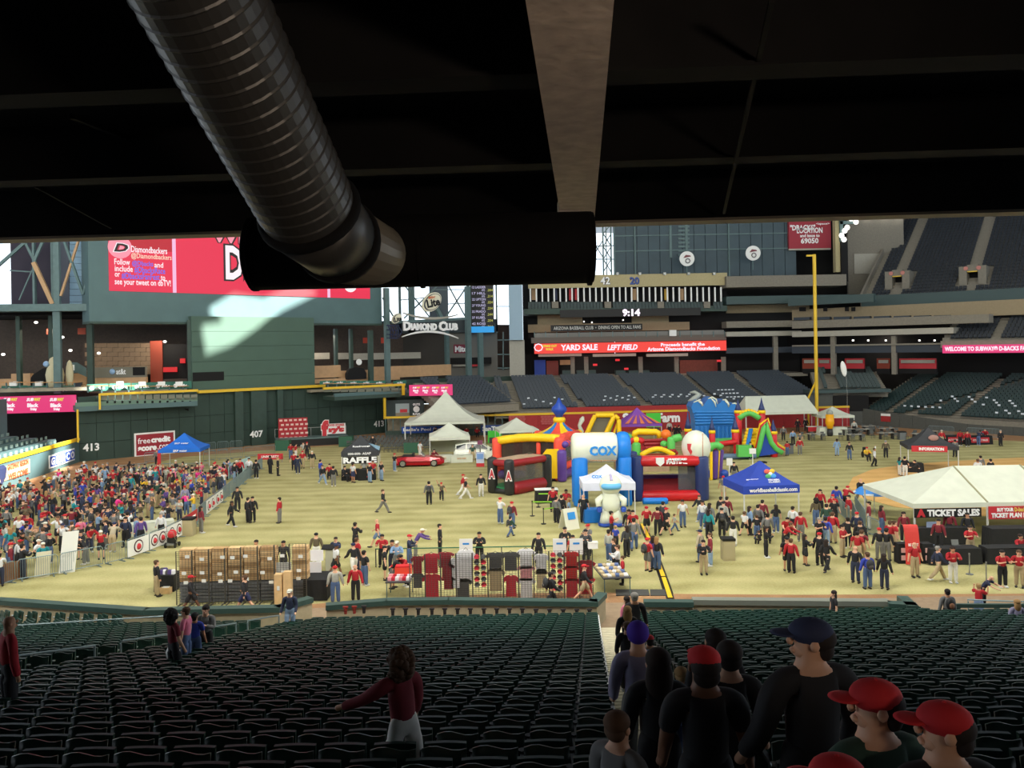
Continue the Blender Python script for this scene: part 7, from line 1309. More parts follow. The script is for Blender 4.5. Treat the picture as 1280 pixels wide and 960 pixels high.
# merchandise tables
def goods(tbl, n, w_, d_, h_, cols, label, grp, sz=(.22, .2, .05)):
    for i in range(n):
        M = WM(tbl); x, y = rnd.uniform(-w_/2, w_/2), rnd.uniform(-d_/2, d_/2); c = M@Vector((-w_/2+w_*((i % 6)+.5)/6, -d_/2+d_*((i//6)+.5)/max(1, (n+5)//6), h_+sz[2]/2)); b = B(); b.box((0, 0, 0), (sz[0], sz[1], sz[2])); b.box((0, 0, sz[2]*.6), (sz[0]*.8, sz[1]*.7, sz[2]*.3)); me = b.mesh('folded_goods'); m = cols[i % len(cols)]; link('folded_goods', me, m[1], None, c, (0, 0, rnd.uniform(-.3, .3)), label='%s %s, %s along in %s line' % (m[0], label, NUM[i % 6], NUM[i//6]), cat='goods', group=grp)
c = G(500, 745); t = cloth_table('red_bag_table', 'dark table piled with pink and red goods left of the grids', c, 1.15, 1.2, .8, 0, M_inner, drape=False); goods(t, 12, 1.0, .9, .8, (('pink', M_psh), ('red', M_cri), ('white', M_wsh)), 'folded shirt on the table left of the grids', 'folded shirts on the dark table', (.2, .22, .12))
rb_ = T('red_tote', 'red orange tote box at back of the pink goods table', 'box', c+Vector((.12, .42, .83))); B().box((0, 0, .2), (.75, .4, .4)).build('body', mat('tote_orange', (226, 72, 46), .7), rb_, world=False); B().box((0, 0, .43), (.7, .36, .1)).build('folded_top', M_vred, rb_, world=False)
p = G(768, 745); t = cloth_table('merchandise_table', 'long table of tan and white goods right of the grids', p+Vector((.0, 1.3, 0)), 1.3, 2.6, .8, .12, M_inner, drape=False); goods(t, 24, 1.2, 2.3, .8, (('tan', M_crm), ('white', M_wsh), ('cream', M_crm), ('blue', mat('goods_blue', (90, 110, 160), .8))), 'folded item on the long table by the stairs', 'folded goods on the long table', (.19, .4, .06))
wb_ = T('white_tub', 'white tub on far end of the long goods table', 'tub', G(748, 722)+Vector((0, 2.6, .8))); B().box((0, 0, .15), (.5, .4, .3)).build('body', M_wsh, wb_, world=False); B().box((0, 0, .31), (.54, .44, .03)).build('rim', M_white, wb_, world=False)
t = cloth_table('black_counter', 'black draped table right of the carton grids', G(399, 745), 1.05, 1.5, .95, 0, M_black); 
for i, (dx, z) in enumerate(((-.3, 1.0), (-.25, 1.5))): tag(B().box((-.0, 0, 0), (.6, .03, .5)).build('white_poster', M_wsh), 'white poster over the black draped table, '+('lower' if i == 0 else 'upper'), 'poster').location = WM(t)@Vector((dx, .5+.2*i, z+.2)); 
t = cloth_table('hat_table', 'small black table of hats left of the carton grids', G(210, 737), .95, .9, .8, 0, M_black); goods(t, 8, .8, .7, .8, (('black', M_gsh), ('purple', mat('goods_purple', (86, 70, 130), .8)), ('white', M_wsh)), 'hat on the small black table', 'hats on the small black table', (.18, .2, .16))
bx_ = T('brown_box', 'brown cardboard box on the turf by the hat table', 'carton', G(211, 739)); B().box((0, -.3, .14), (.5, .3, .28)).build('body', M_card2, bx_, world=False); B().box((0, -.3, .29), (.3, .2, .02)).build('white_flap', M_white, bx_, world=False)
at_ = cloth_table('signing_table', 'white clothed table inside the autograph crowd by the fence', G(182, 671)+Vector((0, .8, 0)), 2.6, .9, .78, .5, fab('tent_white', (232, 232, 220)))
rl = T('green_fence_rail', 'low green rail running behind the merchandise grids', 'railing', G(620, 705)); p, q = G(470, 709), G(706, 705); b = B(); b.bar(p+z3*.95, q+z3*.95, .05); b.build('top_rail', mat('rail_green', (56, 110, 80), .6), rl)
for k in range(7): b = B(); r_ = p+(q-p)*k/6; b.bar(r_, r_+z3*.97, .05); b.build('post', M_inner, rl)
lc = T('lectern', 'grey lectern with a black top near the merchandise', 'lectern', G(413, 713)); B().box((0, 0, .55), (.4, .4, 1.1)).build('body', mat('lectern_grey', (168, 166, 150), .6), lc, world=False); B().para((-.4, -.25, 1.12), (.8, 0, 0), (0, .5, .12), (0, 0, .05)).build('top', M_ktext, lc, world=False)
# ================================================================== PEOPLE
SKIN = [mat('skin_light', (222, 172, 142), .6), mat('skin_tan', (196, 142, 110), .6), mat('skin_brown', (120, 80, 58), .6)]
def joints(leg=((0, 0), (0, 0)), arm=((0, 12, 8, 0), (0, 12, 8, 0)), lean=0, hunch=0, ht=0.0):
    d = Vector((0, sin(R(lean)), cos(R(lean)))); J = {'P': Vector((0, 0, .93))}
    for n, q in (('W', .15), ('C', .33), ('N', .475)): J[n] = J['P']+d*q
    d2 = Vector((0, sin(R(lean*.6+hunch)), cos(R(lean*.6+hunch)))); J['K'] = J['N']+d2*.05; J['H1'] = J['N']+d2*.105+Vector((0, .018, 0)); J['H2'] = J['N']+d2*.205+Vector((0, .012, 0)); J['H3'] = J['N']+d2*.275+Vector((0, .008, 0))
    J['HC'] = J['N']+d2*.19+Vector((0, .012, 0)); J['d'] = d; J['ht'] = ht
    for i, s in ((0, -1), (1, 1)):
        sw, fl = leg[i]; h = Vector((s*.09, 0, .895)); k = h+Vector((s*.01, sin(R(sw))*.42, -cos(R(sw))*.42)); a = k+Vector((s*.01, sin(R(sw-fl))*.40, -cos(R(sw-fl))*.40))
        J['h%d' % i], J['k%d' % i], J['a%d' % i] = h, k, a
        sw, ab, el, inn = arm[i]; sh = J['P']+d*.44+Vector((s*.185, 0, 0)); A = R(sw+lean*.5); ab = R(ab)
        e = sh+Vector((s*sin(ab), sin(A)*cos(ab), -cos(A)*cos(ab)))*.285; B2 = A+R(el); ai = ab-R(inn); f = Vector((s*sin(ai), sin(B2)*cos(ai), -cos(B2)*cos(ai)))
        J['s%d' % i], J['e%d' % i], J['w%d' % i], J['g%d' % i], J['f%d' % i] = sh, e, e+f*.25, e+f*.33, f
    low = min(J['a0'].z, J['a1'].z)-.075
    for k in J:
        if k not in ('d', 'f0', 'f1', 'ht'): J[k] = J[k]-Vector((0, 0, low))
    return J
POSES = {
 's': joints(), 'a': joints(arm=((30, 14, 95, 50), (30, 14, 90, 52))), 'w': joints(leg=((24, 4), (-20, 22)), arm=((-22, 10, 20, 0), (22, 10, 25, 0))),
 'x': joints(leg=((-16, 18), (18, 4)), arm=((18, 10, 30, 0), (-18, 10, 18, 0)), lean=4), 'h': joints(arm=((65, 14, 95, 14), (60, 16, 100, 16))),
 'b': joints(leg=((4, 6), (-2, 4)), arm=((40, 12, 20, 10), (38, 12, 22, 10)), lean=28, hunch=14), 't': joints(leg=((88, 86), (86, 84)), arm=((35, 12, 50, 20), (35, 12, 50, 20)), lean=8),
 'p': joints(leg=((6, 2), (-6, 8)), arm=((82, 16, 10, 5), (8, 12, 20, 0))), 'c': joints(arm=((-8, 32, 62, 62), (-8, 32, 62, 62))), 'u': joints(leg=((20, 30), (-14, 10)), arm=((150, 20, 20, 0), (-20, 20, 30, 0)))}
def skin_obj(verts, edges, radii, root, lvl):
    me = bpy.data.meshes.new('skin'); me.from_pydata([tuple(v) for v in verts], edges, []); o = bpy.data.objects.new('skin', me); COL.objects.link(o)
    o.modifiers.new('skin', 'SKIN'); sub = o.modifiers.new('sub', 'SUBSURF'); sub.levels = sub.render_levels = lvl
    if not me.skin_vertices: raise RuntimeError('no skin layer')
    for i, r in enumerate(radii): sv = me.skin_vertices[0].data[i]; sv.radius = (r, r); sv.use_root = (i == root)
    return o
def chain(J, parts, rad):
    ks = []; ed = []
    for ch in parts:
        for k in ch:
            if k not in ks: ks.append(k)
        ed += [(ks.index(a), ks.index(b)) for a, b in zip(ch, ch[1:])]
    return [J[k] for k in ks], ed, [rad[k[0] if k[0] in 'shkaewg' and k[1:].isdigit() else k] for k in ks]
BR = {'P': .125, 'W': .118, 'C': .13, 'N': .075, 'K': .058, 'H1': .07, 'H2': .09, 'H3': .056, 'h': .088, 'k': .055, 'a': .04, 's': .068, 'e': .045, 'w': .029, 'g': .034}
SR_ = {'P': .158, 'W': .145, 'C': .163, 'N': .088, 'K': .068, 's': .092, 'e': .064, 'w': .05}
TR = {'W': .125, 'P': .142, 'h': .112, 'k': .082, 'a': .072}
BODY = [('P', 'W', 'C', 'N', 'K', 'H1', 'H2', 'H3')]+[x for i in '01' for x in (('P', 'h'+i, 'k'+i, 'a'+i), ('N', 's'+i, 'e'+i, 'w'+i, 'g'+i))]
def flat(me, J, y=.74):
    P, d = J['P'], J['d']
    pn = Vector((0, d.z, -d.y))
    for v in me.vertices:
        r = v.co-P; t = r.dot(d); o = r.dot(pn)
        if -.16 < t < .5 and abs(r.x) < .25 and abs(o) < .19: v.co = v.co-pn*(o*(1-y))
LIB = {}
def build_lib(poses, lvl, tag_):
    jobs = []
    for ps in poses:
        J = POSES[ps]; V, E, Rr = chain(J, BODY, BR)
        for i, s in ((0, -1), (1, 1)):        # five fingers, each a short bent chain rooted in the palm
            f = J['f%d' % i]; w_ = J['w%d' % i]; side = f.cross(Vector((s, 0, 0))); side = side.normalized() if side.length > .2 else Vector((0, 1, 0)); inn = f.cross(side).normalized()*.012
            for k, ln in enumerate((.062, .075, .07, .055)):
                b0 = w_+f*.085+side*(.024-.016*k); n = len(V); V += [b0, b0+f*ln*.55+inn*.5, b0+f*ln+inn*1.6]; E += [(n, n+1), (n+1, n+2)]; Rr += [.0095, .009, .0075]
            b0 = w_+f*.03+side*.028; n = len(V); V += [b0, b0+side*.025+f*.03, b0+side*.03+f*.06+inn*.6]; E += [(n, n+1), (n+1, n+2)]; Rr += [.011, .010, .008]
        jobs.append((ps, 'body', skin_obj(V, E, Rr, 0, lvl), J))
        J2 = dict(J); JL = dict(J); J2['K'] = JL['K'] = J['N']+(J['K']-J['N'])*.7
        for i in '01': J2['e'+i] = J['s'+i]+(J['e'+i]-J['s'+i])*.8
        jobs.append((ps, 'S', skin_obj(*chain(J2, [('P', 'W', 'C', 'N', 'K'), ('N', 's0', 'e0'), ('N', 's1', 'e1')], SR_), 0, lvl), J))
        jobs.append((ps, 'L', skin_obj(*chain(JL, [('P', 'W', 'C', 'N', 'K'), ('N', 's0', 'e0', 'w0'), ('N', 's1', 'e1', 'w1')], SR_), 0, lvl), J))
        jobs.append((ps, 'long', skin_obj(*chain(J, [('W', 'P', 'h0', 'k0', 'a0'), ('P', 'h1', 'k1', 'a1')], TR), 1, lvl), J))
        J3 = dict(J)
        for i in '01': J3['k'+i] = J['h'+i]+(J['k'+i]-J['h'+i])*.95
        TS = dict(TR); TS['k'] = .10; jobs.append((ps, 'short', skin_obj(*chain(J3, [('W', 'P', 'h0', 'k0'), ('P', 'h1', 'k1')], TS), 1, lvl), J))
    bpy.context.view_layer.update(); dg = bpy.context.evaluated_depsgraph_get()
    out = [(ps, k, bpy.data.meshes.new_from_object(o.evaluated_get(dg)), J) for ps, k, o, J in jobs]
    for ps, k, o, J in jobs: m_ = o.data; bpy.data.objects.remove(o); bpy.data.meshes.remove(m_)
    for ps, k, me, J in out:
        flat(me, J); me.polygons.foreach_set('use_smooth', [True]*len(me.polygons)); me.materials.clear()
        if k == 'body':
            b = B(); hc = J['HC']; n_ = 8 if lvl == 1 else 12
            b.ell(hc+Vector((0, .098, -.012)), (.014, .02, .024), 6, 4); b.ell(hc+Vector((0, .082, -.066)), (.03, .02, .018), 6, 4)
            for s in (-1, 1): b.ell(hc+Vector((s*.086, -.005, -.01)), (.014, .026, .034), 6, 4)
            b.ell(hc+Vector((0, .03, -.07)), (.055, .06, .045), n_, 6); RT = Matrix.Rotation(R(J['ht']), 3, 'Z'); b.v = [tuple(hc+RT@(Vector(q)-hc)) for q in b.v]
            k0 = len(me.vertices); m2 = b.mesh('x', True); bm = bmesh.new(); bm.from_mesh(me); bm.from_mesh(m2); bm.to_mesh(me); bm.free(); bpy.data.meshes.remove(m2)
            me.polygons.foreach_set('use_smooth', [True]*len(me.polygons))
        me.name = 'person_'+k; LIB[tag_+ps+k] = me
    for ps in poses:
        J = POSES[ps]; b = B()
        for i in '01': a = J['a'+i]; z = a.z-.075; b.ell((a.x, a.y+.055, z+.045), (.052, .14, .05), 8, 5)
        LIB[tag_+ps+'shoes'] = b.mesh('shoes', True)
def head_lib(tag_, n, m):
    def mk(k, *es):
        b = B()
        for c, r in es: b.ell(c, r, n, m)
        LIB[tag_+'hair_'+k] = b.mesh('hair_'+k, True)
    mk('short', ((0, -.026, .045), (.099, .104, .088)), ((0, -.052, -.02), (.088, .06, .08)))
    mk('long', ((0, -.028, .042), (.105, .108, .096)), ((0, -.062, -.11), (.112, .066, .2)))
    hr = random.Random(3); mk('curly', ((0, -.035, .03), (.13, .12, .13)), ((0, -.06, -.09), (.13, .1, .14)), *[((.125*cos(a_)*cos(e_), -.045+.115*sin(a_)*cos(e_), -.03+.16*sin(e_)), (hr.uniform(.03, .055),)*3) for a_, e_ in [(hr.uniform(2.6, 6.8), hr.uniform(-1.1, 1.4)) for _ in range(70)]])
    mk('beanie', ((0, -.012, .045), (.112, .122, .12)))
    b = B(); b.ell((0, -.008, .045), (.099, .112, .078), n, m); b.ell((0, .125, .035), (.072, .072, .011), n, 4); b.ell((0, -.008, .122), (.011, .011, .008), 6, 4); LIB[tag_+'cap'] = b.mesh('cap', True)
    b = B(); b.ell((-.034, .083, .018), (.013, .01, .009), 6, 4); b.ell((.034, .083, .018), (.013, .01, .009), 6, 4); LIB[tag_+'eyes'] = b.mesh('eyes', True)
    b = B(); b.ell((0, .092, -.048), (.026, .008, .007), 6, 4); LIB[tag_+'mouth'] = b.mesh('mouth', True)
build_lib('sawxhbtpcu', 1, 'f'); head_lib('f', 10, 6)
def cl(n, c): return mat('cloth_'+n, c, .85, noise=.1, scale=6)
SH = {'r': ('red', (176, 34, 44)), 'm': ('maroon', (126, 38, 50)), 'k': ('black', (36, 36, 40)), 'w': ('white', (222, 222, 224)), 'g': ('grey', (116, 116, 116)), 'n': ('navy', (42, 50, 76)), 'b': ('blue', (54, 72, 176)), 't': ('teal', (34, 140, 150)), 'p': ('pink', (222, 120, 150)), 'P': ('hot pink', (226, 50, 140)), 'v': ('purple', (98, 72, 140)), 'o': ('olive brown', (102, 90, 70)), 'y': ('yellow', (226, 184, 50)), 'l': ('lavender', (150, 146, 176)), 'u': ('light blue', (130, 160, 196)), 'G': ('dark green', (48, 78, 66)), 'c': ('beige camouflage', (178, 166, 142)), 'd': ('charcoal', (66, 68, 72)), 's': ('pale grey', (180, 180, 172))}
PT = {'k': ('black trousers', (32, 32, 36), 'long'), 'j': ('blue jeans', (78, 100, 140), 'long'), 'h': ('khaki trousers', (178, 158, 124), 'long'), 'g': ('grey trousers', (118, 116, 112), 'long'), 'w': ('white trousers', (222, 220, 214), 'long'), 'n': ('navy trousers', (44, 50, 72), 'long'), 'u': ('light blue jeans', (136, 160, 190), 'long'), '1': ('black shorts', (36, 36, 40), 'short'), '2': ('khaki shorts', (178, 160, 128), 'short'), '3': ('denim shorts', (110, 132, 168), 'short'), '4': ('grey shorts', (104, 104, 104), 'short'), '5': ('navy shorts', (46, 52, 90), 'short')}
HD = {'c': ('red cap', 'cap', (196, 36, 44)), 'k': ('black cap', 'cap', (34, 34, 36)), 'w': ('white cap', 'cap', (226, 222, 206)), 'n': ('navy cap', 'cap', (44, 52, 84)), 'd': ('short dark hair', 'hair_short', (38, 30, 28)), 'h': ('short brown hair', 'hair_short', (92, 66, 48)), 'l': ('long dark hair', 'hair_long', (46, 34, 30)), 'L': ('long fair hair', 'hair_long', (168, 130, 84)), 'b': ('short fair hair', 'hair_short', (176, 144, 98)), 'x': ('bald head', None, None), 'y': ('grey hair', 'hair_short', (150, 146, 140)), 'A': ('big black hairdo', 'hair_curly', (26, 24, 24)), 'B': ('purple knit hat', 'hair_beanie', (74, 44, 170)), 'C': ('curly brown hair', 'hair_curly', (74, 52, 36))}
DO = {'s': 'standing', 'a': 'hands held together', 'w': 'walking', 'x': 'walking', 'h': 'hands raised', 'b': 'leaning forward', 't': 'sitting', 'p': 'reaching out', 'c': 'hands on hips', 'u': 'one arm flung up'}
FACE = ['seen from behind', 'seen from behind', 'in profile', 'facing forward', 'facing forward', 'facing forward', 'in profile', 'seen from behind']
PEOPLE = []; NBP = []
M_eye = mat('eye_dark', (30, 24, 22), .3); M_lip = mat('lip', (150, 70, 66), .6); M_shoe = {0: mat('shoe_dark', (40, 36, 36), .6), 1: mat('shoe_white', (220, 220, 220), .6)}
def person(loc, rz, code, h=1.75, place='', label=None, lib='f', face=False, sleeve=None, wide=1.19):
    """code: pose, facing digit, shirt, sleeve, trousers, head"""
    ps, fd, sh, sl, pt, hd = code[:6]; k = h/1.75
    t = T('person', label, 'person', loc, rz); t.scale = (k*wide, k*wide, k); J = POSES[ps]
    sk = SKIN[0 if rnd.random() < .7 else (1 if rnd.random() < .8 else 2)]
    link('body', LIB[lib+ps+'body'], sk, t)
    link('jacket' if sl == 'L' else 'shirt', LIB[lib+ps+sl], cl(SH[sh][0], SH[sh][1]), t)
    link('shorts' if PT[pt][2] == 'short' else 'trousers', LIB[lib+ps+PT[pt][2]], cl(PT[pt][0], PT[pt][1]), t)
    link('shoes', LIB[lib+ps+'shoes'], M_shoe[1 if rnd.random() < .35 else 0], t)
    if HD[hd][1]:
        link('cap' if HD[hd][1] == 'cap' else 'hair', LIB[lib+HD[hd][1]], cl(HD[hd][0], HD[hd][2]), t, J['HC'], (0, 0, R(J['ht'])))
        if HD[hd][1] == 'cap' and lib == 'n': link('hair', LIB[lib+'hair_short'], cl('short dark hair', (38, 30, 28)), t, J['HC']+Matrix.Rotation(R(J['ht']), 3, 'Z')@Vector((0, -.028, -.03)), (0, 0, R(J['ht']))).scale = (.93, .8, .9)
    if face: link('eyes', LIB[lib+'eyes'], M_eye, t, J['HC']); link('mouth', LIB[lib+'mouth'], M_lip, t, J['HC'])
    who = 'child' if h < 1.45 else 'person'
    if not label:
        t['label'] = '%s in %s %s, %s, %s, %s' % (who, SH[sh][0], ('shirt' if sl == 'S' else 'jacket'), PT[pt][0], HD[hd][0], place); PEOPLE.append((t, int(fd), ps))
    return t
def yaw(d): return -int(d)*pi/4+rnd.uniform(-.2, .2)
def crowd_list(place, s):
    out = []
    for it in s.split():
        a = it.split(','); px, py = float(a[0]), float(a[1]); code = a[2]; h = float(a[3]) if len(a) > 3 and a[3] else 1.74
        hh = h if code[0] not in 'tb' else (h*.73 if code[0] == 't' else h*.93)
        U, V = UV(px, py); D = (H-hh)/-V; t = person((U*D, D, 0), yaw(code[1]), code, h, place, face=code[1] in '345' and D < 60); out.append(t)
        if len(a) > 4 and a[4] == 'B':
            NBP.append(1); bp = T('backpack', 'dark backpack worn by '+t['label'].split(',')[0]+', '+place, 'backpack', t.location, t.rotation_euler[2]); b = B(); b.ell((0, -.2, 1.2), (.16, .11, .24), 10, 7); b.build('pack', mat('pack_dark', (52, 54, 58), .7), bp, world=False, smooth=True); b = B(); b.ell((0, -.29, 1.1), (.11, .05, .1), 8, 5); b.build('pocket', mat('pack_pocket', (74, 70, 66), .7), bp, world=False, smooth=True); bp.scale = t.scale
    return out
crowd_list('by the carton grids', '395,665,s0oLwk 398,692,s1wSwc,1.3 419,678,x1wS1n 419.5,670.5,a4nLgd,1.6 444,652,a1kLkd 446,671,s1rSnh 442,677,x7kLwn 455,687,s1kSjd 418.7,706,s0sLjc 444,704,s4rLkx 471.5,646,w6rS3x 477.5,667,a4rSkd 490,674,s4kLnd 496,675,a4uLgw 511.5,667,a2nLjc 519,661,b2vLgw 480.5,681,s2kS1k 490,693,b2kS4h 549.5,654,s2kLkd 508,691,b5rLkk')
crowd_list('behind the merchandise grids', '599,664,a4kLkd 673,665,s4kLkd 706,658,a4kLkd 732,661,a4dLkd 735,654,a5gSkc 716,668,s4rSkd,1.6 320,674,s4kLkd 354,675,s4kLkd')
crowd_list('alone on open turf', '625,621,a1wSjc 639.5,626,s1mLjc,,B 638,644,w1GLjd,1.3,B')
crowd_list('by the lime queue tapes', '691,608,s4rSkd 695,620,s1gLkd 702,618,s1kLkd,1.7 707.5,611,a4rShd 729,617,s0kSkx,1.85 711,622,s2uSkL,1.6')
crowd_list('before the inflatable figure', '764,638,a2rSkd 761,661,s1sLjd 769.5,656,s1bSkb,1.4 783,656,s7dLvl 792,646,x0gLjd,1.85 791,637,s4rSkd 786,636,s4kLkl'.replace('dLvl', 'dLkl'))
crowd_list('at the long goods table', '772,680,a6wLkh,1.7 767,672,s6kLkh 778,694,s6rLkh,1.4 809,671,s1rS4c,,B 816.5,669,s1vLjl 821,670,s1kLjL')
crowd_list('walking before the grids', '688.5,712,w2kLkd,,B 730,702.5,w2kL2c 238,716,w2kL1c 305.6,716,w6kL5h')
crowd_list('before the pitching game', '808,632,s0rS1c 821.5,633,s0mLkd 832,633,x1kS1c 829,626,s1dLkd,1.8 843,641,w2sSjh,1.15 853,624,s4wSjd 874,617,w5kLjh 878,625,s5wLjd')
crowd_list('near the royal blue tent', '885.5,636,s1tLkl 887,628,s1gLkl 902,634,s0kLkk,,B 904,626,s1sLgk 908.6,620,s1mLkd 901,620,s1kLkd 916,644,s0kLsd'.replace('kLsd', 'kLwd')+' 904,594,s0gS2c')
crowd_list('near the middle litter bin', '875,661,s7cLnu 879,674,a4kLhd 887.5,665,s6mLuh'.replace('nu ', 'jn '))
crowd_list('under the royal blue tent', '930,638,x1wS1h,1.5 945.6,643,s0kSjh,1.45 953,624,s1mLkd 947.5,630,s1gLkd 957,657,a2kLkl,1.7 969.5,630,s0kSjl 959,641,s0gLkd 991,632,s1wLkd 1000.5,639,s1rLgh 982,645,b4rSkd 980,652,b3rLkh 949,664,t0kSkh,1.1 937,632,s2uLkl')
crowd_list('in the ticket queue', '983.6,670,s0kS1k 988.5,672,s1rLkh 1006,667,a2kL1l,1.62 1024,664.5,s1kLkc 1033,672,w1kLkl,1.7 1052.5,655,a3rShd 1040.6,639,s1rLhh,1.8 1059.5,646,s0kSkd 1071,639,s1nLkc 1075,650,s1kLkh 1071.5,663,s1rShd 1077,661,s1mShh 1068.7,681,s1kLnx,1.8 1084,689,s0bLjh,,B 1105,691,s1kLnl,1.68 1099,658.5,s0kLgc 1108,659,s1kLgd 1112.5,650,s1rShh 1118,650,s2rShh 1024,646,a4kSky 1032,645,s1bLud')
crowd_list('by the ticket barriers', '1025,611,s5rLkl 1019.5,622,s0oLjA 1033,629,s1GLjd 1045.5,607,s1bLjd 1056,608,b1rLkc 1041,617,s4rSkc 1042.7,622,s4kSkc 1060.8,618,s6rLhd 1075.7,596,w0kLgx,1.8 1086,626,s6mLwd 1102,631,s2mLjl')
crowd_list('inside the ticket tent', '1129.5,639,s4mLkl 1173,648,s5mLkd 1187,638,s1mLkd 1209,640,s4kLkd 1212.5,656,a4rShd 1274,668,t4rLkl')
crowd_list('before the ticket tent', '1143,676,s4rShx 1172.4,680,w2nLhy 1190.7,682,a4rLwl 1252.6,686.5,a4rSkd 1273.7,686.5,a5rShh 1228,717.4,b3nSkx,1.5')
crowd_list('beside the autograph crowd', '289,625,x2kLkl 296.5,608,s4kLkd 310,621,s1kLkd 315.5,620,s4kLkd 349,621,s6rLgd 251,632,s1mLgl 195.5,699,s1kLhh 105,576,s0uLgw 196,561,s4gLkd 478.5,610,w2kLgh')
crowd_list('near the raffle tent', '403,580,w3kLuh 400.5,574,s1bLjd 416.6,582,s0kLgd 372,569,s0nLnd 412,580,t4rLkd 441,578,s1wS5d 462,578,s1kSuc 466,575,s4rSjd 476.5,576,s1kSub 455,574,s4sSkd 493,566,s1kSuc 430,583,t3kLkd')
crowd_list('before the stage', '367,565,s4rSkd 378,563,s4rShc 390,563,s0kLhw 363.3,553.5,s4rSjd 369.5,554,s1rSwd 379,552,s4sShd 383.6,552,s4kLkc 347,571,s2kLkb 337.5,569,s1kLkd 320,574,s0kLkd 311,572,s4wLkd 300,573,s4rLkd 454.6,545,s4nLkd 466,544,s4kLkd')
crowd_list('near the red car', '525,551,s1wSwh 542,562,t3mLkd 590.6,555,s4Gshh'.replace('Gshh', 'GShh')+' 536,601,s0gLkd,,B 551.6,602,u0oSkc,1.4 578.6,591,w2rLwc 582,595,w2kSww 601,592,s4kLwd')
crowd_list('under the peaked tent', '545,534,t4kLkd 555,535,t0kLkd 570,533,t4mLkd 583,534,t4rLkd 596,534,t4rLkc')
crowd_list('on the far turf', '1046,548,s0uLud 1061.5,552,s4kLjh 1083,559,t4yLkc 1093,559,u2wLkh 1107,550,s1oLky 1124.5,571,s2tSwl,1.6 1131,570,s1kSwd 1149,575,b6kLkd 1222,573,s0wLkh 1225.5,569,s0gLkd 1238,573,s0kSkd 1250.5,537,s4kLky 1193.5,549,s0gLkd 1177,537,s4rLhw 1200,537,s4rLkd 1209,538,s4rLkd 1223,538,b1nLjd 1232,536,b5rLhx 1067.5,525,s4sLkd')
crowd_list('by the castle slide', '999.5,547,s0rLgd 983.7,551,s0rLjd,1.5 1000,540,s4gShd,1.5 991,537,s4uLkd 997,523,s4kLkd 1007,522,s4kLkd 938,552,s4kLkl 979,532,s4gLkd 917.5,577,s4kLgd 905,527,s4kLkl'.replace('905,527,s4kLkl', ''))
crowd_list('before the red wall', '830,518,s5pLkl 836.6,526,s4sLkd 844,531,s4kLkd 848.6,531,s1kLkd')
# disambiguate equal labels: first by bearing, then by an order that can be counted
def uniq(items):
    def groups():
        g = {}
        for t, f, p in items: g.setdefault(t['label'], []).append((t, f, p))
        return g
    for lb, its in groups().items():
        if len(its) > 1 and len({FACE[f] for _, f, _ in its}) > 1 and len(lb.split()) < 14:
            for t, f, p in its: t['label'] = lb.replace(', ', ', '+FACE[f].replace('seen from ', '').replace('in ', '')+', ', 1)
    for lb, its in groups().items():
        if len(its) > 1:
            for i, (t, f, p) in enumerate(sorted(its, key=lambda q: q[0].location.x/q[0].location.y)): t['label'] = lb+', '+NUM[i]+' from left' if len(lb.split()) < 14 else NUM[i]+' '+lb
# ------------------------------------------------------------------ the autograph crowd
poly = [G(x, y) for x, y in ((-15, 741), (48, 719), (110, 706), (160, 694), (200, 678), (236, 655), (258, 634), (292, 606), (318, 588), (300, 583), (235, 591), (130, 600), (85, 606), (40, 620), (-15, 634))]
def inside(x, y):
    c = False
    for a, b in zip(poly, poly[1:]+poly[:1]):
        if (a.y > y) != (b.y > y) and x < (b.x-a.x)*(y-a.y)/(b.y-a.y)+a.x: c = not c
    return c
cr = random.Random(11); pts = []
for _ in range(14000):
    y = cr.uniform(34, 72); x = cr.uniform(-.66*y, -.25*y)
    if not inside(x, y) or any((x-a)**2+(y-b_)**2 < .80 for a, b_ in pts): continue
    if (x-WM(at_).translation.x)**2+(y-WM(at_).translation.y)**2 < 2.4: continue
    if abs(x-G(178, 690).x) < 1.2 and abs(y-G(178, 690).y) < 1.0: continue
    pts.append((x, y))
pts.sort(key=lambda p: p[1])
fence = [(p.x, p.y) for p in gpx]
n_ind = max(0, 282-len([o for o in COL.objects if o.name.startswith('person') and o.parent is None]))
rest_p = []
SHW = 'rrrrrrmmmmkkkkkkkkwwwwgggddddnnnnbutGoovpPlysc'; PTW = 'kkkkjjjjhhgnn14u'; HDW = 'ccccckkwwnddddhhhllLby'
cp = []
for i, (x, y) in enumerate(pts):
    code = cr.choice('sssaahhcb')+cr.choice('00077661125434')+cr.choice(SHW)+cr.choice('SLL')+cr.choice(PTW)+cr.choice(HDW); h = 1.72+cr.uniform(-.12, .12) if cr.random() < .9 else cr.uniform(1.15, 1.4)
    if i < n_ind:
        t = person((x, y, 0), yaw(code[1]), code, h, 'in the autograph crowd', face=code[1] in '345' and y < 50)
    else: rest_p.append((x, y, code, h))
uniq(PEOPLE)
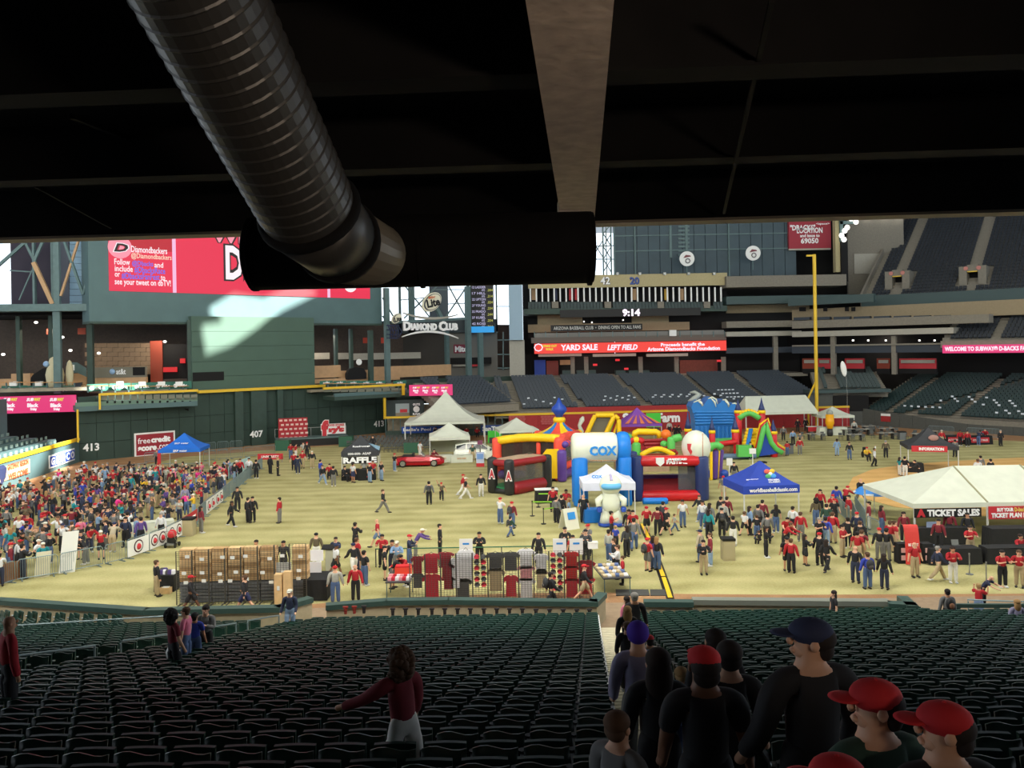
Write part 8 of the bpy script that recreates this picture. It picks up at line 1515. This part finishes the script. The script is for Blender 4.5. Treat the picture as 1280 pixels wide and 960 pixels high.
def crowd_mass(items):
    vs, fs, mi, mats, ix = [], [], [], [], {}
    def addm(me, m, M):
        if m.name not in ix: ix[m.name] = len(mats); mats.append(m)
        k = len(vs); vs.extend(tuple(M@v.co) for v in me.vertices); fs.extend(tuple(a+k for a in p.vertices) for p in me.polygons); mi.extend([ix[m.name]]*len(me.polygons))
    for x, y, code, h in items:
        ps, fd, sh, sl, pt, hd = code; M = Matrix.Translation((x, y, 0))@Matrix.Rotation(yaw(fd), 4, 'Z')@Matrix.Scale(h/1.75, 4)
        addm(LIB['f'+ps+'body'], SKIN[cr.choice((0, 0, 1))], M); addm(LIB['f'+ps+sl], cl(SH[sh][0], SH[sh][1]), M); addm(LIB['f'+ps+PT[pt][2]], cl(PT[pt][0], PT[pt][1]), M); addm(LIB['f'+ps+'shoes'], M_shoe[0], M)
        if HD[hd][1]: addm(LIB['f'+HD[hd][1]], cl(HD[hd][0], HD[hd][2]), M@Matrix.Translation(POSES[ps]['HC']))
    me = bpy.data.meshes.new('crowd'); me.from_pydata(vs, [], fs); [me.materials.append(m) for m in mats]; me.polygons.foreach_set('material_index', mi); me.polygons.foreach_set('use_smooth', [True]*len(me.polygons))
    return tag(link('autograph_crowd', me), 'back part of the dense autograph crowd by the right field wall', 'crowd', None, 'stuff')
if rest_p: crowd_mass(rest_p)
# ------------------------------------------------------------------ people on the stairs and in the seats, close to the camera
for k, v in (('q', joints(arm=((8, 10, 30, 10), (4, 12, 18, 0)), leg=((2, 2), (10, 18)))), ('v', joints(arm=((6, 14, 20, 5), (24, 26, 22, 0)), leg=((14, 6), (-12, 14)), lean=5))): POSES[k] = v
POSES['z'] = joints(arm=((8, 14, 22, 4), (6, 14, 30, 8)), leg=((4, 4), (-6, 8)), ht=72)
POSES['V'] = joints(arm=((42, 34, 18, 0), (6, 12, 22, 0)), leg=((14, 6), (-12, 14)), lean=8)
build_lib('qvVsahz', 2, 'n'); head_lib('n', 20, 12)
def near_p(label, px, py, D, code, h=None, rz=None, wide=1.06, z=None, turn=0, face=False):
    U, V = UV(px, py); x = U*D; zt = max(tread(D), .1) if z is None else z; top = H+V*D
    if h is None: h = top-zt
    h = max(1.0, min(2.0, h)); zt = top-h
    t = person((x, D, zt), -int(code[1])*pi/4+turn, code, h, '', label, 'n', wide=wide, face=face); return t
near_p('curly haired woman in maroon top striding past the dark seats', 503, 808, 8.3, 'V7mLwC', 1.66, turn=-.1)
near_p('man in purple knit hat and lavender sweatshirt on the stairs', 797, 777, 9.0, 'q0lLgB', wide=1.05)
near_p('dark haired woman in black jacket behind the purple knit hat', 822, 806, 6.9, 'q0kLkl')
near_p('man in dark red cap and black shirt in the middle of the stairs', 880, 802, 5.6, 'q0kSkc', wide=1.08)
near_p('bearded looking dark silhouette right behind the dark red cap', 911, 796, 6.7, 'q0kLkd', wide=1.05)
near_p('second dark silhouette farther down beside the dark red cap', 894, 782, 8.4, 'q0kLkd')
near_p('tall man in navy cap and black jacket looking left', 1013, 766, 5.3, 'z0kLkn', wide=1.14, turn=.2)
near_p('person in bright red cap and dark green jacket facing left, on the stairs', 1094, 842, 4.0, 'z0GLkc', wide=1.1, turn=.25)
near_p('person in dull red cap and black jacket at lower right', 1180, 870, 3.7, 'z0kLkc', wide=1.1, turn=.1)
near_p('person whose red cap top shows at the bottom edge', 1046, 936, 3.1, 'z0kLkc', turn=.2)
near_p('child with fair hair and grey jacket at the bottom of the stairs view', 772, 884, 5.2, 'q1gLkh', 1.45)
near_p('fair haired child in light blue beside the dark haired woman', 852, 831, 8.6, 'q1uLjb', 1.2)
near_p('man in black jacket and grey cap at the stair foot', 793, 739, 23.5, 's0kLky', wide=1.1)
near_p('girl in pale pink top beside the man in grey cap', 783, 744, 24.5, 's7pLkl', 1.6)
near_p('woman with fair ponytail in a black top on the lower stairs', 784, 756, 19.5, 'q0kLkL', 1.66)
near_p('child with red collar and dark hooded jacket on the lower stairs', 784, 775, 15, 'q0kLkh', 1.35)
near_p('small child in red cap and grey top beside the purple knit hat', 812, 792, 13.0, 'q0sLkc', 1.2)
near_p('bald person in a red sweater at the left frame edge', 10, 765, 12.4, 's1rLkx', 1.8, wide=1.1)
near_p('person in maroon polo with black hair holding a white bag', 216, 760, 18.0, 'q1mSkA', 1.75)
near_p('girl in pink top in profile beside the maroon polo', 232, 757, 19.5, 's6pSjh', 1.62)
near_p('person in royal blue shirt behind the girl in pink', 243, 764, 20.5, 's0bSjk', 1.5)
near_p('man in grey hoodie over red shirt facing us by the left rail', 257, 755, 22.5, 'a4gLkd', 1.75, face=True)
near_p('man in navy jacket and white cap stepping through the left gate', 362, 735, 29.5, 'q4nLuw', 1.75, face=True)
near_p('woman with dark ponytail in black tee at the right front wall', 1042, 737, 30.3, 's6kS1l', 1.65)
near_p('person in grey jacket with a backpack at the right gate', 1184, 735, 30.3, 's0gLkd', 1.78)
near_p('woman in red tee and denim shorts holding a phone by the gate rail', 1223, 728, 33.4, 'h1rS3b', 1.66, z=.05)
near_p('person in lavender hooded top with a tied scarf at the right edge', 1271, 748, 27.5, 's0lLkL', 1.72)
t = [o for o in COL.objects if o.get('label', '').startswith('person in grey jacket with')][0]
bp = T('backpack', 'black backpack with brown print worn by the grey-jacketed person at the gate', 'backpack', t.location); B().ell((0, -.22, 1.24), (.17, .12, .24), 12, 8).build('pack', mat('pack_black', (26, 26, 28), .6), bp, world=False, smooth=True); B().ell((0, -.32, 1.2), (.1, .04, .12), 10, 6).build('print', mat('pack_brown', (140, 96, 70), .7), bp, world=False, smooth=True)
t = [o for o in COL.objects if o.get('label', '').startswith('person in maroon polo with')][0]
bg_ = T('plastic_bag', 'white plastic bag hanging from the hand of the maroon polo', 'bag', WM(t)@Vector((-.3, .1, .55))); B().lathe([(.02, .34), (.08, .26), (.15, .1), (.13, -.05), (.04, -.1)], n=10, wob=.08).build('bag', M_white, bg_, world=False, smooth=True); B().tube([(-.05, 0, .3), (-.03, 0, .42), (.03, 0, .42), (.05, 0, .3)], .01, 5).build('handle', M_white, bg_, world=False)
wc_ = T('wheelchair', 'red wheelchair on the far turf near the person in white', 'wheelchair', G(1083, 572)); B().box((0, 0, .5), (.5, .5, .08)).build('seat', M_red, wc_, world=False); B().box((0, .25, .75), (.5, .06, .5)).build('backrest', M_ktext, wc_, world=False)
for s in (-1, 1): B().tube([(s*.3, .1, .3), (s*.34, .1, .3)], .3, 14).build('wheel', M_ktext, wc_, world=False)
fit_texts()
